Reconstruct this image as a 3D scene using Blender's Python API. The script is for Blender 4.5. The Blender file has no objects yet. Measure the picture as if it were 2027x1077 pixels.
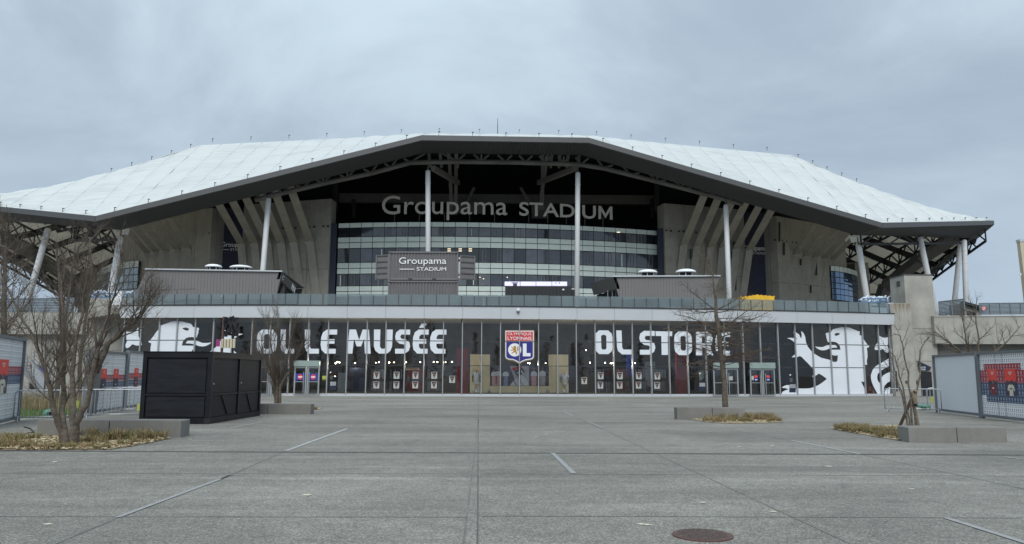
import bpy, bmesh, math, random
from mathutils import Vector, Matrix, noise
from mathutils.geometry import tessellate_polygon

random.seed(11)
scene = bpy.context.scene
COL = scene.collection

# ------------------------------------------------------------------ camera
FPX, CX, CY, CAMZ = 1500.0, 1013.5, 538.5, 1.55
PITCH = math.atan(201.5 / FPX)
ROLL = math.radians(0.2)
cam_data = bpy.data.cameras.new("camera")
cam_data.sensor_fit = 'HORIZONTAL'
cam_data.sensor_width = 36.0
cam_data.lens = 36.0 * FPX / 2027.0
cam_data.clip_start = 0.1
cam_data.clip_end = 3000.0
cam = bpy.data.objects.new("camera", cam_data)
COL.objects.link(cam)
CAM_R = Matrix.Rotation(math.pi / 2 + PITCH, 3, 'X') @ Matrix.Rotation(ROLL, 3, 'Z')
cam.matrix_world = Matrix.Translation((0, 0, CAMZ)) @ CAM_R.to_4x4()
scene.camera = cam

# ------------------------------------------------------------------ sky, sun, exposure
SUN_EL, SUN_AZ = math.radians(44), math.radians(183)
world = bpy.data.worlds.new("World")
scene.world = world
world.use_nodes = True
wn, wl = world.node_tree.nodes, world.node_tree.links
wn.clear()
w_out = wn.new('ShaderNodeOutputWorld')
w_bg = wn.new('ShaderNodeBackground'); w_bg.inputs['Strength'].default_value = 0.1
w_sky = wn.new('ShaderNodeTexSky'); w_sky.sky_type = 'NISHITA'; w_sky.sun_disc = False
w_sky.sun_elevation = SUN_EL; w_sky.sun_rotation = SUN_AZ
w_tc = wn.new('ShaderNodeTexCoord')
w_sep = wn.new('ShaderNodeSeparateXYZ'); wl.new(w_tc.outputs['Generated'], w_sep.inputs[0])
def wmath(op, a, b=None, clamp=False):
    n = wn.new('ShaderNodeMath'); n.operation = op; n.use_clamp = clamp
    for i, x in enumerate((a, b)):
        if x is None: continue
        if isinstance(x, (int, float)): n.inputs[i].default_value = x
        else: wl.new(x, n.inputs[i])
    return n.outputs[0]
zc = wmath('MAXIMUM', w_sep.outputs[2], 0.0)
den = wmath('ADD', zc, 0.42)
cxn, cyn = wmath('DIVIDE', w_sep.outputs[0], den), wmath('DIVIDE', w_sep.outputs[1], den)
w_cmb = wn.new('ShaderNodeCombineXYZ'); wl.new(cxn, w_cmb.inputs[0]); wl.new(cyn, w_cmb.inputs[1])
w_map = wn.new('ShaderNodeMapping'); wl.new(w_cmb.outputs[0], w_map.inputs[0])
w_map.inputs['Location'].default_value = (15.2, 8.8, 0.0)
w_map.inputs['Rotation'].default_value = (0, 0, 1.1)
w_map.inputs['Scale'].default_value = (0.75, 1.0, 1)
w_n1 = wn.new('ShaderNodeTexNoise'); w_n1.inputs['Scale'].default_value = 1.9
w_n1.inputs['Detail'].default_value = 9; w_n1.inputs['Roughness'].default_value = 0.56; w_n1.inputs['Distortion'].default_value = 0.4
wl.new(w_map.outputs[0], w_n1.inputs['Vector'])
w_ramp = wn.new('ShaderNodeValToRGB'); wl.new(w_n1.outputs['Fac'], w_ramp.inputs[0])
w_ramp.color_ramp.interpolation = 'EASE'; w_ramp.color_ramp.elements[0].position = 0.3; w_ramp.color_ramp.elements[0].color = (0.222, 0.274, 0.330, 1)
w_ramp.color_ramp.elements[1].position = 0.68; w_ramp.color_ramp.elements[1].color = (0.362, 0.437, 0.485, 1)
# overcast skies brighten steadily from the horizon to the zenith
hz = wn.new('ShaderNodeMix'); hz.data_type = 'RGBA'
wl.new(wmath('POWER', wmath('SUBTRACT', 1.0, zc, True), 5.0), hz.inputs['Factor'])
wl.new(w_ramp.outputs[0], hz.inputs['A']); hz.inputs['B'].default_value = (0.305, 0.382, 0.485, 1)
w_grad = wmath('ADD', wmath('MULTIPLY', wmath('POWER', zc, 1.5), 11.5), 9.2)
w_mul = wn.new('ShaderNodeVectorMath'); w_mul.operation = 'SCALE'
wl.new(hz.outputs['Result'], w_mul.inputs[0]); wl.new(w_grad, w_mul.inputs['Scale'])
w_mix = wn.new('ShaderNodeMix'); w_mix.data_type = 'RGBA'; w_mix.inputs['Factor'].default_value = 0.95
wl.new(w_sky.outputs[0], w_mix.inputs['A']); wl.new(w_mul.outputs[0], w_mix.inputs['B'])
wl.new(w_mix.outputs['Result'], w_bg.inputs['Color'])
wl.new(w_bg.outputs[0], w_out.inputs[0])

sun_data = bpy.data.lights.new("sun", 'SUN')
sun_data.energy = 1.5; sun_data.angle = math.radians(35); sun_data.color = (1.0, 0.97, 0.93)
sun = bpy.data.objects.new("sun", sun_data); COL.objects.link(sun)
sun_dir = Vector((math.sin(SUN_AZ) * math.cos(SUN_EL), math.cos(SUN_AZ) * math.cos(SUN_EL), math.sin(SUN_EL)))
sun.rotation_euler = sun_dir.to_track_quat('Z', 'Y').to_euler()

scene.view_settings.view_transform = 'Standard'
scene.view_settings.look = 'None'
scene.view_settings.exposure = 0.56
scene.view_settings.gamma = 1.0
scene.view_settings.use_curve_mapping = False

# ------------------------------------------------------------------ where things stand
def ray(px, py):
    return CAM_R @ Vector(((px - CX) / FPX, -(py - CY) / FPX, -1.0))
O3 = Vector((0, 0, CAMZ))
def at(px, py, Y):
    d = ray(px, py); return O3 + d * (Y / d.y)
def ground(px, py, z=0.0):
    d = ray(px, py); return O3 + d * ((z - CAMZ) / d.z)
SLOPE = 0.081                                   # the stadium's front runs back a little to the right
def S(px, py, v):                               # point on the vertical plane v metres behind the entrance front
    d = ray(px, py); return O3 + d * ((52.9 + v) / (d.y - SLOPE * d.x))
def arcY(X): return 52.4 + (X + 12.0) ** 2 / 310.0
def fac(px, py):                                # point on the curved entrance front
    d = ray(px, py); t = 53.0 / d.y
    for _ in range(12):
        t = arcY(d.x * t) / d.y
    return O3 + d * t
UH = Vector((1, SLOPE, 0)).normalized(); VH = Vector((-SLOPE, 1, 0)).normalized()
UO = Vector((0.5, 52.94, 0))
def uv(u, v, z): return UO + UH * u + VH * v + Vector((0, 0, z))
def to_uv(p): q = Vector((p.x, p.y, 0)) - UO; return q.dot(UH), q.dot(VH)

# ------------------------------------------------------------------ materials
def new_mat(name):
    m = bpy.data.materials.new(name); m.use_nodes = True
    return m, m.node_tree.nodes, m.node_tree.links, m.node_tree.nodes['Principled BSDF']
def nn(ns, t, **kw):
    n = ns.new(t)
    for k, val in kw.items(): n.inputs[k].default_value = val
    return n
def mat(name, col, rough=0.6, metal=0.0, var=0.12, scale=1.5, bump=0.0, bscale=30.0, spec=0.5, stretch=None, fine=0.0, fscale=40.0):
    m, ns, ls, b = new_mat(name)
    b.inputs['Roughness'].default_value = rough; b.inputs['Metallic'].default_value = metal
    b.inputs['Specular IOR Level'].default_value = spec
    tc = ns.new('ShaderNodeTexCoord'); vec = tc.outputs['Object']
    if stretch:
        mp = nn(ns, 'ShaderNodeMapping', Scale=stretch); ls.new(vec, mp.inputs[0]); vec = mp.outputs[0]
    n1 = nn(ns, 'ShaderNodeTexNoise', Scale=scale, Detail=6.0, Roughness=0.6); ls.new(vec, n1.inputs['Vector'])
    r = ns.new('ShaderNodeValToRGB'); ls.new(n1.outputs['Fac'], r.inputs[0])
    c = Vector(col[:3])
    r.color_ramp.elements[0].position = 0.3; r.color_ramp.elements[1].position = 0.7
    r.color_ramp.elements[0].color = (*(c * (1 - var)), 1); r.color_ramp.elements[1].color = (*(c * (1 + var)), 1)
    out = r.outputs[0]
    if fine:
        n2 = nn(ns, 'ShaderNodeTexNoise', Scale=fscale, Detail=3.0); ls.new(vec, n2.inputs['Vector'])
        mr = nn(ns, 'ShaderNodeMapRange'); mr.inputs[1].default_value = 0.3; mr.inputs[2].default_value = 0.7
        mr.inputs[3].default_value = 1 - fine; mr.inputs[4].default_value = 1 + fine
        ls.new(n2.outputs['Fac'], mr.inputs[0])
        sc = ns.new('ShaderNodeVectorMath'); sc.operation = 'SCALE'; ls.new(out, sc.inputs[0]); ls.new(mr.outputs[0], sc.inputs['Scale'])
        out = sc.outputs[0]
    ls.new(out, b.inputs['Base Color'])
    if bump:
        n3 = nn(ns, 'ShaderNodeTexNoise', Scale=bscale, Detail=4.0); ls.new(vec, n3.inputs['Vector'])
        bp = nn(ns, 'ShaderNodeBump', Strength=bump, Distance=0.02); ls.new(n3.outputs['Fac'], bp.inputs['Height'])
        ls.new(bp.outputs[0], b.inputs['Normal'])
    return m
def concrete(name, col, streak=0.35, var=0.14):
    m, ns, ls, b = new_mat(name); b.inputs['Roughness'].default_value = 0.85; b.inputs['Specular IOR Level'].default_value = 0.25
    tc = ns.new('ShaderNodeTexCoord')
    n1 = nn(ns, 'ShaderNodeTexNoise', Scale=0.7, Detail=8.0, Roughness=0.65); ls.new(tc.outputs['Object'], n1.inputs['Vector'])
    r = ns.new('ShaderNodeValToRGB'); ls.new(n1.outputs['Fac'], r.inputs[0]); c = Vector(col)
    r.color_ramp.elements[0].position = 0.3; r.color_ramp.elements[1].position = 0.72
    r.color_ramp.elements[0].color = (*(c * (1 - var)), 1); r.color_ramp.elements[1].color = (*(c * (1 + var)), 1)
    mp = nn(ns, 'ShaderNodeMapping', Scale=(1.1, 1.1, 0.09)); ls.new(tc.outputs['Object'], mp.inputs[0])
    n2 = nn(ns, 'ShaderNodeTexNoise', Scale=1.6, Detail=5.0, Roughness=0.7); ls.new(mp.outputs[0], n2.inputs['Vector'])
    r2 = ns.new('ShaderNodeValToRGB'); ls.new(n2.outputs['Fac'], r2.inputs[0])
    r2.color_ramp.interpolation = 'EASE'; w_ramp.color_ramp.elements[0].position = 0.3; r2.color_ramp.elements[0].color = (1 - streak, 1 - streak * 1.05, 1 - streak * 1.15, 1)
    r2.color_ramp.elements[1].position = 0.56; r2.color_ramp.elements[1].color = (1, 1, 1, 1)
    mx = ns.new('ShaderNodeMix'); mx.data_type = 'RGBA'; mx.blend_type = 'MULTIPLY'; mx.inputs['Factor'].default_value = 1.0
    ls.new(r.outputs[0], mx.inputs['A']); ls.new(r2.outputs[0], mx.inputs['B'])
    ls.new(mx.outputs['Result'], b.inputs['Base Color'])
    n3 = nn(ns, 'ShaderNodeTexNoise', Scale=9.0, Detail=6.0); ls.new(tc.outputs['Object'], n3.inputs['Vector'])
    bp = nn(ns, 'ShaderNodeBump', Strength=0.35, Distance=0.02); ls.new(n3.outputs['Fac'], bp.inputs['Height']); ls.new(bp.outputs[0], b.inputs['Normal'])
    return m
def glass(name, tint, gloss=1.0, ior=1.5, rough=0.0, wob=0.0):
    m, ns, ls, b = new_mat(name); ns.remove(b)
    out = ns['Material Output']
    tr = nn(ns, 'ShaderNodeBsdfTransparent', Color=(*tint, 1))
    gl = nn(ns, 'ShaderNodeBsdfGlossy', Color=(gloss, gloss, gloss, 1), Roughness=rough)
    fr = nn(ns, 'ShaderNodeFresnel', IOR=ior)
    mx = ns.new('ShaderNodeMixShader'); ls.new(fr.outputs[0], mx.inputs[0]); ls.new(tr.outputs[0], mx.inputs[1]); ls.new(gl.outputs[0], mx.inputs[2])
    if wob:
        tc = ns.new('ShaderNodeTexCoord')
        n3 = nn(ns, 'ShaderNodeTexNoise', Scale=0.45, Detail=1.0); ls.new(tc.outputs['Object'], n3.inputs['Vector'])
        bp = nn(ns, 'ShaderNodeBump', Strength=wob, Distance=0.05); ls.new(n3.outputs['Fac'], bp.inputs['Height'])
        ls.new(bp.outputs[0], gl.inputs['Normal'])
    ls.new(mx.outputs[0], out.inputs[0])
    return m
def emit(name, col, s):
    m, ns, ls, b = new_mat(name)
    b.inputs['Base Color'].default_value = (*col, 1); b.inputs['Emission Color'].default_value = (*col, 1); b.inputs['Emission Strength'].default_value = s
    return m
M = {}
M['concrete'] = concrete('stand_concrete', (0.335, 0.322, 0.285), 0.34)
M['concrete_strut'] = concrete('strut_concrete', (0.275, 0.26, 0.226), 0.26)
M['concrete_pale'] = concrete('pale_concrete', (0.34, 0.332, 0.30), 0.3, 0.22)
M['concrete_edge'] = mat('edge_concrete', (0.42, 0.40, 0.36), 0.9)
M['bench'] = concrete('bench_concrete', (0.19, 0.186, 0.174), 0.24, 0.2)
M['dark_metal'] = mat('dark_metal', (0.032, 0.034, 0.036), 0.5, 0.2)
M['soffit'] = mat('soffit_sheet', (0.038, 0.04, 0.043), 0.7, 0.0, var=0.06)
M['fascia_edge'] = mat('fascia_metal', (0.09, 0.093, 0.095), 0.5, 0.3, var=0.05)
M['truss'] = mat('truss_steel', (0.13, 0.125, 0.115), 0.6, 0.1)
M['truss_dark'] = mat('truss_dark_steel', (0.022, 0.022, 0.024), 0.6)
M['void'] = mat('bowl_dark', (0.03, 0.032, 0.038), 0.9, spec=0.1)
M['dark_liner'] = mat('bowl_dark_liner', (0.04, 0.042, 0.048), 0.9, spec=0.1)
M['white_steel'] = mat('white_steel', (0.72, 0.74, 0.76), 0.45, 0.0, var=0.05, scale=0.6)
M['grey_panel'] = mat('grey_panel', (0.49, 0.515, 0.535), 0.45, 0.1, var=0.04, scale=0.4)
M['mullion'] = mat('mullion_aluminium', (0.33, 0.35, 0.365), 0.4, 0.3, var=0.05)
M['transom'] = mat('transom_dark', (0.05, 0.055, 0.06), 0.4, 0.2)
M['glass'] = glass('shop_glass', (0.91, 0.94, 0.95), 0.97, 1.68, 0.0, 0.05)
M['vinyl'] = mat('white_vinyl', (0.68, 0.72, 0.77), 0.55, var=0.03)
M['navy'] = mat('navy_paint', (0.012, 0.018, 0.04), 0.5)
M['spandrel'] = mat('spandrel_glass', (0.68, 0.77, 0.73), 0.25, 0.0, var=0.07, scale=0.5)
M['off_frame'] = mat('office_frame', (0.015, 0.02, 0.022), 0.5)
M['sash'] = mat('sash_frame', (0.16, 0.17, 0.18), 0.5)
for i, c in enumerate(((0.05, 0.06, 0.08), (0.085, 0.096, 0.12), (0.018, 0.022, 0.028), (0.13, 0.14, 0.155))):
    M['win%d' % i] = mat('office_window_%d' % i, c, 0.06, 0.0, var=0.35, scale=0.6, spec=0.9)
M['sign_letter'] = mat('sign_letter', (0.5, 0.48, 0.44), 0.5, var=0.04)
M['sky_tint_glass'] = mat('sky_tint_glass', (0.16, 0.24, 0.36), 0.05, 0.75, var=0.3, scale=0.3, spec=0.8)  # blue stands in for the sky reflected in the curved glass
M['banner'] = mat('navy_banner', (0.02, 0.024, 0.055), 0.6, var=0.2)
M['container'] = mat('grey_container', (0.135, 0.13, 0.135), 0.55, var=0.08)
M['pavilion'] = mat('grey_cladding', (0.155, 0.15, 0.15), 0.55, 0.1, var=0.05, scale=0.5)
M['pavilion_dark'] = mat('dark_cladding', (0.07, 0.07, 0.068), 0.6, var=0.08)
M['black'] = mat('black_paint', (0.013, 0.014, 0.017), 0.45, var=0.2, scale=3)
M['kiosk'] = mat('kiosk_black', (0.008, 0.0093, 0.013), 0.42, spec=0.28, var=0.5, scale=2.2, bump=0.1, bscale=60)
M['kiosk_panel'] = mat('kiosk_board', (0.009, 0.0106, 0.015), 0.48, spec=0.28, var=0.55, scale=1.6, stretch=(1, 1, 8), bump=0.2, bscale=25)
M['yellow'] = mat('yellow_paint', (0.72, 0.42, 0.02), 0.5, var=0.12)
M['galv'] = mat('galvanised_steel', (0.42, 0.44, 0.46), 0.4, 0.6, var=0.15, scale=8)
M['louvre'] = mat('louvre_steel', (0.19, 0.22, 0.245), 0.5, 0.3, var=0.08)
M['panel_frame'] = mat('panel_frame', (0.15, 0.17, 0.19), 0.5, 0.2, var=0.08)
M['board_white'] = mat('board_white', (0.66, 0.69, 0.72), 0.5, var=0.02, scale=0.8)
M['red'] = mat('red_print', (0.55, 0.03, 0.035), 0.55, var=0.05)
M['red_light'] = mat('poster_red', (0.72, 0.055, 0.04), 0.55, var=0.05)
M['red_dark'] = mat('dark_red', (0.2, 0.02, 0.03), 0.55, var=0.1)
M['blue'] = mat('crest_blue', (0.022, 0.022, 0.20), 0.5, var=0.04)
M['sign_blue'] = mat('sign_blue', (0.02, 0.05, 0.3), 0.5, var=0.04)
M['gold'] = mat('gold_print', (0.42, 0.22, 0.035), 0.5, var=0.1)
M['gold_dark'] = mat('bronze_edge', (0.19, 0.13, 0.065), 0.5, var=0.15)
M['white'] = mat('white_paint', (0.78, 0.79, 0.8), 0.5, var=0.03)
M['beige'] = mat('beige_board', (0.74, 0.63, 0.41), 0.7, var=0.06)
M['skin'] = mat('print_skin', (0.3, 0.16, 0.11), 0.7)
M['skin_dark'] = mat('print_skin_dark', (0.11, 0.06, 0.045), 0.7)
M['print_white'] = mat('print_white', (0.6, 0.62, 0.66), 0.6, var=0.08, scale=6)
M['print_pink'] = mat('print_pink', (0.55, 0.3, 0.34), 0.6, var=0.15, scale=5)
M['print_blue'] = mat('print_blue', (0.2, 0.25, 0.42), 0.6, var=0.2, scale=5)
M['print_dark'] = mat('print_dark', (0.05, 0.05, 0.085), 0.6, var=0.4, scale=4)
M['print_grey'] = mat('print_grey', (0.4, 0.38, 0.42), 0.6, var=0.2, scale=3)
M['pennant'] = mat('pennant_print', (0.075, 0.036, 0.032), 0.6, var=0.4, scale=14)
M['poster_paper'] = mat('poster_paper', (0.4, 0.41, 0.385), 0.6, var=0.04)
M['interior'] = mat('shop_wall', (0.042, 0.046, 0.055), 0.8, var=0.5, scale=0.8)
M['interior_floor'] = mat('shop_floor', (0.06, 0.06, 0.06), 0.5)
M['rack'] = mat('rack_metal', (0.05, 0.05, 0.055), 0.5, 0.3)
M['spot'] = emit('spot_lamp', (1.0, 0.9, 0.7), 9.0)
M['office_lamp'] = emit('office_lamp', (1.0, 0.85, 0.6), 1.2)
M['screen'] = emit('led_screen', (0.55, 0.54, 0.72), 0.55)
M['door_green'] = mat('door_header', (0.26, 0.33, 0.31), 0.35, var=0.06)
M['rail_post'] = mat('rail_post', (0.09, 0.1, 0.11), 0.4, 0.4)
M['wood_stake'] = mat('stake_wood', (0.2, 0.155, 0.11), 0.85, var=0.25, scale=6, stretch=(6, 6, 1))
M['green_plastic'] = mat('green_plastic', (0.07, 0.2, 0.15), 0.5)
M['crate_blue'] = mat('crate_blue', (0.09, 0.2, 0.36), 0.5)
M['bottle'] = mat('bottle_plastic', (0.62, 0.68, 0.74), 0.3, var=0.1, scale=9)
M['hi_vis'] = mat('hivis', (0.4, 0.44, 0.07), 0.6)
M['beige_pylon'] = mat('pylon_paint', (0.5, 0.45, 0.34), 0.6, var=0.04)
M['rubber'] = mat('cable_rubber', (0.015, 0.015, 0.015), 0.7)
M['manhole'] = mat('manhole_iron', (0.115, 0.085, 0.075), 0.75, 0.2, var=0.35, scale=25, bump=0.6, bscale=60)
M['joint'] = mat('joint_dark', (0.105, 0.102, 0.095), 0.9, var=0.3)
M['joint_soft'] = mat('joint_faint', (0.155, 0.151, 0.142), 0.9, var=0.25)
M['line_paint'] = mat('line_paint', (0.36, 0.365, 0.36), 0.8, var=0.22, scale=14)
M['line_inlay'] = mat('inlay_stone', (0.285, 0.29, 0.29), 0.8, var=0.15, scale=8)
M['chips'] = mat('wood_chips', (0.38, 0.31, 0.2), 0.9, var=0.4, scale=30, bump=0.8, bscale=60)
M['chip_b'] = mat('wood_chip_pale', (0.5, 0.41, 0.26), 0.9, var=0.3, scale=40)
M['chip_c'] = mat('wood_chip_brown', (0.28, 0.19, 0.1), 0.9, var=0.3, scale=40)
M['grass_dry'] = mat('dry_grass', (0.27, 0.2, 0.105), 0.9, var=0.35, scale=9)
M['grass_green'] = mat('olive_grass', (0.185, 0.17, 0.07), 0.9, var=0.3, scale=9)
M['grass_lawn'] = mat('lawn_green', (0.09, 0.14, 0.035), 0.9, var=0.3, scale=3)
M['bark'] = mat('bark_grey', (0.105, 0.086, 0.067), 0.9, var=0.5, scale=11, bump=1.0, bscale=28, stretch=(0.6, 0.6, 1.6))
M['twig'] = mat('twig_brown', (0.105, 0.085, 0.067), 0.9, var=0.3, scale=5)
M['twig_red'] = mat('twig_reddish', (0.1, 0.075, 0.057), 0.9, var=0.3, scale=5)
M['conifer'] = mat('dark_foliage', (0.03, 0.042, 0.025), 0.9, var=0.4, scale=0.6)
M['stair'] = mat('stair_steel', (0.22, 0.225, 0.23), 0.5, 0.3)
M['pale_sky_tint'] = mat('curved_pale_sky_tint', (0.34, 0.42, 0.45), 0.12, 0.4, var=0.3, scale=0.4, spec=0.8)  # sky reflections on the left curved glass put into its colour
M['seam'] = mat('roof_seam', (0.55, 0.58, 0.58), 0.7, var=0.1)
M['rust'] = mat('oxide_red', (0.1, 0.048, 0.04), 0.6)
M['cream'] = mat('cream_board', (0.6, 0.57, 0.46), 0.6)
M['pink'] = mat('pink_print', (0.26, 0.03, 0.16), 0.6)

# roof membrane: white, a little light comes through
m, ns, ls, b = new_mat('roof_membrane'); M['membrane'] = m
b.inputs['Roughness'].default_value = 0.55
tc = ns.new('ShaderNodeTexCoord')
n1 = nn(ns, 'ShaderNodeTexNoise', Scale=0.12, Detail=7.0, Roughness=0.6); ls.new(tc.outputs['Object'], n1.inputs['Vector'])
mp = nn(ns, 'ShaderNodeMapping', Scale=(0.15, 1.6, 1.6)); ls.new(tc.outputs['Object'], mp.inputs[0])
n2 = nn(ns, 'ShaderNodeTexNoise', Scale=1.0, Detail=4.0); ls.new(mp.outputs[0], n2.inputs['Vector'])
ad = ns.new('ShaderNodeMath'); ad.operation = 'ADD'; ls.new(n1.outputs['Fac'], ad.inputs[0]); ls.new(n2.outputs['Fac'], ad.inputs[1])
r = ns.new('ShaderNodeValToRGB'); ls.new(ad.outputs[0], r.inputs[0])
r.color_ramp.elements[0].position = 0.7; r.color_ramp.elements[0].color = (0.55, 0.585, 0.58, 1)
r.color_ramp.elements[1].position = 1.25; r.color_ramp.elements[1].color = (0.69, 0.725, 0.715, 1)
ls.new(r.outputs[0], b.inputs['Base Color'])
bpm = nn(ns, 'ShaderNodeBump', Strength=0.35, Distance=0.25); ls.new(ad.outputs[0], bpm.inputs['Height']); ls.new(bpm.outputs[0], b.inputs['Normal'])
trl = nn(ns, 'ShaderNodeBsdfTranslucent', Color=(0.62, 0.56, 0.42, 1))
mx = ns.new('ShaderNodeMixShader'); mx.inputs[0].default_value = 0.2
ls.new(b.outputs[0], mx.inputs[1]); ls.new(trl.outputs[0], mx.inputs[2]); ls.new(mx.outputs[0], ns['Material Output'].inputs[0])

# railing glass with horizontal frit lines
m, ns, ls, b = new_mat('railing_glass'); M['rail_glass'] = m
b.inputs['Base Color'].default_value = (0.17, 0.215, 0.23, 1); b.inputs['Roughness'].default_value = 0.12
tc = ns.new('ShaderNodeTexCoord'); sp = ns.new('ShaderNodeSeparateXYZ'); ls.new(tc.outputs['Object'], sp.inputs[0])
wv = ns.new('ShaderNodeMath'); wv.operation = 'SINE'; ml = ns.new('ShaderNodeMath'); ml.operation = 'MULTIPLY'; ml.inputs[1].default_value = 55.0
ls.new(sp.outputs[2], ml.inputs[0]); ls.new(ml.outputs[0], wv.inputs[0])
n1 = nn(ns, 'ShaderNodeTexNoise', Scale=0.5, Detail=2.0); ls.new(tc.outputs['Object'], n1.inputs['Vector'])
mr = ns.new('ShaderNodeMapRange'); mr.inputs[1].default_value = -1; mr.inputs[2].default_value = 1; mr.inputs[3].default_value = 0.44; mr.inputs[4].default_value = 0.6
ls.new(wv.outputs[0], mr.inputs[0])
ad = ns.new('ShaderNodeMath'); ad.operation = 'MULTIPLY_ADD'; ad.inputs[1].default_value = 0.5; ls.new(n1.outputs['Fac'], ad.inputs[0]); ls.new(mr.outputs[0], ad.inputs[2])
tr = nn(ns, 'ShaderNodeBsdfTransparent', Color=(0.75, 0.82, 0.83, 1))
mx = ns.new('ShaderNodeMixShader'); ls.new(ad.outputs[0], mx.inputs[0]); ls.new(tr.outputs[0], mx.inputs[1]); ls.new(b.outputs[0], mx.inputs[2])
ls.new(mx.outputs[0], ns['Material Output'].inputs[0])

# plaza: dark asphalt-grey exposed aggregate
m, ns, ls, b = new_mat('plaza_aggregate'); M['plaza'] = m
b.inputs['Roughness'].default_value = 0.8; b.inputs['Specular IOR Level'].default_value = 0.3
tc = ns.new('ShaderNodeTexCoord')
vo = nn(ns, 'ShaderNodeTexVoronoi', Scale=72.0); ls.new(tc.outputs['Object'], vo.inputs['Vector'])
sc_ = ns.new('ShaderNodeSeparateColor'); ls.new(vo.outputs['Color'], sc_.inputs[0])
r = ns.new('ShaderNodeValToRGB'); ls.new(sc_.outputs[0], r.inputs[0])
r.color_ramp.elements[0].position = 0.0; r.color_ramp.elements[0].color = (0.115, 0.112, 0.1, 1)
r.color_ramp.elements[1].position = 1.0; r.color_ramp.elements[1].color = (0.345, 0.33, 0.288, 1)
e = r.color_ramp.elements.new(0.62); e.color = (0.21, 0.203, 0.181, 1)
n1 = nn(ns, 'ShaderNodeTexNoise', Scale=0.22, Detail=6.0, Roughness=0.62, Distortion=0.6); 
mp = nn(ns, 'ShaderNodeMapping', Scale=(0.8, 1.6, 1.0), Rotation=(0, 0, 0.35)); ls.new(tc.outputs['Object'], mp.inputs[0]); ls.new(mp.outputs[0], n1.inputs['Vector'])
mr = ns.new('ShaderNodeMapRange'); mr.inputs[1].default_value = 0.32; mr.inputs[2].default_value = 0.68; mr.inputs[3].default_value = 0.7; mr.inputs[4].default_value = 1.22
ls.new(n1.outputs['Fac'], mr.inputs[0])
n2 = nn(ns, 'ShaderNodeTexNoise', Scale=3.5, Detail=5.0, Roughness=0.7); ls.new(tc.outputs['Object'], n2.inputs['Vector'])
mr2 = ns.new('ShaderNodeMapRange'); mr2.inputs[1].default_value = 0.3; mr2.inputs[2].default_value = 0.7; mr2.inputs[3].default_value = 0.84; mr2.inputs[4].default_value = 1.14
ls.new(n2.outputs['Fac'], mr2.inputs[0])
mm0 = ns.new('ShaderNodeMath'); mm0.operation = 'MULTIPLY'; ls.new(mr.outputs[0], mm0.inputs[0]); ls.new(mr2.outputs[0], mm0.inputs[1])
# tyre and sweeper marks, and blotches of old damp and spills
mp3 = nn(ns, 'ShaderNodeMapping', Scale=(0.12, 2.2, 1.0), Rotation=(0, 0, 0.95)); ls.new(tc.outputs['Object'], mp3.inputs[0])
n4 = nn(ns, 'ShaderNodeTexNoise', Scale=0.7, Detail=4.0, Roughness=0.6, Distortion=0.3); ls.new(mp3.outputs[0], n4.inputs['Vector'])
mr4 = ns.new('ShaderNodeMapRange'); mr4.inputs[1].default_value = 0.56; mr4.inputs[2].default_value = 0.74; mr4.inputs[3].default_value = 1.0; mr4.inputs[4].default_value = 1.3; ls.new(n4.outputs['Fac'], mr4.inputs[0])
n5 = nn(ns, 'ShaderNodeTexNoise', Scale=0.55, Detail=7.0, Roughness=0.7, Distortion=1.2); ls.new(tc.outputs['Object'], n5.inputs['Vector'])
mr5 = ns.new('ShaderNodeMapRange'); mr5.inputs[1].default_value = 0.6; mr5.inputs[2].default_value = 0.72; mr5.inputs[3].default_value = 1.0; mr5.inputs[4].default_value = 0.7; ls.new(n5.outputs['Fac'], mr5.inputs[0])
mm1 = ns.new('ShaderNodeMath'); mm1.operation = 'MULTIPLY'; ls.new(mr4.outputs[0], mm1.inputs[0]); ls.new(mr5.outputs[0], mm1.inputs[1])
mm = ns.new('ShaderNodeMath'); mm.operation = 'MULTIPLY'; ls.new(mm0.outputs[0], mm.inputs[0]); ls.new(mm1.outputs[0], mm.inputs[1])
sv = ns.new('ShaderNodeVectorMath'); sv.operation = 'SCALE'; ls.new(r.outputs[0], sv.inputs[0]); ls.new(mm.outputs[0], sv.inputs['Scale'])
ls.new(sv.outputs[0], b.inputs['Base Color'])
bp = nn(ns, 'ShaderNodeBump', Strength=0.5, Distance=0.006); ls.new(vo.outputs['Distance'], bp.inputs['Height']); ls.new(bp.outputs[0], b.inputs['Normal'])

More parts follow.
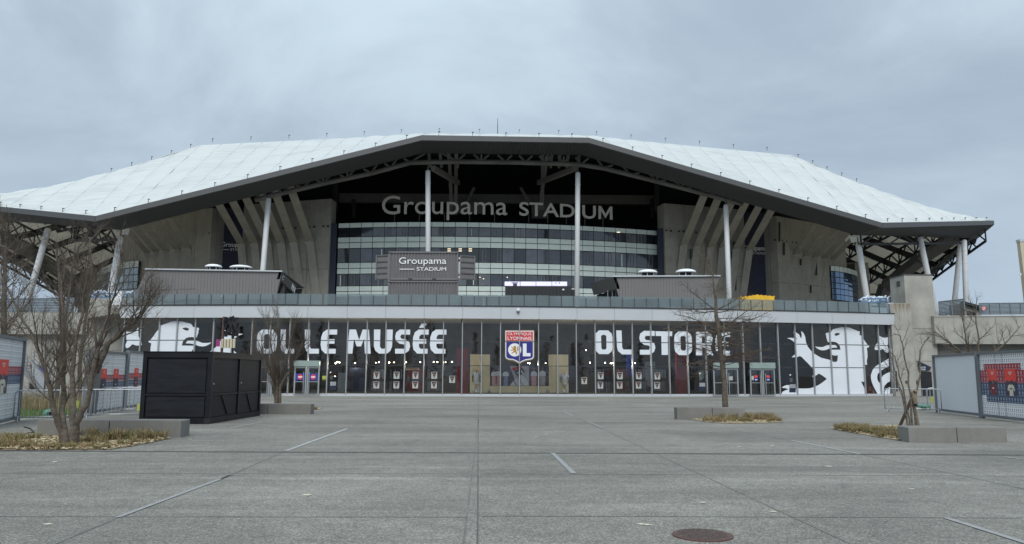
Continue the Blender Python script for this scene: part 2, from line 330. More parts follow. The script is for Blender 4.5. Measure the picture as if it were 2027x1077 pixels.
# printed mosaic of tiny portraits: UV 0..1 per tile
def mosaic(name, paper, ink):
    m, ns, ls, b = new_mat(name); b.inputs['Roughness'].default_value = 0.5
    uvn = ns.new('ShaderNodeUVMap'); sp = ns.new('ShaderNodeSeparateXYZ'); ls.new(uvn.outputs[0], sp.inputs[0])
    def mth(op, a, bb=None):
        n = ns.new('ShaderNodeMath'); n.operation = op
        for i, x in enumerate((a, bb)):
            if x is None: continue
            if isinstance(x, (int, float)): n.inputs[i].default_value = x
            else: ls.new(x, n.inputs[i])
        return n.outputs[0]
    fx, fy = mth('FRACT', sp.outputs[0]), mth('FRACT', sp.outputs[1])
    head = mth('MULTIPLY', mth('LESS_THAN', mth('ABSOLUTE', mth('SUBTRACT', fx, 0.5)), 0.16), mth('LESS_THAN', mth('ABSOLUTE', mth('SUBTRACT', fy, 0.6)), 0.2))
    line = mth('MULTIPLY', mth('LESS_THAN', mth('ABSOLUTE', mth('SUBTRACT', fx, 0.5)), 0.33), mth('LESS_THAN', mth('ABSOLUTE', mth('SUBTRACT', fy, 0.2)), 0.07))
    edge = mth('LESS_THAN', fy, 0.05)
    k = mth('MINIMUM', mth('ADD', head, mth('ADD', mth('MULTIPLY', line, 0.7), mth('MULTIPLY', edge, 0.35))), 1.0)
    mx = ns.new('ShaderNodeMix'); mx.data_type = 'RGBA'; ls.new(k, mx.inputs['Factor'])
    mx.inputs['A'].default_value = (*paper, 1); mx.inputs['B'].default_value = (*ink, 1)
    ls.new(mx.outputs['Result'], b.inputs['Base Color'])
    return m
M['mosaic_white'] = mosaic('mosaic_white', (0.76, 0.78, 0.8), (0.1, 0.105, 0.13))
M['mosaic_red'] = mosaic('mosaic_red', (0.3, 0.02, 0.04), (0.5, 0.36, 0.38))
M['mosaic_blue'] = mosaic('mosaic_blue', (0.035, 0.065, 0.14), (0.34, 0.38, 0.45))

# ------------------------------------------------------------------ builders
class MB:
    def __init__(s): s.v, s.f, s.mi, s.uv = [], [], [], {}
    def add(s, vs, fs, mi=0):
        n = len(s.v); s.v += [tuple(p) for p in vs]; s.f += [tuple(i + n for i in q) for q in fs]; s.mi += [mi] * len(fs); return s
    def hexa(s, a, b, c, d, e, f, g, h, mi=0):          # bottom a b c d, top e f g h
        return s.add((a, b, c, d, e, f, g, h), ((3, 2, 1, 0), (4, 5, 6, 7), (0, 1, 5, 4), (1, 2, 6, 5), (2, 3, 7, 6), (3, 0, 4, 7)), mi)
    def box(s, c, size, rz=0.0, mi=0):
        c = Vector(c); x, y, z = (k / 2 for k in size); R = Matrix.Rotation(rz, 3, 'Z')
        q = [c + R @ Vector((sx * x, sy * y, sz * z)) for sz in (-1, 1) for sx, sy in ((-1, -1), (1, -1), (1, 1), (-1, 1))]
        return s.hexa(*q, mi=mi)
    def beam(s, p, q, w, h, mi=0, up=None):
        p, q = Vector(p), Vector(q); d = (q - p).normalized()
        up = Vector(up) if up else (Vector((0, 0, 1)) if abs(d.z) < 0.95 else Vector((0, 1, 0)))
        x = d.cross(up).normalized() * (w / 2); y = x.cross(d).normalized() * (h / 2)
        return s.hexa(p - x - y, p + x - y, p + x + y, p - x + y, q - x - y, q + x - y, q + x + y, q - x + y, mi=mi)
    def slab(s, poly, t, mi=0):                          # polygon extruded by the vector t
        t = Vector(t); n = len(poly); a = [Vector(p) for p in poly]
        s.add(a + [p + t for p in a], [tuple(range(n))[::-1], tuple(range(n, 2 * n))] + [(i, (i + 1) % n, n + (i + 1) % n, n + i) for i in range(n)], mi); return s
    def tube(s, pts, rad, n=8, mi=0, cap=True):
        pts = [Vector(p) for p in pts]
        if isinstance(rad, (int, float)): rad = [rad] * len(pts)
        d0 = (pts[1] - pts[0]).normalized()
        x = d0.cross(Vector((0, 0, 1)))
        if x.length < 1e-3: x = Vector((1, 0, 0))
        x.normalize(); base = len(s.v)
        for i, p in enumerate(pts):
            d = (pts[min(i + 1, len(pts) - 1)] - pts[max(i - 1, 0)]).normalized()
            x = (x - d * x.dot(d))
            x = x.normalized() if x.length > 1e-6 else d.orthogonal().normalized()
            y = d.cross(x)
            for k in range(n):
                a = 2 * math.pi * k / n
                q = p + (x * math.cos(a) + y * math.sin(a)) * rad[i]; s.v.append((q.x, q.y, q.z))
        for i in range(len(pts) - 1):
            for k in range(n):
                s.f.append((base + i * n + k, base + i * n + (k + 1) % n, base + (i + 1) * n + (k + 1) % n, base + (i + 1) * n + k)); s.mi.append(mi)
        if cap:
            s.f.append(tuple(base + k for k in range(n))[::-1]); s.mi.append(mi)
            m0 = base + (len(pts) - 1) * n; s.f.append(tuple(m0 + k for k in range(n))); s.mi.append(mi)
        return s
    def lathe(s, c, prof, n=16, mi=0):                   # (radius, z) profile
        base = len(s.v); c = Vector(c)
        for rr, z in prof:
            for k in range(n):
                a = 2 * math.pi * k / n; s.v.append((c.x + rr * math.cos(a), c.y + rr * math.sin(a), c.z + z))
        for i in range(len(prof) - 1):
            for k in range(n):
                s.f.append((base + i * n + k, base + i * n + (k + 1) % n, base + (i + 1) * n + (k + 1) % n, base + (i + 1) * n + k)); s.mi.append(mi)
        s.f.append(tuple(base + k for k in range(n))[::-1]); s.mi.append(mi)
        m0 = base + (len(prof) - 1) * n; s.f.append(tuple(m0 + k for k in range(n))); s.mi.append(mi)
        return s
    def build(s, name, mats, parent=None, smooth=False):
        me = bpy.data.meshes.new(name); me.from_pydata(s.v, [], s.f)
        if not isinstance(mats, (list, tuple)): mats = [mats]
        for k in mats: me.materials.append(M[k])
        if len(mats) > 1: me.polygons.foreach_set('material_index', s.mi)
        if smooth: me.polygons.foreach_set('use_smooth', [True] * len(s.f))
        me.update()
        return link(name, me, parent)
def link(name, me, parent=None):
    o = bpy.data.objects.new(name, me); COL.objects.link(o)
    if parent is not None: child(o, parent)
    return o
ROOT_LOC = {}
def child(o, parent):
    o.parent = parent
    if parent.name in ROOT_LOC: o.matrix_parent_inverse = Matrix.Translation(-ROOT_LOC[parent.name])
    return o
def thing(name, label, cat, loc=(0, 0, 0), group=None):
    o = bpy.data.objects.new(name, None); COL.objects.link(o); o.location = loc
    o.empty_display_size = 0.3
    ROOT_LOC[o.name] = Vector(loc)
    return tag(o, label, cat, group)
def tag(o, label, cat, group=None):
    o['label'] = label; o['category'] = cat
    if group: o['group'] = group
    return o
def kind(o, k): o['kind'] = k; return o
def struct(o): return kind(o, 'structure')
def copy_tree(o, parent=None):
    c = o.copy(); COL.objects.link(c)
    if parent is not None: c.parent = parent
    for ch in list(o.children): copy_tree(ch, c)
    return c
def text_mesh(body, bold=0.0, extrude=0.0):
    cu = bpy.data.curves.new('lettering', 'FONT'); cu.body = body; cu.size = 1.0; cu.offset = bold; cu.extrude = extrude; cu.resolution_u = 4
    ob = bpy.data.objects.new('lettering', cu); COL.objects.link(ob)
    me = bpy.data.meshes.new_from_object(ob)
    vs = [v.co.copy() for v in me.vertices]; fs = [tuple(p.vertices) for p in me.polygons]
    bpy.data.objects.remove(ob); bpy.data.meshes.remove(me); bpy.data.curves.remove(cu)
    return vs, fs
M_GLYPH = [(0, 0), (0, .73), (.15, .73), (.42, .3), (.69, .73), (.84, .73), (.84, 0), (.69, 0), (.69, .47), (.42, .06), (.15, .47), (.15, 0)]
def m_solid(h):
    pts, fs = tess([M_GLYPH]); n = len(pts)
    vs = [Vector((p[0], p[1], -h)) for p in pts] + [Vector((p[0], p[1], h)) for p in pts]
    return vs, fs + [tuple(i + n for i in f) for f in fs] + [(i, (i + 1) % n, (i + 1) % n + n, i + n) for i in range(n)]
def bbox(vs):
    xs, ys = [v.x for v in vs], [v.y for v in vs]; return min(xs), max(xs), min(ys), max(ys)
def text_on(body, tl, tr, bl, name, k, parent, bold=0.012, ext=0.004):
    """lettering that fills the rectangle with corners tl, tr, bl"""
    vs, fs = text_mesh(body, bold, ext * 0.5)
    x0, x1, y0, y1 = bbox(vs); tl, tr, bl = Vector(tl), Vector(tr), Vector(bl)
    ex, ey = tr - tl, tl - bl; nrm = ex.cross(ey).normalized()
    mb = MB(); mb.add([bl + ex * ((v.x - x0) / (x1 - x0)) + ey * ((v.y - y0) / (y1 - y0)) + nrm * v.z for v in vs], fs)
    return mb.build(name, k, parent)
def tess(loops):
    ls3 = [[Vector((p[0], p[1], 0)) for p in l] for l in loops]
    return [p for l in loops for p in l], [tuple(t) for t in tessellate_polygon(ls3)]
# ================================================================== the stadium
DECK = 6.0
stadium = thing('stadium', "huge concrete stadium with a white tented roof behind the glass shop front", 'stadium', (0.5, 52.9 + 40, 0))

# --- roof: four eaves corners, raised tips, ridge
C_, D_, B_, E_ = S(835, 270, 33), S(1165, 275, 33), S(190, 430, 33), S(1745, 443, 33)
F_ = S(1966, 438.5, 53)
fu, fv = to_uv(F_); A_ = uv(-fu, fv, F_.z)
K_, L_ = S(397, 288, 62), S(1565, 307.5, 62)
C2, D2 = S(845, 266.5, 62), S(1160, 270.5, 62)
ku, lu = to_uv(K_)[0], to_uv(L_)[0]
Gr, Gl = uv(fu, 77, 15.3), uv(-fu, 96, 15.7)
Hr, Hl = uv(fu, 140, 22.5), uv(-fu, 150, 21)
Lm, L2, Km, K2 = uv(lu, 100, 37), uv(lu, 140, 37), uv(ku, 100, 37), uv(ku, 140, 37)
P_ = B_.lerp(C_, 0.11); Q_ = E_.lerp(D_, 0.11)

def hipsag(w, a):
    w = min(1.0, max(0.0, w)); return a * (w ** .6) * (1 - w) * 2.9        # w runs up the hip from the eaves tip to the ridge
SB = 0.8
def bil(q, s, t):
    f = q[0].lerp(q[1], s)
    if q[0] is A_ and q[1] is P_: f = A_.lerp(B_, s / SB) if s < SB else B_.lerp(P_, (s - SB) / (1 - SB))
    elif q[0] is Q_ and q[1] is F_: f = Q_.lerp(E_, s / (1 - SB)) if s < 1 - SB else E_.lerp(F_, (s - 1 + SB) / SB)
    p = f.lerp(q[3].lerp(q[2], s), t); d = 0
    if q[3] is A_ and q[2] is K_: d = hipsag(s, 2.1) * t * t
    elif q[2] is F_ and q[3] is L_: d = hipsag(1 - s, 1.35) * t * t
    elif q[0] is F_ and q[3] is L_: d = hipsag(t, 1.35) * (1 - s) ** 2
    elif q[1] is A_ and q[2] is K_: d = hipsag(t, 2.1) * s * s
    return p - Vector((0, 0, d)) if d else p
def membrane(q, nu, nv, bulge, sub=5):
    """pillows of stretched fabric between seams over the quad q (front-left, front-right, back-right, back-left)"""
    for i in range(nu):
        for j in range(nv):
            mb = MB(); g = []
            k = bulge * random.uniform(0.6, 1.25)
            for b_ in range(sub + 1):
                for a_ in range(sub + 1):
                    s, t = (i + a_ / sub) / nu, (j + b_ / sub) / nv
                    e = 0.002
                    n_ = (bil(q, s + e, t) - bil(q, s - e, t)).cross(bil(q, s, t + e) - bil(q, s, t - e))
                    n_ = n_.normalized() if n_.length > 0 else Vector((0, 0, 1))
                    if n_.z < 0: n_ = -n_
                    w = math.sin(math.pi * a_ / sub) * math.sin(math.pi * b_ / sub)
                    g.append(bil(q, s, t) + n_ * (k * (abs(w) ** 0.75) + 0.05 + .1 * math.sin(math.pi * b_ / sub)))
            m_ = sub + 1
            mb.add(g, [(r_ * m_ + c_, r_ * m_ + c_ + 1, (r_ + 1) * m_ + c_ + 1, (r_ + 1) * m_ + c_) for r_ in range(sub) for c_ in range(sub)])
            mb.build('membrane_panel', 'membrane', stadium, True)
    for i in range(nu + 1):
        pts = [bil(q, i / nu, t / (nv * 5)) + Vector((0, 0, .09 + .1 * math.sin(math.pi * (t % 5) / 5))) for t in range(nv * 5 + 1)]
        if (pts[0] - pts[-1]).length < 2: continue
        MB().tube(pts, .06, 5).build('roof_seam', 'seam', stadium)
patches = [((A_, B_, P_, K_), 6, 5), ((P_, C_, C2, K_), 6, 4), ((C_, D_, D2, C2), 5, 4), ((D_, Q_, L_, D2), 6, 4)]
membrane((A_, P_, K_, A_), 9, 5, 0.2)
membrane((P_, C_, C2, K_), 11, 4, 0.2)
membrane((C_, D_, D2, C2), 6, 3, 0.16)
membrane((D_, Q_, L_, D2), 11, 4, 0.2)
membrane((Q_, F_, F_, L_), 9, 5, 0.2)
membrane((F_, Gr, Lm, L_), 4, 4, 0.3)
membrane((Gr, Hr, L2, Lm), 4, 3, 0.3)
membrane((Gl, A_, K_, Km), 4, 4, 0.3)
membrane((Hl, Gl, Km, K2), 4, 3, 0.3)
mb = MB(); mb.slab((K_ + Vector((0, .4, -.3)), C2 + Vector((0, .4, -.3)), D2 + Vector((0, .4, -.3)), L_ + Vector((0, .4, -.3)), L2, K2), (0, 0, -0.4)); mb.build('roof_deck', 'dark_liner', stadium)  # deck coloured dark to stand in for shade under the roof

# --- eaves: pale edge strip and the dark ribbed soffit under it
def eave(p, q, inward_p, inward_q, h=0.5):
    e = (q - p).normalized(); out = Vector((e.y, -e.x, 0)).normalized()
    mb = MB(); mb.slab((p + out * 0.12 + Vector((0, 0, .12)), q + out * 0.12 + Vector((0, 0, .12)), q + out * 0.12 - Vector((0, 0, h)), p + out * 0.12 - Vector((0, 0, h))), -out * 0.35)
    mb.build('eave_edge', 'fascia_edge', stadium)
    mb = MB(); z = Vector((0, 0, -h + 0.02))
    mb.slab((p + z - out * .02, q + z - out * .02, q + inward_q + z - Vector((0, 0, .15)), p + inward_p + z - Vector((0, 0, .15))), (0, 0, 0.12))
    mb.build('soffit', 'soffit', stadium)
IN = VH * 4.6
dA = (Gl - A_).normalized(); dF = (Gr - F_).normalized()
inF = ((E_ - F_).normalized() + dF).normalized() * 3.6; inA = ((B_ - A_).normalized() + dA).normalized() * 3.6
inE = VH * 4.2 + UH * -1.0; inB = VH * 4.2 + UH * 1.0
eave(A_, B_, inA, inB); eave(B_, C_, inB, IN); eave(C_, D_, IN, IN); eave(D_, E_, IN, inE); eave(E_, F_, inE, inF)
eave(F_, Gr, inF, UH * -2.2); eave(Gl, A_, UH * 2.2, inA)
eave(Gr, Hr, UH * -2.2, UH * -2.2); eave(Hl, Gl, UH * 2.2, UH * 2.2)
# joint ribs of the soffit between the posts
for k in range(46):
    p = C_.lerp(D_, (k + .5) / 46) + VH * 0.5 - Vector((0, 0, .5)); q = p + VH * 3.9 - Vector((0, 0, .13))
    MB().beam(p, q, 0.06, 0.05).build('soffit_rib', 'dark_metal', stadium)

# --- added dark lining over the stands so that no daylight falls through the middle
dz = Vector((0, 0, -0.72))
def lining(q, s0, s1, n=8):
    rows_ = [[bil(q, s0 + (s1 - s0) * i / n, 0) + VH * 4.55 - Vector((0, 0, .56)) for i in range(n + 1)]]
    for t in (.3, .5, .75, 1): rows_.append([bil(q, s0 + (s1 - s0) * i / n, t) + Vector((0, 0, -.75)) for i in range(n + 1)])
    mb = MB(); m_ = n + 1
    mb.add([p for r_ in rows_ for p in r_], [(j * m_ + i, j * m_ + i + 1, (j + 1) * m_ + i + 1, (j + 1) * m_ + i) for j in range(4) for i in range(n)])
    mb.build('added_dark_lining', 'dark_liner', stadium)
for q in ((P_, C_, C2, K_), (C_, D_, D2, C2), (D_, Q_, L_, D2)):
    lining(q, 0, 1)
mb = MB(); mb.slab((uv(-46, 66, 4), uv(46, 66, 4), uv(46, 66, 36.2), uv(-46, 66, 36.2)), VH * 0.5); mb.build('added_dark_wall', 'void', stadium)  # added dark walls that shut daylight out of the bowl
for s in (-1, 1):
    mb = MB(); mb.slab((uv(s * 46, 66.5, 4), uv(s * 46, 140, 4), uv(s * 46, 140, 36), uv(s * 46, 66.5, 36)), UH * -0.5 * s); mb.build('added_dark_wall', 'void', stadium)

# --- edge truss below the soffit
chord = [S(x, y, 38.6) for x, y in ((505, 396), (560, 382), (640, 363), (735, 343), (812, 322), (905, 320), (1000, 321), (1080, 323), (1150, 326), (1195, 333), (1300, 359), (1400, 385), (1470, 404))]
for i in range(len(chord) - 1):
    MB().tube((chord[i], chord[i + 1]), 0.3, 10).build('truss_chord', 'truss', stadium, True)
def eave_z(u):                                        # soffit height above u
    bu, cu, du, eu = (to_uv(p)[0] for p in (B_, C_, D_, E_))
    if u < cu: return B_.z + (C_.z - B_.z) * (u - bu) / (cu - bu) - .6
    if u < du: return C_.z - .6
    return D_.z + (E_.z - D_.z) * (u - du) / (eu - du) - .6
top_prev = None
for i in range(len(chord) - 1):
    a, b_ = chord[i], chord[i + 1]; n = 2 if i not in (4, 8) else 1
    for k in range(n):
        p, q = a.lerp(b_, k / n), a.lerp(b_, (k + 1) / n); mid = p.lerp(q, .5)
        for e in (p, q):
            u = to_uv(mid)[0]; t = uv(u + (to_uv(e)[0] - u) * .35, to_uv(mid)[1] - .3, eave_z(u) + .2)
            MB().beam(t, e, 0.2, 0.2).build('truss_web', 'truss', stadium)
        if i in (2, 5, 7, 10): MB().beam(p, uv(to_uv(p)[0], to_uv(p)[1] - .3, eave_z(to_uv(p)[0]) + .2), .18, .18).build('truss_web', 'truss', stadium)
# frames that carry the roof behind the two tall posts
for s, hx, legs, strut in ((1, 857, ((889, 300, 895, 425), (903, 300, 902, 425)), ((938, 372), (921, 403))), (-1, 1139, ((1084, 302, 1067, 415), (1074, 302, 1074, 415)), ((1031, 372), (1050, 404)))):
    ex = 907 if s > 0 else 1066
    MB().beam(S(hx, 333, 38.6), S(ex, 362, 48), .55, .6).build('roof_beam', 'truss', stadium)
    for x0, y0, x1, y1 in legs: MB().beam(S(x0, y0, 47), S(x1, y1, 51), .45, .45).build('roof_leg', 'truss', stadium)
    MB().beam(S(strut[0][0], strut[0][1], 53), S(strut[1][0], strut[1][1], 52.5), .5, .4).build('roof_leg', 'truss', stadium)
    for k, dx in enumerate((-8, 14, 30, 46)):
        x = hx + s * dx
        MB().beam(S(x, 300, 40), S(x + s * 3, 331, 41 + k), .35, .35).build('roof_leg', 'truss', stadium)
for x0, x1 in ((664, 664), (1300, 1300)): MB().beam(S(x0, 345, 52), S(x1, 420, 52), .7, .5).build('roof_leg', 'truss_dark', stadium)
mb = MB(); mb.beam(S(672, 393, 56), S(1300, 397, 56), 1.0, 1.35); mb.build('parapet_beam', 'truss', stadium)
for k in range(7):
    z = 0.55 * k
    MB().beam(uv(-21, 55 + k * .9, 20.4 + z), uv(21, 55 + k * .9, 20.4 + z), .5, .35).build('seat_row', 'void', stadium)
for x in (700, 1290): MB().beam(S(x, 395, 55.3), S(x + 1, 432, 55.3), .5, .4).build('roof_leg', 'truss_dark', stadium)
MB().beam(S(960, 412, 54.2), S(889, 412, 54.2), .3, 1.7).build('parapet_beam', 'truss', stadium)
MB().beam(S(1085, 418, 54.2), S(1052, 418, 54.2), .3, 2.2).build('parapet_beam', 'truss', stadium)

# --- posts
def post(top, foot, r, pin=True):
    d = (top - foot).normalized(); mb = MB()
    L = (top - foot).length
    mb.tube((foot, foot + d * (L - 1.6), foot + d * (L - 1.1), foot + d * (L - .95)), (r, r, r * .97, r * .55), 18)
    o = mb.build('post', 'white_steel', stadium, True)
    mb = MB()
    for k in (2.6, 4.4): mb.tube((foot + d * (L - k), foot + d * (L - k + .12)), r * 1.09, 18)
    mb.build('collar', 'white_steel', o)
    if pin:
        MB().tube((foot + d * (L - 1.0), top), (r * .28, r * .12), 8).build('pin', 'truss', o, True)
def deckfoot(px, py, p_top, v):
    f = S(px, py, v); t = (f.z - DECK) / (p_top.z - f.z); return f + (f - p_top) * t
for tx, ty, fx, fy, v0, v1 in ((847, 322, 847.5, 560, 38.6, 38.6), (1144, 326, 1142, 585, 38.6, 38.6), (533, 378, 520.5, 535, 38.4, 36.5), (1436, 391, 1443.5, 590, 38.4, 36.5)):
    t = S(tx, ty, v0); f = S(fx, fy, v1); post(t, f + (f - t) * max(0, (f.z - DECK) / (t.z - f.z)), 0.31)
for tx, ty, fx, fy, v in ((241, 452, 222, 565, 39), (100, 437, 62, 570, 45), (2, 432, -18, 560, 50), (1697, 470, 1716, 590, 39), (1818, 455, 1840, 560, 46), (1908, 462, 1912.5, 600, 51), (1903, 466, 1889, 600, 54)):
    t = S(tx, ty, v); f = S(fx, fy, v); post(t, f + (f - t) * max(0, (f.z - DECK * .8) / (t.z - f.z)), 0.36, v == 39)
for x0, y0, x1, y1 in ((1690, 474, 1728, 452), (248, 458, 215, 437)): MB().beam(S(x0, y0, 39.5), S(x1, y1, 42), .9, .8).build('roof_beam', 'white_steel', stadium)
# raking beam that carries the far side of the eaves
rk = [S(1742, 600, 70), S(1752, 566, 68), S(1775, 549, 66), S(1823, 513, 60), S(1890, 470, 55)]
for i in range(4): MB().beam(rk[i], rk[i + 1], 1.5, 1.5, up=VH).build('raking_beam', 'truss', stadium)
rl = [S(160, 600, 72), S(150, 560, 70), S(122, 540, 68), S(60, 500, 62), S(-30, 452, 56)]
for i in range(4): MB().beam(rl[i], rl[i + 1], 1.5, 1.5, up=VH).build('raking_beam', 'truss', stadium)

# --- steel under the wings
def wing(q, nu, nv):
    off = Vector((0, 0, -0.55)); low = Vector((0, 0, -2.3))
    for i in range(1, nu):
        pts = [bil(q, i / nu, t / 5) for t in range(6)]
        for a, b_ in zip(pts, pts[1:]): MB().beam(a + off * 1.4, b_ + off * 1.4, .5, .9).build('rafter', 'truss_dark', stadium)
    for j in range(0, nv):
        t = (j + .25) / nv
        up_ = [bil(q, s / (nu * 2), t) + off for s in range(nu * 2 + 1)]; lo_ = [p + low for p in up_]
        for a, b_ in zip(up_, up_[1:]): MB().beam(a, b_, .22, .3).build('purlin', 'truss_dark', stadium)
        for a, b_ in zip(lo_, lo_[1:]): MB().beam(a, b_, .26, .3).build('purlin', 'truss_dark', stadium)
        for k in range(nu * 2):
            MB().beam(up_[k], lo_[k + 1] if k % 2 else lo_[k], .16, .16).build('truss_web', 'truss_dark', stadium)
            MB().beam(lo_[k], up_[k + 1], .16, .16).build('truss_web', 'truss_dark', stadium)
wing((F_, Gr, Lm, L_), 6, 6); wing((Gr, Hr, L2, Lm), 3, 4)
wing((Gl, A_, K_, Km), 6, 6); wing((Hl, Gl, Km, K2), 3, 4)
wing((B_.lerp(A_, .15) + VH * 3, B_ + VH * 3, K_ - Vector((0, 0, 2)), A_.lerp(K_, .4) - Vector((0, 0, 3.2))), 2, 3)
wing((E_ + VH * 3, E_.lerp(F_, .85) + VH * 3, F_.lerp(L_, .4) - Vector((0, 0, 2.6)), L_ - Vector((0, 0, 2))), 2, 3)

# --- concrete walls of the stand, cast in tall lifts
def panel_wall(p0, p1, zt0, zt1, nx, zs, thick, k='concrete'):
    e = Vector((p1.x - p0.x, p1.y - p0.y, 0)); back = Vector((-e.y, e.x, 0)).normalized() * thick
    for i in range(nx):
        for j in range(len(zs)):
            a, b_ = i / nx, (i + 1) / nx
            z0 = zs[j]; za = zs[j + 1] if j + 1 < len(zs) else zt0 + (zt1 - zt0) * a; zb = zs[j + 1] if j + 1 < len(zs) else zt0 + (zt1 - zt0) * b_
            g = 0.022; pr = back.normalized() * random.uniform(-.015, .015)
            P0 = Vector((p0.x, p0.y, 0)) + e * a + e.normalized() * g; P1 = Vector((p0.x, p0.y, 0)) + e * b_ - e.normalized() * g
            mb = MB(); mb.slab([q + pr for q in (P0 + Vector((0, 0, z0 + g)), P1 + Vector((0, 0, z0 + g)), P1 + Vector((0, 0, zb - g)), P0 + Vector((0, 0, za - g)))], back * .4)
            mb.build('wall_panel', k, stadium)
    Z = Vector((0, 0, 1)); a0, a1 = Vector((p0.x, p0.y, 0)) + back * .42, Vector((p1.x, p1.y, 0)) + back * .42
    MB().slab((a0 + Z * zs[0], a1 + Z * zs[0], a1 + Z * (zt1 - .05), a0 + Z * (zt0 - .05)), back * .58).build('wall_core', k, stadium)
liL, liR = S(483, 405, 51), S(656, 393, 49)
panel_wall(liL, liR, liL.z, liR.z, 4, (4, 10.5, 15.3), 2.2)
riL, riR = S(1314, 402, 49), S(1472, 415, 51)
panel_wall(riL, riR, riL.z, riR.z, 4, (4, 10.5, 15.3), 2.2)
loM, loR = S(330, 424, 55), S(421, 411, 51); loL = S(246, 446, 62)
panel_wall(loM, loR, loM.z, loR.z, 3, (4, 10.2, 14.6), 2.4); panel_wall(loL, loM, loL.z, loM.z, 3, (4, 10.2, 14.6), 2)
roL, roM = S(1536, 427, 51), S(1612, 441, 55); roR = S(1672, 455, 61)
panel_wall(roL, roM, roL.z, roM.z, 3, (4, 10.2, 14.6), 3.2); panel_wall(roM, roR, roM.z, roR.z, 2, (4, 10.2, 14.6), 2)
# dark fillings above and between the walls
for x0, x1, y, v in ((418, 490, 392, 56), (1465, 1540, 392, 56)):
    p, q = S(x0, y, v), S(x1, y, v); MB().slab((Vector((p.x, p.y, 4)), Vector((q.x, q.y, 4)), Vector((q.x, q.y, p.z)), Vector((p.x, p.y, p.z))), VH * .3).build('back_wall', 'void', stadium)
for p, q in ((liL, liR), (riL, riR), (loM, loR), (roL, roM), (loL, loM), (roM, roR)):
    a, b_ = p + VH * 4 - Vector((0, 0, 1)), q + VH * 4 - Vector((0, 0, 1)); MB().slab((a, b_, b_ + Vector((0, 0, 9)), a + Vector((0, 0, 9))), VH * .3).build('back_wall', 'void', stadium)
# tie-rod boxes and dark recesses in the concrete
for x, y, v in ((355, 466, 54.2), (372, 466, 53.3), (390, 464, 52.4), (405, 463, 51.7), (415, 462, 51.2), (560, 452, 49.9), (585, 451, 49.6), (612, 450, 49.3), (622, 449, 49.2), (640, 448, 49.0), (649, 448, 48.9), (1319, 456, 48.9), (1328, 457, 49), (1344, 458, 49.2), (1353, 458, 49.3), (1378, 460, 49.6), (1534, 475, 51), (1548, 476, 51.6), (1556, 478, 52), (1568, 480, 52.6), (1576, 481, 53)):
    p = S(x, y, v); MB().box(p, (.22, .18, .22)).build('tie_box', 'truss_dark', stadium)
for x, y0, y1, v in ((1367, 493, 512, 49.3), (1446, 498, 512, 50.5), (1453, 478, 486, 50.6), (1456, 548, 575, 50.6), (1543, 440, 478, 51), (1552, 480, 505, 51.5), (1585, 512, 525, 53), (1605, 565, 580, 54.2), (1616, 520, 545, 54.8)):
    p, q = S(x, y0, v - .12), S(x, y1, v - .12); MB().beam(p, q, .2, .16, up=VH).build('recess', 'truss_dark', stadium)

# --- folded struts that lean out from the walls to the eaves
def strut(top, kink, base, w=1.0):
    wv = UH * (w / 2); th = VH * 0.3
    def seg(a, b_, nm):
        mb = MB(); mb.hexa(a - wv, a + wv, a + wv + th, a - wv + th, b_ - wv, b_ + wv, b_ + wv + th, b_ - wv + th); return mb.build(nm, 'concrete' if nm == 'strut_foot' else 'concrete_strut', stadium)
    o = seg(base, kink, 'strut_foot'); seg(kink + VH * -.02 + Vector((0, 0, .03)), top, 'strut')
    MB().beam(kink - UH * .62 - VH * .06 - Vector((0, 0, .28)), kink + UH * .62 - VH * .06 + Vector((0, 0, .28)), .12, .1).build('ledge', 'concrete_edge', o)
def vk(x):
    pts = ((246, 62), (330, 55), (421, 51), (483, 51), (656, 49), (1314, 49), (1472, 51), (1536, 51), (1612, 55), (1672, 61))
    for (a, va), (b_, vb) in zip(pts, pts[1:]):
        if a <= x <= b_: return va + (vb - va) * (x - a) / (b_ - a)
    return 62
LI = list(zip(((422, 394), (450, 388), (477, 381), (507, 374), (537, 369), (568, 361)), ((477, 483), (503, 482), (529, 480), (556, 481), (581, 480), (613, 477)), ((486, 592), (514, 592), (540, 592), (567, 592), (596, 582), (626, 582))))
RI = list(zip(((1404, 371), (1432, 379), (1458, 388), (1485, 394), (1511, 402), (1537, 408)), ((1354, 485), (1380, 488), (1408, 489), (1431, 490), (1458, 492), (1484, 495)), ((1341, 592), (1367, 592), (1396, 592), (1420, 592), (1445, 592), (1470, 592))))
LO = list(zip(((321, 419), (292, 425), (268, 431), (247, 435), (232, 440)), ((372, 492), (350, 494), (328, 497), (309, 499), (291, 501)), ((388, 592), (368, 592), (346, 592), (326, 592), (308, 592))))
RO = list(zip(((1628, 432), (1653, 439), (1676, 446), (1696, 451), (1712, 456)), ((1577, 503), (1596, 507), (1614, 509), (1632, 512), (1648, 514)), ((1556, 594), (1577, 594), (1597, 594), (1616, 594), (1636, 594))))
for grp, tv in ((LI, 38.5), (RI, 38.5), (LO, 40), (RO, 40)):
    for (tx, ty), (kx, ky), (bx, by) in grp:
        b_ = S(bx, by, vk(bx) - .2); k_ = S(kx, ky, vk(kx) - .6)
        if b_.z > DECK: b_ = b_ + (b_ - k_) * ((b_.z - DECK) / (k_.z - b_.z))
        strut(S(tx, ty, tv) + Vector((0, 0, .5)), k_, b_, 1.02 if tv < 39 else .8)

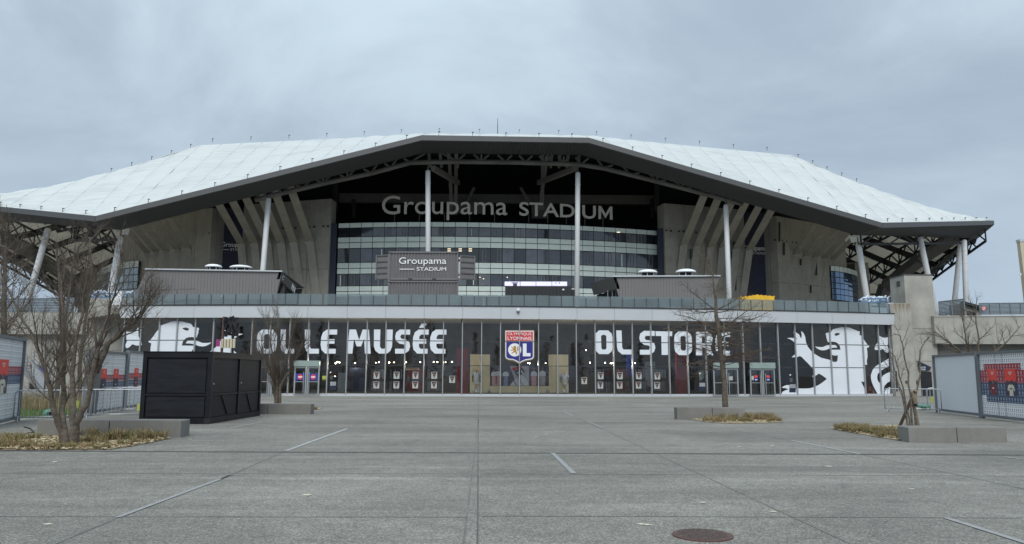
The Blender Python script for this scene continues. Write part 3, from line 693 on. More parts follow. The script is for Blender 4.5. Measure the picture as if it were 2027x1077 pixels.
# --- navy banners in the two slots
for x0, x1, tx0, tx1, nm in ((432, 486, 438, 491, 0), (1472, 1522, 1472, 1517.5, 1)):
    v = 53; a, b_ = S(x0, 416 if nm == 0 else 420, v), S(x1, 412 if nm == 0 else 424, v)
    z1 = max(a.z, b_.z)
    o = MB().slab((Vector((a.x, a.y, 5)), Vector((b_.x, b_.y, 5)), Vector((b_.x, b_.y, z1)), Vector((a.x, a.y, z1))), VH * .1).build('banner', 'banner', stadium)
    dy = 0 if nm == 0 else 7
    text_on('Groupama', S(tx0, 479 + dy, v - .05), S(tx1, 480 + dy, v - .05), S(tx0, 491 + dy, v - .05), 'lettering', 'white', o)
    text_on('STADIUM', S(tx0 + 18, 491.5 + dy, v - .05), S(tx1, 492 + dy, v - .05), S(tx0 + 18, 496.5 + dy, v - .05), 'lettering', 'white', o, 0)
    MB().slab((S(tx0, 494.3 + dy, v - .05), S(tx0 + 15, 494.6 + dy, v - .05), S(tx0 + 15, 493.7 + dy, v - .05), S(tx0, 493.4 + dy, v - .05)), VH * .01).build('lettering', 'white', o)
    mb = MB()                                          # sprinkle of blue dots along one edge of the print
    for k in range(150):
        x = (x1 - 1.5 - abs(random.gauss(0, 4.5))); y = random.uniform(430, 590)
        p = S(x, y, v - .03); s_ = random.uniform(.05, .11); mb.slab((p - UH * s_, p - Vector((0, 0, s_)), p + UH * s_, p + Vector((0, 0, s_))), VH * .01)
    kind(mb.build('banner_dots', 'sign_blue', o), 'stuff')

# --- office front: curved bands of windows and pale glass
OR_ = 82.0
def off(u, z, d=0.0): return uv(u, 46.9 + u * u / (2 * OR_) - d, z)
def off_pz(px, py):
    d = ray(px, py); v = 48.0
    for _ in range(10):
        p = S(px, py, v); u, _v = to_uv(p); v = 46.9 + u * u / (2 * OR_) + (v - _v)
    return p
zs = [off_pz(860, y).z for y in (439.2, 449.4, 467.8, 478.8, 490.3, 518.8, 530.2, 541.5, 565.4, 576.2, 587.0, 612.0)]
kinds_ = 'swsswsswssw'
uL, uR = to_uv(off_pz(668, 500))[0], to_uv(off_pz(1301, 500))[0]
NB = 28
def quad_box(a, b_, c, d, t): return MB().slab((a, b_, c, d), t)
mb = MB(); mb2 = [off(uL + (uR - uL) * i / NB, 0, -.25) for i in range(NB + 1)]
for i in range(NB):
    a, b_ = mb2[i], mb2[i + 1]; mb.slab((Vector((a.x, a.y, 4)), Vector((b_.x, b_.y, 4)), Vector((b_.x, b_.y, zs[0])), Vector((a.x, a.y, zs[0]))), VH * .6)
mb.build('office_core', 'off_frame', stadium)
rng = random.Random(5)
for j, kd in enumerate(kinds_):
    zt, zb = zs[j] - .045, zs[j + 1] + .045
    for i in range(NB):
        u0 = uL + (uR - uL) * i / NB + .035; u1 = uL + (uR - uL) * (i + 1) / NB - .035
        if kd == 's':
            quad_box(off(u0, zb), off(u1, zb), off(u1, zt), off(u0, zt), VH * .1).build('spandrel_panel', 'spandrel', stadium)
        else:
            t = rng.random()
            k = 'win0' if t < .38 else 'win1' if t < .66 else 'win2' if t < .86 else 'win3'
            if i in (0, 1) : k = 'win2'
            o = quad_box(off(u0, zb, -.06), off(u1, zb, -.06), off(u1, zt, -.06), off(u0, zt, -.06), VH * .1).build('window_pane', k, stadium)
            if rng.random() < .42:
                ua = u0 + (u1 - u0) * rng.uniform(.05, .6); ub = ua + .42
                m_ = MB()
                for (p, q) in (((ua, zb + .05), (ua, zt - .05)), ((ub, zb + .05), (ub, zt - .05)), ((ua, zb + .05), (ub, zb + .05)), ((ua, zt - .05), (ub, zt - .05))):
                    m_.beam(off(p[0], p[1], .0), off(q[0], q[1], .0), .07, .05, up=VH)
                m_.build('sash', 'sash', o)
            if rng.random() < .22:                       # desk things and pillars seen through the window
                uc = rng.uniform(u0 + .2, u1 - .25); m_ = MB(); hh = rng.choice((.4, .8, zt - zb - .1)); w_ = .12 if hh > 1 else .2
                m_.slab((off(uc, zb, -.05), off(uc + w_, zb, -.05), off(uc + w_, zb + hh, -.05), off(uc, zb + hh, -.05)), VH * -.012); m_.build('blind', 'sash' if hh < 1 else 'spandrel', o)
for x, y in ((889, 493), (911, 493), (931, 493), (911, 497), (889, 497), (931, 497), (1224, 460), (950, 549), (957, 552), (1004, 549)):
    p = off_pz(x, y) - VH * .08; MB().box(p, (.42 if y < 500 else .15, .03, .07)).build('office_lamp', 'office_lamp', stadium)
for s, x0, x1, y in ((-1, 655, 667.5, 442), (1, 1301.5, 1314, 452)):
    a, b_ = S(x0, y, 49.4), S(x1, y, 49.4); MB().slab((Vector((a.x, a.y, 5)), Vector((b_.x, b_.y, 5)), Vector((b_.x, b_.y, a.z)), Vector((a.x, a.y, a.z))), VH * .5).build('navy_strip', 'navy', stadium)

# --- big sign above the offices
def sign_word(body, x0, x1, yt, yb, bold):
    p0, p1 = off_pz(x0, yb), off_pz(x1, yb); u0, u1 = to_uv(p0)[0], to_uv(p1)[0]
    zb = off_pz(860, 426.5).z; cap = off_pz(860, yt).z - zb
    full, _ = text_mesh(body, bold if body[-1] != 'M' else 0); fx0, fx1, _, _ = bbox(full); capv, _ = text_mesh(body[0], bold); _, _, cy0, cy1 = bbox(capv)
    sx = (u1 - u0) / (fx1 - fx0); sy = cap / cy1
    for i, ch in enumerate(body):
        pre, _ = text_mesh(body[:i + 1], 0 if ch == 'M' else bold); one, fs = m_solid(.05) if ch == 'M' else text_mesh(ch, bold, 0.05)
        if ch == 'M':
            m0, _ = text_mesh('M', 0); k_ = bbox(m0); w_ = (k_[1] - k_[0]) / .84; one = [Vector((v.x * w_, v.y * (cy1 / .73), v.z)) for v in one]
        dx = bbox(pre)[1] - bbox(one)[1]
        mb = MB(); mb.add([off(u0 + (v.x + dx - fx0) * sx, zb + v.y * sy, 1.0 + v.z * 3) for v in one], fs)
        o = mb.build('sign_letter', 'sign_letter', stadium)
    for k in range(5):
        u = u0 + (u1 - u0) * (k + .5) / 5
        MB().beam(off(u, zs[0], .6), off(u, zb + .3, .7), .06, .06).build('sign_post', 'truss', stadium)
    return zb
sign_word('Groupama', 757, 1003, 391, 427, 0.0)
def stad(body, x0, x1): return None
zb = off_pz(860, 426.5).z
sign_word('STADIUM', 1027, 1209, 400.5, 430, 0.01)

# --- rounded glass ends of the stand, reflected sky painted into the colour
def round_glass(pts, zb, zt, rows, k):
    for (x0, v0), (x1, v1) in zip(pts, pts[1:]):
        p, q = S(x0, 560, v0), S(x1, 560, v1)
        for j in range(rows):
            z0 = zb + (zt - zb) * j / rows + .06; z1 = zb + (zt - zb) * (j + 1) / rows - .06
            e = (q - p).normalized() * .05
            a, b_ = p + e, q - e
            MB().slab((Vector((a.x, a.y, z0)), Vector((b_.x, b_.y, z0)), Vector((b_.x, b_.y, z1)), Vector((a.x, a.y, z1))), VH * .1).build('curved_pane', 'spandrel' if j == rows - 1 else k, stadium)
        p2, q2 = p + VH * .2, q + VH * .2
        MB().slab((Vector((p2.x, p2.y, zb)), Vector((q2.x, q2.y, zb)), Vector((q2.x, q2.y, zt)), Vector((p2.x, p2.y, zt))), VH * .3).build('curved_frame', 'off_frame', stadium)
rp = [(1646, 57.2), (1654, 57.5), (1663, 58), (1671, 58.6), (1679, 59.5), (1687, 60.6), (1694, 62), (1700, 63.6), (1705, 65.5), (1709, 67.6), (1711, 70)]
round_glass(rp, S(1660, 595, 58).z, S(1660, 527, 58).z, 6, 'sky_tint_glass')
lp = [(272, 58), (263, 58.3), (254, 58.8), (245, 59.5), (236, 60.4), (227, 61.5), (219, 63), (211, 64.8), (203, 67), (196, 69.5), (191, 72)]
round_glass(lp[::-1], S(255, 600, 58).z, S(255, 515, 58).z, 6, 'pale_sky_tint')
for x, v in ((1719, 63), (1694, 70)): 
    p = S(x, 520, v); MB().slab((Vector((p.x - 2.2, p.y, 6)), Vector((p.x, p.y, 6)), Vector((p.x, p.y, p.z)), Vector((p.x - 2.2, p.y, p.z))), VH * 6).build('core_wall', 'concrete_strut', stadium)
p = S(160, 530, 84); MB().slab((Vector((p.x, p.y, 6)), Vector((p.x + 3, p.y, 6)), Vector((p.x + 3, p.y, p.z)), Vector((p.x, p.y, p.z))), VH * 6).build('core_wall', 'concrete_strut', stadium)

# --- small lamps standing along the roof edges, and the mast
def edge_lamp(p):
    mb = MB(); mb.beam(p - Vector((0, 0, .1)), p + Vector((0, 0, .44)), .05, .05); mb.box(p + Vector((.05, 0, .46)), (.24, .12, .07)); mb.build('edge_lamp', 'truss_dark', stadium)
for a, b_, n in ((A_, B_, 9), (B_, C_, 10), (C_, D_, 5), (D_, E_, 10), (E_, F_, 9)):
    for k in range(n): edge_lamp(a.lerp(b_, (k + .5) / n) + VH * .3 + Vector((0, 0, .22)))
for a, b_, n in ((K_, C2, 6), (D2, L_, 6), (C2, D2, 4)):
    for k in range(n): edge_lamp(a.lerp(b_, (k + .3) / n) + Vector((0, 0, .5)))
for k in range(5):
    edge_lamp(bil((A_, P_, K_, A_), .96 - .075 * k, 1) + Vector((0, 0, .25))); edge_lamp(bil((Q_, F_, F_, L_), .04 + .075 * k, 1) + Vector((0, 0, .25)))
m_ = S(985, 268, 62); MB().tube((m_ - Vector((0, 0, 1)), m_ + Vector((0, 0, 1.4)), m_ + Vector((0, 0, 2.8))), (.06, .05, .03), 6).build('mast', 'truss_dark', stadium)
# ================================================================== ground
Z = Vector((0, 0, 1))
mb = MB(); mb.add([(-600, -300, 0), (600, -300, 0), (600, 700, 0), (-600, 700, 0)], [(0, 1, 2, 3)])
plaza = struct(mb.build('plaza', 'plaza'))
def strip(p, q, w, k, name, z):
    p, q = Vector((p.x, p.y, 0)), Vector((q.x, q.y, 0)); e = (q - p).normalized(); x = Vector((-e.y, e.x, 0)) * w / 2
    mb = MB(); n = max(1, int((q - p).length / 3))
    mb.add([p + x + Z * z, p - x + Z * z, q - x + Z * z, q + x + Z * z], [(0, 1, 2, 3)]); o = mb.build(name, k, plaza); return o
for a, b_, w in (((566, 893), (687, 849), .09), ((455, 847.5), (520, 835.5), .07), ((1565, 872), (1705, 900), .07), ((1985, 905), (2040, 911), .06), ((1690, 842), (1765, 850.5), .05), ((1115, 815), (1135, 824), .05), ((1162, 834), (1192, 847), .04), ((1580, 808), (1670, 815), .04)):
    strip(ground(*a), ground(*b_), w, 'line_paint', 'painted_line', .008)
for a, b_, w in (((233, 1025), (436, 949), .065), ((1093.5, 897), (1136, 938), .085), ((1873, 1026), (2060, 1085), .08)):
    strip(ground(*a), ground(*b_), w, 'line_inlay', 'inlaid_line', .008)
for a, b_, w, k in (((947, 786), (945, 1120), .018, 'joint'), ((951, 800), (912, 1120), .02, 'joint_soft'), ((1060, 788), (1700, 1085), .014, 'joint_soft'), ((687, 849), (760, 822), .03, 'joint_soft'), ((436, 949), (566, 893), .025, 'joint_soft'), ((233, 1025), (90, 1085), .03, 'joint_soft'), ((436, 949), (457, 941), .06, 'joint'), ((-40, 1023), (925, 1024), .022, 'joint_soft'), ((-40, 937), (940, 938), .022, 'joint_soft'), ((950, 938), (2060, 943), .022, 'joint_soft'), ((950, 1022), (1330, 1023), .02, 'joint_soft'), ((1330, 1023), (2060, 1026), .02, 'joint_soft'),
                    ((1705, 900), (2060, 975), .02, 'joint_soft'), ((1440, 850), (1565, 872), .02, 'joint_soft'), ((620, 796), (1500, 797), .05, 'joint_soft'), ((620, 866), (940, 866), .02, 'joint_soft'), ((950, 831), (1345, 833), .03, 'joint_soft'), ((300, 893), (566, 868), .02, 'joint_soft')):
    strip(ground(*a), ground(*b_), w, k, 'joint', .004)
# slot drain right across the plaza
a, b_ = ground(-60, 892.6), ground(2090, 901.3)
strip(a, b_, .16, 'joint_soft', 'drain_edge', .006)
mb = MB(); n = 300
for k in range(n):
    p, q = a.lerp(b_, (k + .18) / n), a.lerp(b_, (k + .72) / n); e = (q - p); x = Vector((-e.y, e.x, 0)).normalized() * .05
    mb.add([p + x + Z * .01, p - x + Z * .01, q - x + Z * .01, q + x + Z * .01], [(0, 1, 2, 3)])
kind(mb.build('drain_slot', 'joint', plaza), 'stuff')
# manhole
c = ground(1391, 1060.5)
mh = thing('manhole_cover', "round reddish brown iron manhole cover set in the paving", 'manhole', c)
MB().lathe(c, ((.29, 0.0), (.29, .012), (.262, .014)), 40).build('frame', 'rust', mh)
MB().lathe(c, ((.258, .0), (.258, .017)), 40).build('cover', 'manhole', mh)
mb = MB()
for i in range(-8, 9):
    for j in range(-8, 9):
        if math.hypot(i, j) < 8.2: mb.box(c + Vector((i * .029, j * .029, .019)), (.016, .016, .006), (i + j) % 2 * .78)
kind(mb.build('tread_pattern', 'manhole', mh), 'stuff')
mb = MB()                                                 # scraps lying about
for x, y in ((1391, 996), (1530, 883), (1462, 885), (1530, 1014), (1270, 1039), (1807, 969), (607, 981), (110, 915), (95, 1039), (1281, 1040), (1640, 924), (760, 786), (1082, 860), (1062, 865), (377, 870)):
    p = ground(x, y); s = .025 + .02 * random.random(); r_ = random.random() * 3
    mb.slab([p + Vector((math.cos(r_ + k) * s * (1.6 if k % 2 else 1), math.sin(r_ + k) * s, .006)) for k in (0, 1.5, 3, 4.6)], (0, 0, .006))
kind(mb.build('litter', 'cream'), 'stuff')['label'] = 'pale scraps scattered over the plaza'

# ================================================================== glass shop and museum front
MX = [249, 282, 318, 353, 389, 425, 462, 501, 537, 575.5, 612.6, 651.6, 689.5, 727.8, 765, 802.7, 840.4, 878.3, 915.8, 953.6, 990.8, 1028.2, 1065.7, 1103, 1140, 1177, 1213.7, 1250.5, 1287, 1322.6, 1359, 1395, 1431.7, 1468, 1502, 1537, 1571, 1605, 1640, 1671, 1704, 1735, 1757]
NX = [fac(x, 634).x for x in MX]
NODE = [Vector((x, arcY(x), 0)) for x in NX]
def fx(X, z, d=0.0):
    """point on the glass line (straight in each bay), d metres out towards the plaza"""
    i = 0
    while i < len(NX) - 2 and X > NX[i + 1]: i += 1
    t = (X - NX[i]) / (NX[i + 1] - NX[i]); p = NODE[i].lerp(NODE[i + 1], t); e = (NODE[i + 1] - NODE[i]).normalized()
    return Vector((p.x, p.y, z)) + Vector((e.y, -e.x, 0)) * d
ZT = fac(940, 631.5).z; ZR1 = fac(940, 675.3).z; ZR2 = fac(940, 724).z; ZF = fac(940, 608).z; ZB = 0.17
shop = thing('stadium_shop', "long low glass fronted shop and museum building with a pale fascia before the stadium", 'building', (0.5, 58, 0))
rows = ((ZB, ZR2), (ZR2, ZR1), (ZR1, ZT))
for i in range(len(NX) - 1):
    a, b_ = NODE[i], NODE[i + 1]; e = (b_ - a).normalized(); n_ = Vector((e.y, -e.x, 0))
    for z0, z1 in rows:
        p, q = a + e * .03, b_ - e * .03
        tl_ = [-n_ * random.uniform(0, .014) for _ in range(3)]; tl_.append(tl_[0] + tl_[2] - tl_[1])       # no pane sits quite true
        MB().add([p + Z * (z0 + .02) + tl_[0], q + Z * (z0 + .02) + tl_[1], q + Z * (z1 - .02) + tl_[2], p + Z * (z1 - .02) + tl_[3]], [(0, 1, 2, 3)]).build('glass_pane', 'glass', shop)
    for z in (ZR1, ZR2): MB().beam(a + e * .04 + Z * z + n_ * .0, b_ - e * .04 + Z * z, .05, .045).build('transom', 'transom', shop)
    MB().slab((a + n_ * .10 + Z * .0, b_ + n_ * .10 + Z * .0, b_ + n_ * .10 + Z * ZB, a + n_ * .10 + Z * ZB), -n_ * .3).build('plinth', 'grey_panel', shop)
    if i % 2 == 0:
        j = min(i + 2, len(NX) - 1); c_ = NODE[j]; mid = NODE[i + 1]
        g = (c_ - a).normalized(); m_ = Vector((g.y, -g.x, 0))
        a2 = a - g * (.15 if i == 0 else 0) + g * .004; c2 = c_ - g * .004 + g * (.25 if j == len(NX) - 1 else 0)
        fo = MB().slab((a2 + m_ * .45 + Z * ZT, c2 + m_ * .45 + Z * ZT, c2 + m_ * .45 + Z * ZF, a2 + m_ * .45 + Z * ZF), -m_ * .7).build('fascia_panel', 'grey_panel', shop)
        MB().slab((a2 + m_ * .5 + Z * ZF, c2 + m_ * .5 + Z * ZF, c2 + m_ * .5 + Z * (ZF + .06), a2 + m_ * .5 + Z * (ZF + .06)), -m_ * .7).build('cap', 'dark_metal', fo)
for i, p in enumerate(NODE):
    e = (NODE[min(i + 1, len(NODE) - 1)] - NODE[max(i - 1, 0)]).normalized(); n_ = Vector((e.y, -e.x, 0))
    wide = .06 if 6 < i < 33 else .085
    if MX[i] == 915.8: MB().slab([p - e * .1 + n_ * .06 + Z * .1, p - e * .035 + n_ * .06 + Z * .1, p - e * .035 + n_ * .06 + Z * ZT, p - e * .1 + n_ * .06 + Z * ZT], -n_ * .2).build('mullion', 'transom', shop)
    MB().slab([p - e * wide / 2 + n_ * .13 + Z * .12, p + e * wide / 2 + n_ * .13 + Z * .12, p + e * wide / 2 + n_ * .13 + Z * (ZT - .003), p - e * wide / 2 + n_ * .13 + Z * (ZT - .003)], -n_ * .24).build('mullion', 'mullion', shop)
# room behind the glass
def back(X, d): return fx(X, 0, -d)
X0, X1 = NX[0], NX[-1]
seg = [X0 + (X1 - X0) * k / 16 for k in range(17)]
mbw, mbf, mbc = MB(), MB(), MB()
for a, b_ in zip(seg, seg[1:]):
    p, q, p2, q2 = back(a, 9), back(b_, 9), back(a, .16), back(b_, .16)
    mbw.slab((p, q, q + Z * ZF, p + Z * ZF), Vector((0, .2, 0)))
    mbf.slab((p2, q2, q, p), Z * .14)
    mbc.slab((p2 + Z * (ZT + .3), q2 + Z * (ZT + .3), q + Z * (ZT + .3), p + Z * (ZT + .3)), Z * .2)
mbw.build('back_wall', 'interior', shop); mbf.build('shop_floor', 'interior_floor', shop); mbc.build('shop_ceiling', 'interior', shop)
for X in (X0 + .05, X1 - .05): MB().slab((back(X, .2), back(X, 9), back(X, 9) + Z * ZF, back(X, .2) + Z * ZF), Vector((.2 if X > 0 else -.2, 0, 0))).build('end_wall', 'concrete_pale', shop)
def fpx(x, y): p = fac(x, y); return p.x, p.z
def inside(x, y, d):                                     # point d metres behind the glass on the line of sight
    p = fac(x, y); r_ = (p - O3); return p + r_ * (d / r_.y)
def slab_in(x0, y0, x1, y1, d, k, name, parent=None, t=.05):
    a, b_, c_, e = inside(x0, y1, d), inside(x1, y1, d), inside(x1, y0, d), inside(x0, y0, d)
    a.z = b_.z = (a.z + b_.z) / 2; c_.z = e.z = (c_.z + e.z) / 2; e.x, e.y = a.x, a.y; c_.x, c_.y = b_.x, b_.y
    return MB().slab((a, b_, c_, e), Vector((0, t, 0))).build(name, k, parent if parent is not None else shop)
# red pillars, displays and shelves glimpsed inside
for x in (914, 1352): slab_in(x - 11, 690, x + 11, 779, 2.2, 'red_dark', 'pillar', t=.5)
for x0, y0, x1, y1, d, k in ((668, 738, 682, 776, 1.5, 'louvre'), (690, 728, 722, 778, 3, 'navy'), (1115, 700, 1138, 777, 2.2, 'navy'), (1240, 700, 1256, 745, 3, 'sign_blue'), (1278, 716, 1298, 765, 2.5, 'louvre')):
    slab_in(x0, y0, x1, y1, d, k, 'display_board')
rg = random.Random(3)
for x0, x1, cols in ((735, 765, ('louvre', 'truss')), (770, 800, ('louvre', 'print_dark')), (806, 838, ('red_dark', 'red_dark')), (846, 874, ('louvre', 'truss')), (1182, 1206, ('print_dark', 'louvre')), (1220, 1244, ('red_dark', 'truss')), (1258, 1280, ('red_dark', 'louvre')), (1290, 1318, ('truss', 'louvre'))):
    for y0, y1 in ((731, 750), (755, 776)):
        x = x0; 
        mr_ = slab_in(x0 - 2, y0 - 2, x1 + 2, y0 - 1, 2.4, 'rack', 'clothes_rail', t=.05)
        while x < x1:
            w = rg.uniform(1.4, 3.2); slab_in(x, y0, x + w * .8, y1 - rg.uniform(0, 3), 2.4 + rg.random() * .3, rg.choice(cols), 'garment', mr_, t=.04); x += w * 1.15
for x0, x1, y, k in ((803, 830, 728, 'beige'), (858, 880, 727, 'truss')): slab_in(x0, y, x1, y + 5, 2.6, k, 'shelf_box')
def shop_lamp(p, x):                                     # the light the lit spotlight throws into the window display
    if int(x) % 3 == 0: return
    ld = bpy.data.lights.new('spotlight_beam', 'POINT'); ld.energy = 42; ld.shadow_soft_size = .08; ld.color = (1, .88, .7)
    o = bpy.data.objects.new('spotlight_beam', ld); COL.objects.link(o); o.location = p
for x, y in ((664, 719), (668, 716.5), (672, 717.5), (703, 719), (744, 718), (750, 717), (770, 717.5), (780, 717.5), (804, 717), (832, 717), (858.5, 716.5), (866, 716.8), (882, 717), (895, 716.5), (1045, 719), (1048.5, 719), (1080, 719), (1160, 693.5), (1168, 718), (1198, 718), (1209, 719), (1213, 718.5), (1257, 719), (1292, 718), (663, 745)):
    MB().lathe(inside(x, y, 3.0), ((.01, -.03), (.034, -.015), (.034, .02), (.01, .03)), 8).build('spotlight', 'spot', shop); shop_lamp(inside(x, y, 2.9) - Z * .12, x)

# --- decals on the glass, cut at every mullion so that they lie on their panes
def decal(loops, k, d, name, parent, xz=False, tri=None):
    if tri: pts, fs = tri
    else:
        L2_ = loops if xz else [[fpx(*p) for p in l] for l in loops]
        pts, fs = tess(L2_)
    bm = bmesh.new(); vs = [bm.verts.new((p[0], 0, p[1])) for p in pts]
    for f in fs:
        try: bm.faces.new([vs[i] for i in f])
        except ValueError: pass
    lo, hi = min(p[0] for p in pts), max(p[0] for p in pts)
    for X in NX:
        if lo < X < hi: bmesh.ops.bisect_plane(bm, geom=bm.verts[:] + bm.edges[:] + bm.faces[:], plane_co=(X, 0, 0), plane_no=(1, 0, 0))
    for v in bm.verts: v.co = fx(v.co.x, v.co.z, d)
    bm.normal_update()
    for f in bm.faces:
        if f.normal.y > 0: f.normal_flip()
    me = bpy.data.meshes.new(name); bm.to_mesh(me); bm.free(); me.materials.append(M[k])
    return link(name, me, parent)
GLY = {
 'O': [[(.24, 0), (.76, 0), (.96, .14), (1, .3), (1, .7), (.96, .86), (.76, 1), (.24, 1), (.04, .86), (0, .7), (0, .3), (.04, .14)], [(.42, .19), (.36, .25), (.35, .75), (.42, .81), (.58, .81), (.65, .75), (.65, .25), (.58, .19)]],
 'L': [[(0, 1), (.36, 1), (.38, .3), (.46, .2), (1, .2), (1, 0), (.36, 0), (.1, .14), (.04, .3)]],
 'E': [[(1, 1), (.36, 1), (.12, .88), (.02, .68), (0, .36), (.06, .16), (.3, 0), (.95, 0), (.95, .2), (.5, .2), (.4, .28), (.4, .41), (.86, .41), (.86, .6), (.4, .6), (.42, .72), (.52, .79), (1, .79)]],
 'M': [[(0, 0), (.09, 1), (.36, 1), (.5, .56), (.64, 1), (.9, 1), (1, 0), (.76, 0), (.71, .62), (.59, .3), (.41, .3), (.29, .62), (.24, 0)]],
 'U': [[(0, 1), (.34, 1), (.34, .3), (.42, .2), (.58, .2), (.64, .27), (.64, 1), (1, 1), (.98, .3), (.9, .12), (.72, 0), (.3, 0), (.1, .12), (.02, .3)]],
 'S': [[(.98, 1), (.3, 1), (.06, .88), (0, .7), (.06, .53), (.3, .41), (.6, .38), (.66, .3), (.6, .2), (.02, .2), (.02, 0), (.66, 0), (.92, .12), (1, .3), (.94, .48), (.7, .59), (.4, .62), (.34, .7), (.4, .79), (.98, .79)]],
 'T': [[(0, 1), (1, 1), (.98, .8), (.72, .8), (.72, 0), (.34, 0), (.34, .8), (.02, .8)]],
 'R': [[(.04, 1), (.7, 1), (.95, .88), (1, .7), (.96, .5), (.84, .4), (1, 0), (.66, 0), (.52, .34), (.36, .34), (.36, 0), (0, 0)], [(.37, .8), (.36, .52), (.58, .52), (.65, .6), (.65, .72), (.58, .8)]],
}
def glyph(ch, x0, x1, yt, yb):
    a, b_ = fpx(x0, (yt + yb) / 2)[0], fpx(x1, (yt + yb) / 2)[0]; xm = (x0 + x1) / 2; zt, zb = fpx(xm, yt)[1], fpx(xm, yb)[1]
    decal([[(a + (b_ - a) * p[0], zb + (zt - zb) * p[1]) for p in l] for l in GLY[ch]], 'vinyl', .006, 'letter', shop, True)
c3 = lambda c: 500 + c / 4.486
for ch, x0, x1 in (('O', 38, 215), ('L', 245, 372), ('L', 460, 592), ('E', 605, 748), ('M', 838, 1052), ('U', 1075, 1243), ('S', 1265, 1400), ('E', 1422, 1562), ('E', 1575, 1720)):
    glyph(ch, c3(x0), c3(x1), 652.4, 700)
decal([[(c3(1478), 649), (c3(1500), 640.6), (c3(1549), 640.6), (c3(1517), 649)]], 'vinyl', .006, 'letter_accent', shop)
for ch, x0, x1, yt, yb in (('O', 1177.6, 1212.6, 654, 701), ('L', 1220, 1249.8, 654.2, 701.5), ('S', 1265.6, 1297, 655, 702), ('T', 1297.8, 1331.4, 656, 702.6), ('O', 1334.7, 1369.8, 656.3, 703), ('R', 1377, 1411, 656.8, 703.4), ('E', 1415.4, 1446, 657.2, 703.8)):
    glyph(ch, x0, x1, yt, yb)
# lions
lc = lambda l: [(1540 + x / 6.333, 630 + y / 6.333) for x, y in l]
BODY = [(845, 108), (900, 118), (950, 140), (1000, 160), (1030, 165), (1020, 180), (1030, 195), (1015, 210), (1040, 215), (1065, 250), (1090, 290), (1120, 330), (1145, 352), (1138, 362), (1112, 375), (1120, 420), (1122, 480), (1112, 540), (1118, 585), (1082, 580), (1080, 620), (1082, 700), (1085, 765), (1098, 770), (1088, 785), (1070, 800), (1040, 790), (1072, 855), (1090, 900), (1112, 952), (38, 952), (60, 920), (100, 900), (136, 890), (90, 876), (45, 872), (75, 848), (110, 838), (145, 838), (220, 872), (250, 880), (330, 882), (400, 878), (460, 860), (520, 830), (570, 795), (612, 760), (560, 720), (510, 692), (490, 710), (450, 730), (425, 735), (438, 715), (440, 650), (430, 625), (380, 570), (330, 520), (290, 480), (265, 475), (240, 488), (170, 490), (200, 462), (222, 440), (225, 380), (218, 350), (215, 310), (185, 285), (150, 262), (110, 250), (160, 245), (200, 250), (228, 266), (234, 258), (215, 215), (188, 170), (230, 180), (265, 205), (285, 250), (295, 242), (298, 210), (288, 160), (320, 185), (340, 230), (350, 300), (375, 360), (420, 415), (470, 455), (540, 495), (640, 520), (690, 545), (720, 550), (745, 535), (750, 465), (710, 468), (680, 462), (660, 435), (652, 395), (785, 395), (775, 350), (745, 310), (715, 297), (680, 293), (645, 300), (625, 300), (615, 270), (605, 240), (605, 215), (595, 200), (605, 185), (640, 180), (665, 175), (672, 155), (690, 138), (740, 125), (790, 112)]
EYE = [(708, 195), (712, 215), (730, 222), (760, 210), (782, 192), (740, 182)]
TONGUE = [(462, 353), (500, 360), (560, 362), (600, 345), (650, 330), (700, 328), (730, 345), (742, 370), (700, 368), (650, 378), (600, 398), (560, 403), (520, 395), (485, 375)]
TUFT = [(1250, 190), (1275, 225), (1310, 242), (1345, 245), (1378, 238), (1378, 330), (1370, 350), (1388, 395), (1385, 425), (1365, 432), (1340, 415), (1315, 385), (1290, 395), (1265, 402), (1240, 398), (1212, 395), (1215, 360), (1225, 330), (1240, 318), (1250, 290)]
TAIL = [(1385, 505), (1330, 540), (1265, 575), (1215, 610), (1185, 650), (1165, 710), (1165, 750), (1175, 800), (1200, 860), (1250, 952), (1405, 952), (1405, 860), (1370, 880), (1345, 905), (1335, 935), (1325, 885), (1335, 845), (1375, 805), (1405, 792), (1405, 674), (1370, 685), (1320, 715), (1285, 760), (1275, 815), (1250, 780), (1242, 740), (1250, 700), (1290, 655), (1390, 600)]
def lion(mirror, part_name):
    def conv(l):
        o = [fpx(*p) for p in lc(l)]
        return [(2 * MIR - x, z) for x, z in o] if mirror else o
    for loops in ((BODY, EYE), (TONGUE,), (TUFT,), (TAIL,)):
        if mirror: loops = [[p for p in l] for l in loops]
        decal([conv(l) for l in loops], 'vinyl', .006, part_name, shop, True)
MIR = (fpx(1640, 660)[0] + fpx(384, 660)[0]) / 2 - .62
MIR = (fpx(1634, 660)[0] + fpx(394, 660)[0]) / 2
lion(False, 'lion_emblem'); lion(True, 'lion_emblem')
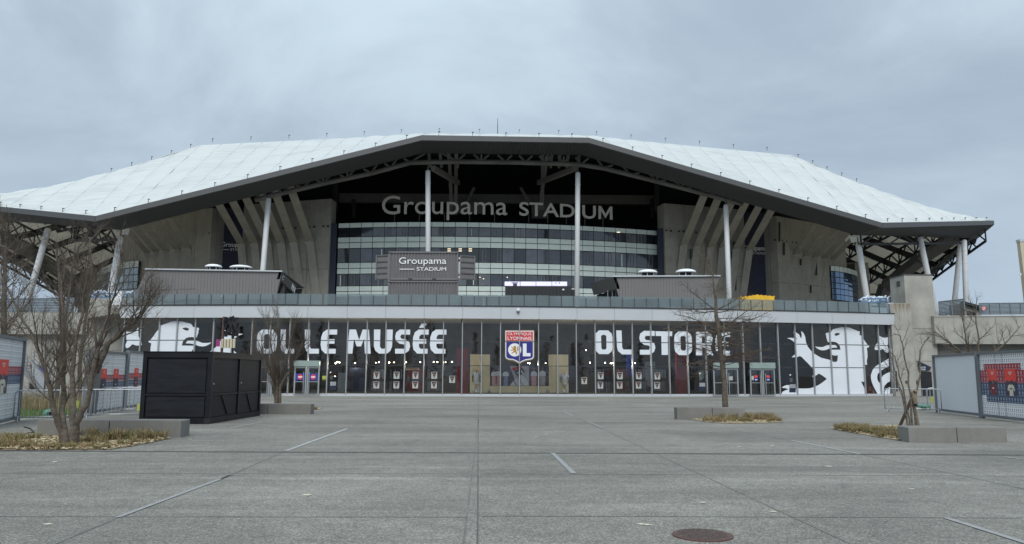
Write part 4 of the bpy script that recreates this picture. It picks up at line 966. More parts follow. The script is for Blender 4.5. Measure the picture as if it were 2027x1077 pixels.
# club crest
cc = lambda l: [(980 + x / 12.67, 640 + y / 12.67) for x, y in l]
decal([cc([(245, 172), (985, 172), (992, 500), (992, 840), (962, 900), (880, 932), (760, 955), (680, 990), (612, 1042), (545, 990), (470, 955), (350, 935), (268, 898), (243, 850)])], 'gold_dark', .006, 'crest_edge', shop)
crest = decal([cc([(260, 187), (968, 187), (968, 840), (943, 888), (900, 905), (770, 925), (690, 955), (612, 1008), (530, 950), (450, 915), (330, 905), (284, 880), (260, 830)])], 'white', .012, 'crest', shop)
decal([cc([(280, 208), (948, 208), (948, 440), (280, 440)])], 'red', .018, 'crest_top', crest)
decal([cc([(280, 465), (948, 465), (948, 830), (925, 870), (880, 885), (770, 900), (680, 935), (612, 980), (540, 930), (450, 895), (340, 885), (302, 865), (280, 830)])], 'blue', .018, 'crest_field', crest)
decal([cc([(492 + 165 * math.cos(k * math.pi / 16), 667 + 165 * math.sin(k * math.pi / 16)) for k in range(32)])], 'white', .024, 'crest_letter', crest)
decal([cc([(695, 508), (788, 508), (788, 748), (887, 748), (887, 828), (695, 828)])], 'white', .024, 'crest_letter', crest)
decal([cc([(460, 575), (490, 563), (520, 578), (532, 610), (525, 640), (530, 690), (542, 730), (556, 742), (545, 770), (530, 787), (508, 785), (522, 760), (515, 742), (490, 727), (460, 737), (430, 757), (403, 756), (415, 738), (445, 720), (462, 700), (468, 685), (420, 683), (380, 682), (385, 664), (430, 665), (458, 650), (430, 625), (402, 588), (414, 578), (440, 602), (465, 618), (478, 600), (462, 590)])], 'gold', .03, 'crest_lion', crest)
decal([cc([(543, 690), (556, 655), (552, 612), (562, 585), (585, 582), (592, 600), (575, 605), (572, 622), (590, 640), (586, 665), (572, 690), (556, 702)])], 'gold', .03, 'crest_lion', crest)
def decal_text(body, x0, x1, yt, yb, k, d, name, parent, bold=.0):
    vs, fs = text_mesh(body, bold); a, b_, c_, e = bbox(vs); X0_, X1_ = fpx(x0, yt)[0], fpx(x1, yt)[0]; zt, zb_ = fpx((x0 + x1) / 2, yt)[1], fpx((x0 + x1) / 2, yb)[1]
    return decal(None, k, d, name, parent, tri=([(X0_ + (X1_ - X0_) * (v.x - a) / (b_ - a), zb_ + (zt - zb_) * (v.y - c_) / (e - c_)) for v in vs], fs))
decal_text('OLYMPIQUE', 980 + 312 / 12.67, 980 + 912 / 12.67, 640 + 230 / 12.67, 640 + 312 / 12.67, 'white', .024, 'lettering', crest)
decal_text('LYONNAIS', 980 + 315 / 12.67, 980 + 912 / 12.67, 640 + 335 / 12.67, 640 + 418 / 12.67, 'white', .024, 'lettering', crest, .008)
# opening-hours panels printed on the glass
def hours(x, y, w=12):
    o = decal([[(x, y), (x + w + 1, y), (x + w, y + 17), (x - 1, y + 17)]], 'navy', .007, 'hours_sticker', shop)
    for r_ in range(4):
        for c_ in range(6):
            px_, py_ = x + .8 + c_ * w / 6.2, y + 1 + r_ * 1.9; decal([[(px_, py_), (px_ + 1.1, py_), (px_ + 1.1, py_ + 1.2), (px_, py_ + 1.2)]], 'white', .012, 'hours_mark', o)
    decal([[(x, y - 19), (x + 3, y - 19), (x + 2.6, y - 17), (x, y - 16)]], 'white', .007, 'hours_mark', o); 
    for k in range(4): decal([[(x, y - 11 + k * 2), (x + w * .5, y - 11 + k * 2), (x + w * .5, y - 10.2 + k * 2), (x, y - 10.2 + k * 2)]], 'louvre', .007, 'hours_mark', o)
hours(653, 755); hours(1384, 757); hours(1563, 760)
# doors
def door_set(x0, x1, yt, leaves, sticker):
    Xa, Xb = fpx(x0, 750)[0], fpx(x1, 750)[0]; zt = fpx((x0 + x1) / 2, yt)[1]; dp = .32
    hd = fpx((x0 + x1) / 2, 714 if x0 < 1000 else 718)[1]
    P = lambda X, z, d: fx(X, z, d)
    dr = MB().slab((P(Xa, zt + .02, dp + .1), P(Xb, zt + .02, dp + .1), P(Xb, hd, dp + .1), P(Xa, hd, dp + .1)), Vector((0, dp - .15, 0))).build('entrance_door', 'door_green', shop)
    for k in range(leaves):
        a, b_ = Xa + (Xb - Xa) * k / leaves, Xa + (Xb - Xa) * (k + 1) / leaves; a += .02; b_ -= .02
        m_ = MB()
        for u0, u1, z0, z1 in ((a, a + .09, .02, zt), (b_ - .09, b_, .02, zt), (a + .09, b_ - .09, zt - .1, zt), (a + .09, b_ - .09, .02, .1), (a + .09, b_ - .09, .95, .99)):
            m_.slab((P(u0, z0, dp), P(u1, z0, dp), P(u1, z1, dp), P(u0, z1, dp)), Vector((0, .06, 0)))
        m_.build('door_frame', 'mullion', dr)
        MB().add([P(a + .09, .1, dp - .03), P(b_ - .09, .1, dp - .03), P(b_ - .09, zt - .1, dp - .03), P(a + .09, zt - .1, dp - .03)], [(0, 1, 2, 3)]).build('door_glass', 'glass', dr)
        hx = a + (b_ - a) * (.8 if k == 0 else .2); MB().tube((P(hx, .15, dp + .06), P(hx, zt - .35, dp + .06)), .025, 8).build('handle', 'galv', dr)
        if sticker == 'stop':
            m_ = MB().slab((P(a + .09, 1.07, dp - .02), P(b_ - .09, 1.07, dp - .02), P(b_ - .09, 1.52, dp - .02), P(a + .09, 1.52, dp - .02)), Vector((0, .008, 0))); m_.build('no_entry_band', 'sign_blue', dr)
            c_ = (a + b_) / 2
            MB().slab([P(c_ + .17 * math.cos(t * math.pi / 10), 1.29 + .17 * math.sin(t * math.pi / 10), dp - .008) for t in range(20)], Vector((0, .008, 0))).build('no_entry_disc', 'red_light', dr)
            MB().slab((P(c_ - .14, 1.25, dp + .0), P(c_ + .14, 1.25, dp), P(c_ + .14, 1.33, dp), P(c_ - .14, 1.33, dp)), Vector((0, .006, 0))).build('no_entry_bar', 'white', dr)
        elif sticker == 'entry':
            c_ = a + (b_ - a) * (.5 if k == 0 else .45)
            for z0, z1, kk in ((1.33, 1.5, 'red_light'), (1.1, 1.33, 'sign_blue')):
                MB().slab((P(c_ - .12, z0, dp - .02), P(c_ + .12, z0, dp - .02), P(c_ + .12, z1, dp - .02), P(c_ - .12, z1, dp - .02)), Vector((0, .008, 0))).build('door_sticker', kk, dr)
            MB().slab((P(c_ - .09, 1.16, dp - .012), P(c_ + .09, 1.16, dp - .012), P(c_ + .09, 1.22, dp - .012), P(c_ - .09, 1.22, dp - .012)), Vector((0, .004, 0))).build('sticker_bar', 'vinyl', dr)
            if k == 0: MB().slab((P(a + .12, 1.16, dp - .02), P(a + .3, 1.16, dp - .02), P(a + .3, 1.46, dp - .02), P(a + .12, 1.46, dp - .02)), Vector((0, .008, 0))).build('notice', 'poster_paper', dr)
        elif sticker == 'note' and k == 1:
            MB().slab((P(a + .15, 1.15, dp - .02), P(a + .5, 1.15, dp - .02), P(a + .5, 1.42, dp - .02), P(a + .15, 1.42, dp - .02)), Vector((0, .008, 0))).build('notice', 'poster_paper', dr)
door_set(516, 560, 725, 2, None); door_set(584, 635, 726, 2, 'stop'); door_set(1408, 1458, 729, 2, 'note'); door_set(1480, 1530, 730, 2, 'entry')
decal([[(638, 744), (646, 744), (646, 750), (638, 750)]], 'hi_vis', .007, 'warning_sticker', shop); decal([[(638, 751), (646, 751), (646, 752), (638, 752)]], 'hi_vis', .007, 'warning_sticker', shop)

# --- framed pennants stuck to the inside of the windows
def poster(x, y, label):
    p = fac(x, y); pt = thing('pennant_poster', label, 'poster', fx(p.x, p.z, 0), 'pennant posters in the shop windows')
    w, h = .185, .225
    def q(a, b_, d): return fx(p.x + a, p.z + b_, d)
    MB().slab((q(-w - .015, -h - .015, .010), q(w + .015, -h - .015, .010), q(w + .015, h + .015, .010), q(-w - .015, h + .015, .010)), Vector((0, .007, 0))).build('frame', 'galv', pt)
    MB().slab((q(-w, -h, .014), q(w, -h, .014), q(w, h, .014), q(-w, h, .014)), Vector((0, .003, 0))).build('sheet', 'poster_paper', pt)
    MB().slab((q(-w * .95, h * .94, .02), q(0, -h * .85, .02), q(w * .95, h * .94, .02)), Vector((0, .004, 0))).build('pennant', 'pennant', pt)
    for a in (-.05, .05): MB().slab((q(a - .02, h * .25, .023), q(a + .02, h * .25, .023), q(a + .02, h * .45, .023), q(a - .02, h * .45, .023)), Vector((0, .002, 0))).build('mark', 'poster_paper', pt)
for x, yu, yl, wh in ((745.5, 743, 762, 'under the U of MUSÉE'), (785, 743, 762, 'under the S of MUSÉE'), (822.5, 743, 762, 'under the accented É of MUSÉE'), (859.5, 743, 762, 'under the last E of MUSÉE'),
                      (1189, 744, 762.5, 'under the O of OL STORE'), (1227, 744, 762.5, 'under the L of OL STORE'), (1264.5, 744, 762.5, 'under the S of STORE'), (1301, 744.5, 763, 'under the T of STORE')):
    poster(x, yu, 'framed dark red pennant poster %s, upper of its pair' % wh); poster(x - .5, yl, 'framed dark red pennant poster %s, lower of its pair' % wh)
poster(895, 751, 'single framed pennant poster on the window left of the beige shop display')
poster(1156.5, 753.5, 'single framed pennant poster on the window right of the beige shop display')

# --- window display in the middle bays
disp = thing('display_wall', "beige board display wall with a wide team poster gap behind the middle windows", 'display', inside(1028, 778, .5))
for x0, y0, x1, y1 in ((930, 701.5, 969.5, 777.5), (969.7, 764, 1085.8, 777.5), (1086, 702, 1125.5, 777.5)):
    slab_in(x0, y0, x1, y1, .5, 'beige', 'board', disp, .08)
tp = thing('team_poster', "wide printed poster of football players in white around a tilted white flag", 'poster', inside(1028, 745, .45))
def prt(pts, d, k, name):
    ps = [inside(x, y, .48 - d) for x, y in pts]; o = MB().slab(ps, Vector((0, .004, 0))).build(name, k, tp); return o
prt([(970, 724.5), (1009, 724.5), (1023, 763.5), (970, 763.5)], 0, 'print_dark', 'print_field')
prt([(1009, 724.5), (1047, 724.5), (1047, 763.5), (1023, 763.5)], 0, 'print_grey', 'print_field')
prt([(1047, 724.5), (1086.5, 724.5), (1086.5, 763.5), (1047, 763.5)], 0, 'print_dark', 'print_field')
def player(x, yh, s, shirt, skin, tail):
    r = 1.9 * s
    prt([(x + r * math.cos(k * .628), yh + r * 1.35 * math.sin(k * .628)) for k in range(10)], .02, skin, 'player_head')
    prt([(x - 1 * s, yh + 1.5 * s), (x + 1 * s, yh + 1.5 * s), (x + 1.2 * s, yh + 4.5 * s), (x - 1.2 * s, yh + 4.5 * s)], .02, skin, 'player_neck')
    prt([(x - 5.5 * s, yh + 7 * s), (x - 2 * s, yh + 3.7 * s), (x, yh + 4.8 * s), (x + 2 * s, yh + 3.7 * s), (x + 5.5 * s, yh + 7 * s), (x + 6 * s, yh + 13 * s), (x + 4 * s, yh + 13.5 * s), (x + 4.3 * s, 763), (x - 4.3 * s, 763), (x - 4 * s, yh + 13.5 * s), (x - 6 * s, yh + 13 * s)], .03, shirt, 'player_shirt')
    prt([(x - 4.2 * s, yh + 13 * s), (x + 4.2 * s, yh + 13 * s), (x + 4.2 * s, 763.2), (x - 4.2 * s, 763.2)], .04, tail, 'player_shirt_fade')
    prt([(x - 6 * s, yh + 13 * s), (x - 4.3 * s, yh + 13.2 * s), (x - 4.6 * s, 761), (x - 6 * s, 761)], .045, skin, 'player_arm'); prt([(x + 6 * s, yh + 13 * s), (x + 4.3 * s, yh + 13.2 * s), (x + 4.6 * s, 761), (x + 6 * s, 761)], .045, skin, 'player_arm')
player(978, 731.5, 1.0, 'print_white', 'skin_dark', 'print_pink'); player(986.5, 730.5, 1.0, 'print_white', 'skin', 'print_pink'); player(1001, 731.5, 1.0, 'print_white', 'skin_dark', 'print_blue')
player(1057, 730.5, 1.05, 'print_white', 'skin', 'print_pink'); player(1074, 729.5, 1.1, 'print_white', 'skin', 'print_grey')
for pts in ([(1009, 763.3), (1016, 754), (1022, 763.3)], [(1017, 753), (1025, 748), (1034, 763.3), (1024, 763.3)], [(1026, 747), (1033, 741), (1046.5, 758), (1046.5, 763.3), (1037, 763.3)]): prt(pts, .03, 'print_white', 'print_stripe')
prt([(1013, 729), (1029, 724.6), (1031, 728), (1017, 734)], .03, 'red', 'printed_crest'); prt([(1018, 734.5), (1034, 728.5), (1039, 739), (1034, 742), (1024, 743.5), (1021, 741)], .03, 'navy', 'printed_crest')
prt([(1026 + 3.2 * math.cos(k * .628), 738 + 3.4 * math.sin(k * .628)) for k in range(10)], .04, 'print_grey', 'printed_letter'); prt([(1031, 734), (1033, 733), (1035.5, 738.2), (1037.8, 737.2), (1038.3, 739), (1034.3, 741)], .04, 'print_white', 'printed_letter')
def mannequin(x, yf, yt, label):
    base = inside(x, yf, .3); H = inside(x, yt, .3).z - base.z; b_ = Vector((base.x, base.y, base.z))
    t = thing('mannequin', label, 'mannequin', b_, 'mannequins in the middle shop windows')
    h = lambda k: b_ + Z * (H * k)
    def ring(parts, name, k):
        mb = MB(); n = 12; base_i = 0; vs = []; fs = []
        for (z, rx, ry, ox) in parts:
            vs += [h(z) + Vector((ox + rx * H * math.cos(2 * math.pi * q / n), ry * H * math.sin(2 * math.pi * q / n), 0)) for q in range(n)]
        for r_ in range(len(parts) - 1):
            for q in range(n): fs.append((r_ * n + q, r_ * n + (q + 1) % n, (r_ + 1) * n + (q + 1) % n, (r_ + 1) * n + q))
        fs += [tuple(range(n))[::-1], tuple(range((len(parts) - 1) * n, len(parts) * n))]
        mb.add(vs, fs); return mb.build(name, k, t, True)
    ring(((.50, .115, .07, 0), (.62, .105, .068, 0), (.78, .135, .075, 0), (.9, .15, .07, 0), (.955, .1, .055, 0), (.97, .05, .04, 0)), 'jersey', 'print_white')
    ring(((.955, .04, .04, 0), (1.0, .034, .034, 0)), 'neck', 'black')
    ring(((.36, .13, .085, 0), (.44, .13, .082, 0), (.51, .112, .07, 0)), 'shorts', 'print_white')
    MB().slab((h(.93) + Vector((-.05, -.075 * H, 0)), h(.86) + Vector((0, -.078 * H, 0)), h(.93) + Vector((.05, -.075 * H, 0))), Vector((0, .01, 0))).build('collar', 'red', t)
    for s in (-1, 1):
        o = s * H * .145
        MB().tube((h(.92) + Vector((o, 0, 0)), h(.82) + Vector((o * 1.25, 0, 0)), h(.78) + Vector((o * 1.32, 0, 0))), (.04 * H, .05 * H, .05 * H), 10).build('sleeve', 'print_white', t, True)
        MB().tube((h(.78) + Vector((o * 1.3, 0, 0)), h(.62) + Vector((o * 1.35, -.01, 0)), h(.48) + Vector((o * 1.2, -.03, 0))), (.03 * H, .026 * H, .02 * H), 8).build('arm', 'louvre', t, True)
        MB().tube((h(.38) + Vector((s * H * .075, 0, 0)), h(.26) + Vector((s * H * .09, 0, 0))), (.052 * H, .038 * H), 8).build('leg', 'beige', t, True)
        MB().tube((h(.27) + Vector((s * H * .09, 0, 0)), h(.16) + Vector((s * H * .105, 0, 0)), h(.03) + Vector((s * H * .12, 0, 0)), h(.0) + Vector((s * H * .125, -.05, 0))), (.036 * H, .042 * H, .024 * H, .03 * H), 8).build('sock', 'print_white', t, True)
mannequin(943, 777, 734, 'headless mannequin in white kit at the left end of the beige display'); mannequin(1117.5, 777, 738, 'headless mannequin in white kit at the right end of the beige display')
for x, lb in ((943, 'small white price card on the floor at the left mannequin'), (1117, 'small white price card on the floor at the right mannequin')):
    p = inside(x, 776.5, .15); tag(MB().slab((p - UH * .07, p + UH * .07, p + UH * .07 + Z * .18 + VH * .05, p - UH * .07 + Z * .18 + VH * .05), VH * .012).build('price_card', 'white'), lb, 'card', 'price cards at the mannequins')
for x, lb in ((968.5, 'white football on the beige shelf left of the team poster'), (1084.5, 'white football on the beige shelf right of the team poster')):
    p = inside(x, 773, .34); bl = thing('football', lb, 'ball', p - Z * .11, 'footballs in the window display')
    MB().lathe(p, [(.11 * math.sin(a), -.11 * math.cos(a)) for a in [math.pi * (k + .3) / 8.6 for k in range(9)]], 14).build('ball', 'white', bl, True)
    for k in range(5):
        dv = Vector((math.sin(k * 1.3) * .6, -.8, math.cos(k * 1.3) * .6)).normalized(); q = p + dv * .106; u_ = dv.orthogonal().normalized(); w_ = dv.cross(u_)
        MB().slab([q + (u_ * math.cos(t * 1.257) + w_ * math.sin(t * 1.257)) * .032 for t in range(5)], dv * .006).build('patch', 'black', bl)
st = thing('clothes_dummy', "pale green shirt on a dress form behind the window left of the right doors", 'mannequin', inside(1390, 778, 1.2))
b0 = inside(1390, 778, 1.2)
MB().tube((b0, b0 + Z * 1.0), .03, 8).build('stand', 'rack', st); MB().lathe(b0, ((.22, 0), (.2, .03)), 14).build('base', 'rack', st)
MB().lathe(b0 + Z * 1.0, ((.17, 0), (.19, .2), (.21, .42), (.15, .56), (.06, .62)), 14).build('shirt', 'door_green', st, True)

# --- camera on the fascia
p = fx(fpx(1024.5, 618)[0], fpx(1024.5, 618)[1], .5)
sc = thing('security_camera', "white dome security camera on the fascia above the crest", 'camera', p)
MB().box(p + Vector((0, -.04, .13)), (.2, .16, .16)).build('bracket', 'white', sc); MB().lathe(p + Vector((0, -.06, 0)), ((.03, -.1), (.09, -.06), (.11, 0), (.11, .07)), 14).build('dome', 'louvre', sc, True)

# --- glass balustrade on the terrace edge
rail = thing('glass_balustrade', "long glass balustrade with dark posts along the terrace above the shop", 'railing', fx(0, ZF + .06, .2))
ZR = ZF + .065; RH = fac(940, 584.5).z - ZR
NP = 64; Xa, Xb = NX[0] + .15, NX[-1] - .05
for k in range(NP + 1):
    X = Xa + (Xb - Xa) * k / NP; p = fx(X, ZR, .3)
    MB().box(p + Z * (RH * .47), (.045, .08, RH * .94)).build('rail_post', 'rail_post', rail)
    if k < NP:
        X2 = Xa + (Xb - Xa) * (k + 1) / NP; a, b_ = fx(X + .035, ZR + .03, .3), fx(X2 - .035, ZR + .03, .3); t_ = RH * (1 + .02 * random.uniform(-1, 1))
        MB().add([a, b_, b_ + Z * (t_ - .03), a + Z * (t_ - .03)], [(0, 1, 2, 3)]).build('glass_panel', 'rail_glass', rail)
a = fx(Xb + .02, ZR, .3); MB().slab((a, a + UH * .45, a + UH * .35 + Z * (RH + .02), a - UH * .12 + Z * (RH + .02)), VH * .3).build('end_post', 'white_steel', rail)
a = fx(Xa - .3, ZR, .3); MB().slab((a - UH * .9, a - UH * .1, a - UH * .1 + Z * (RH + .25), a - UH * .55 + Z * (RH + .25)), VH * .3).build('end_post', 'white_steel', rail)
p = fac(437.5, 587) + VH * .3
s2 = thing('terrace_camera', "small black and white dome camera on the balustrade before the left pavilion", 'camera', p)
MB().lathe(p, ((.03, -.1), (.1, -.05), (.12, .02), (.07, .1)), 12).build('dome', 'white', s2, True); MB().box(p + Vector((.04, -.1, -.02)), (.1, .05, .09)).build('lens', 'black', s2); MB().box(p - Z * .2, (.05, .05, .22)).build('bracket', 'black', s2)

# --- terrace deck behind the balustrade
mb = MB(); mb.slab((back(NX[0] - 1, -.1) + Z * 5.6, back(NX[-1] + .1, -.1) + Z * 5.6, uv(75, 60, 5.6), uv(-75, 60, 5.6)), Z * .42)
struct(mb.build('terrace_deck', 'concrete'))
# ================================================================== things on the terrace
def wall_at(x0, y0, x1, y1, Y, zb, k, name, parent, t=.1):
    a, b_ = at(x0, y0, Y), at(x1, y1, Y)
    return MB().slab((Vector((a.x, Y, zb)), Vector((b_.x, Y, zb)), Vector((b_.x, Y, b_.z)), Vector((a.x, Y, a.z))), Vector((0, t, 0))).build(name, k, parent)
def clip_x(poly, x, s):
    out = []
    for a, b_ in zip(poly, poly[1:] + poly[:1]):
        ia, ib = (a.x - x) * s >= 0, (b_.x - x) * s >= 0
        if ia: out.append(a)
        if ia != ib: out.append(a.lerp(b_, (x - a.x) / (b_.x - a.x)))
    return out
def pavilion(left):
    Y = 62.0
    if left: lab = "grey metal clad pavilion with a sloping lettered end on the left of the terrace"
    else: lab = "grey metal clad pavilion with a dark slanting end on the right of the terrace"
    t = thing('pavilion', lab, 'pavilion', at(425 if left else 1310, 590, Y), 'grey pavilions on the terrace')
    if left:
        tl, tr, br, bl = at(291, 533.5, Y), at(558, 538, Y), at(545, 592, Y), at(262, 592, Y)
    else:
        tl, tr, br, bl = at(1214, 548, Y), at(1424, 547, Y), at(1412, 592, Y), at(1226, 592, Y)
    n = 46 if left else 36
    for k in range(n):                                      # standing-seam sheets
        f0, f1 = k / n, (k + 1) / n; g = .006
        xa, xb = min(bl.x, tl.x), max(br.x, tr.x); c0, c1 = xa + (xb - xa) * f0 + g, xa + (xb - xa) * f1 - g
        pl_ = clip_x(clip_x([bl, br, tr, tl], c0, 1), c1, -1)
        if len(pl_) > 2: MB().slab(pl_, Vector((0, .08, 0))).build('cladding_sheet', 'pavilion', t)
    MB().slab((bl + Vector((0, .1, 0)), br + Vector((0, .1, 0)), tr + Vector((0, .1, 0)), tl + Vector((0, .1, 0))), Vector((0, .2, 0))).build('wall', 'pavilion_dark', t)
    MB().beam(tl + Vector((-.1, -.05, .03)), tr + Vector((.05, -.05, .03)), .25, .1).build('roof_edge', 'grey_panel', t)
    MB().slab((tl + Z * .02, tr + Z * .02, tr + Vector((0, 7, -.6)), tl + Vector((0, 7, -.6))), Z * .06).build('roof', 'pavilion_dark', t)
    MB().slab((bl + Vector((.2, 7, 0)), br + Vector((-.2, 7, 0)), tr + Vector((-.2, 7, -.65)), tl + Vector((.2, 7, -.65))), Vector((0, .2, 0))).build('back_wall', 'pavilion_dark', t)
    if left:
        ds = Vector((.0, 4.3, 0)); a = tr; q = at(587, 566.5, 66); r_ = at(584, 583, 66); b_ = at(553.5, 553, Y)
        fb = MB().slab((b_, r_, q, a), Vector((-.25, 0, 0))).build('end_fascia', 'pavilion_dark', t)
        o = Vector((.012, -.01, 0))
        L = lambda s, tt: a.lerp(q, s).lerp(b_.lerp(r_, s), tt) + o
        text_on('C', L(.1, .28), L(.2, .28), L(.1, .75), 'lettering', 'vinyl', fb, .0)
        mb = MB()                                           # worn white letters at the low end
        for s0, t0, s1, t1 in ((.72, .1, .76, .8), (.76, .35, .84, .45), (.8, .2, .84, .9), (.86, .3, .96, .42), (.9, .4, .94, .95), (.86, .62, .92, .72)):
            mb.slab((L(s0, t1), L(s1, t1), L(s1, t0), L(s0, t0)), (.006, 0, 0))
        mb.build('lettering', 'vinyl', fb)
        MB().slab((br + Vector((-.3, .4, 0)), at(584, 592, 66), r_ + Vector((-.3, .1, 0)), b_ + Vector((-.3, .4, 0))), Vector((-.1, 0, 0))).build('recess', 'void', t)
        MB().beam(at(556, 592, 63), at(561, 566, 63.5), .2, .5).build('prop', 'pavilion_dark', t)
        p = at(287, 583.5, 61.8); MB().box(p, (.22, .05, .14)).build('lamp', 'cream', t)
        e1, e2 = at(284, 575, 60), at(387, 572, 60.5); MB().beam(e1, e2, .06, .05).build('awning_rod', 'pavilion_dark', t); MB().beam(at(350, 575, 60), at(351, 592, 60), .05, .05).build('awning_rod', 'pavilion_dark', t)
    else:
        a, q, b_, r_ = tl, at(1168.5, 561, 66.5), at(1221, 572, Y), at(1175, 583.5, 66.5)
        MB().slab((r_, b_, a, q), Vector((.25, 0, 0))).build('end_fascia', 'pavilion_dark', t)
        MB().slab((at(1180, 592, 66.5), bl + Vector((.3, .4, 0)), b_ + Vector((.3, .4, 0)), r_ + Vector((.3, .1, 0))), Vector((.1, 0, 0))).build('recess', 'void', t)
        for x in (1203, 1212, 1219): MB().beam(at(x, 592, 63), at(x, 575, 63), .06, .06).build('prop', 'louvre', t)
    return t
pavilion(True); pavilion(False)
def vent(x, ytop, yb, w, Y, lab):
    p = at(x, yb, Y); h = at(x, ytop, Y).z - p.z; r_ = w / 2 * Y / FPX
    t = thing('roof_vent', lab, 'vent', p, 'mushroom vents on the pavilion roofs')
    MB().lathe(p + Z * (h * .45), [(r_ * .96, -.04), (r_, 0)] + [(r_ * math.cos(a), h * .55 * math.sin(a)) for a in (.25, .5, .8, 1.1, 1.35)] + [(.02, h * .55)], 26).build('cap', 'white', t, True)
    MB().lathe(p - Z * .4, ((r_ * .62, 0), (r_ * .62, .4 + h * .4)), 18).build('throat', 'void', t)
    for k in range(6):
        a = k * math.pi / 3 + .3; q = p + Vector((math.cos(a), math.sin(a), 0)) * r_ * .68; MB().beam(q - Z * .4, q + Z * h * .42, .05, .05).build('leg', 'white', t)
vent(422.5, 523, 533.5, 33, 63.5, 'smaller white mushroom vent on the left pavilion'); vent(477, 525, 534.5, 44, 62.8, 'wider white mushroom vent beside the white post on the left pavilion')
vent(1282, 533.5, 545.5, 39, 63.5, 'white mushroom vent nearer the shipping containers on the right pavilion'); vent(1357.5, 532.5, 545, 41, 63.2, 'white mushroom vent nearer the navy banner on the right pavilion')

def container(x0, x1, yt, yb, Y, lab, doors):
    p, q = at(x0, yt, Y), at(x1, yb, Y); zt, zb = p.z, q.z; t = thing('shipping_container', lab, 'container', Vector(((p.x + q.x) / 2, Y + 1.2, zb)), 'stacked grey shipping containers')
    W = q.x - p.x; mb = MB(); n = 22; pts = []
    for k in range(n):
        x = p.x + .12 + (W - .24) * k / n; s = (W - .24) / n
        pts += [(x, 0), (x + s * .32, 0), (x + s * .5, .07), (x + s * .82, .07)]
    pts.append((p.x + W - .12, 0))
    for (xa, ya), (xb, yb_) in zip(pts, pts[1:]): mb.add([(xa, Y + .04 + ya, zb + .2), (xb, Y + .04 + yb_, zb + .2), (xb, Y + .04 + yb_, zt - .14), (xa, Y + .04 + ya, zt - .14)], [(0, 1, 2, 3)])
    mb.build('corrugated_side', 'container', t)
    for z0, z1 in ((zb, zb + .2), (zt - .14, zt)): MB().box(((p.x + q.x) / 2, Y + .05, (z0 + z1) / 2), (W - .1, .14, z1 - z0)).build('side_rail', 'container', t)
    for x in (p.x + .06, q.x - .06): MB().box((x, Y + .05, (zb + zt) / 2), (.12, .18, zt - zb)).build('corner_post', 'container', t)
    for x in (p.x + .09, q.x - .09):
        for z in (zb + .06, zt - .06): MB().box((x, Y - .03, z), (.18, .16, .12)).build('corner_casting', 'container', t)
    MB().box(((p.x + q.x) / 2, Y + 1.35, (zb + zt) / 2), (W - .3, 2.2, zt - zb - .04)).build('body', 'pavilion_dark', t)
    for x in (p.x + W * .32, p.x + W * .66): MB().box((x, Y - .03, zb + .09), (.35, .02, .09)).build('fork_pocket', 'void', t)
    if doors:
        for s, xa, xb, y0 in ((-1, 745.5, 769, 505), (1, 912, 940, 505)):
            a, b_ = at(xa, y0, Y + (.5 if s < 0 else .1)), at(xb, y0 + (0 if s < 0 else 2), Y + (.1 if s < 0 else .6)); c_ = at(xa, 553, Y).z
            d = MB().slab((Vector((a.x, a.y, c_)), Vector((b_.x, b_.y, c_)), Vector((b_.x, b_.y, a.z)), Vector((a.x, a.y, a.z))), Vector((0, .06, 0))).build('open_door', 'container', t)
            for k in range(5):
                z = c_ + (a.z - c_) * (k + .1) / 4.3; MB().beam(Vector((a.x, a.y - .04, z)), Vector((b_.x, b_.y - .04, z)), .07, .08).build('door_rib', 'pavilion_dark', d)
            for e in (a, b_): MB().box((e.x, e.y - .03, (c_ + a.z) / 2), (.1, .1, a.z - c_)).build('door_edge', 'container', d)
        x = at(909, 510, Y); mb = MB()
        for k in range(5): mb.box((x.x, Y + .3, zb + .3 + k * .42), (.16, .05, .2 + .04 * (k % 2)))
        mb.build('label_plates', 'white', t)
        Yt = Y - .02
        text_on('Groupama', at(790, 509.5, Yt), at(883.5, 509.5, Yt), at(790, 526.5, Yt), 'lettering', 'white', t, .0)
        text_on('STADIUM', at(825, 529, Yt), at(883, 529, Yt), at(825, 536, Yt), 'lettering', 'white', t, 0)
        a = at(791, 532.8, Yt); b_ = at(820, 532.2, Yt); MB().box(((a.x + b_.x) / 2, Yt, a.z), (b_.x - a.x, .01, .06)).build('lettering', 'white', t)
    return t
container(768.5, 906, 555.5, 616, 66, "grey corrugated shipping container underneath, plain and without lettering", False)
container(769.5, 906.5, 497.5, 554.5, 66, "grey shipping container on top with white lettering and both end doors open", True)

# black bar with light strip
Y = 67; a, b_ = at(1000, 566, Y), at(1131, 568, Y)
bar = thing('bar_counter', "black corrugated bar unit on the terrace right of the shipping containers", 'bar', Vector(((a.x + b_.x) / 2, Y + 1, DECK)))
for k in range(18):
    x = a.x + (b_.x - a.x) * (k + .5) / 18; MB().box((x, Y + (.03 if k % 2 else 0), (DECK + a.z) / 2), ((b_.x - a.x) / 18 * .96, .08, a.z - DECK)).build('front_sheet', 'black', bar)
MB().box(((a.x + b_.x) / 2, Y + 1.1, (DECK + a.z) / 2), (b_.x - a.x, 2.0, a.z - DECK - .05)).build('body', 'black', bar)
c_ = at(1131, 573.5, Y + .5); d = at(1134, 573, Y + .5); MB().box((c_.x + .1, Y + .8, (DECK + c_.z) / 2), (.4, .8, c_.z - DECK)).build('side_box', 'black', bar)
e = at(1115, 573.5, Y - .06); MB().lathe(e, ((.02, -.08), (.1, -.05), (.1, .05), (.02, .08)), 12).build('lamp', 'white', bar)
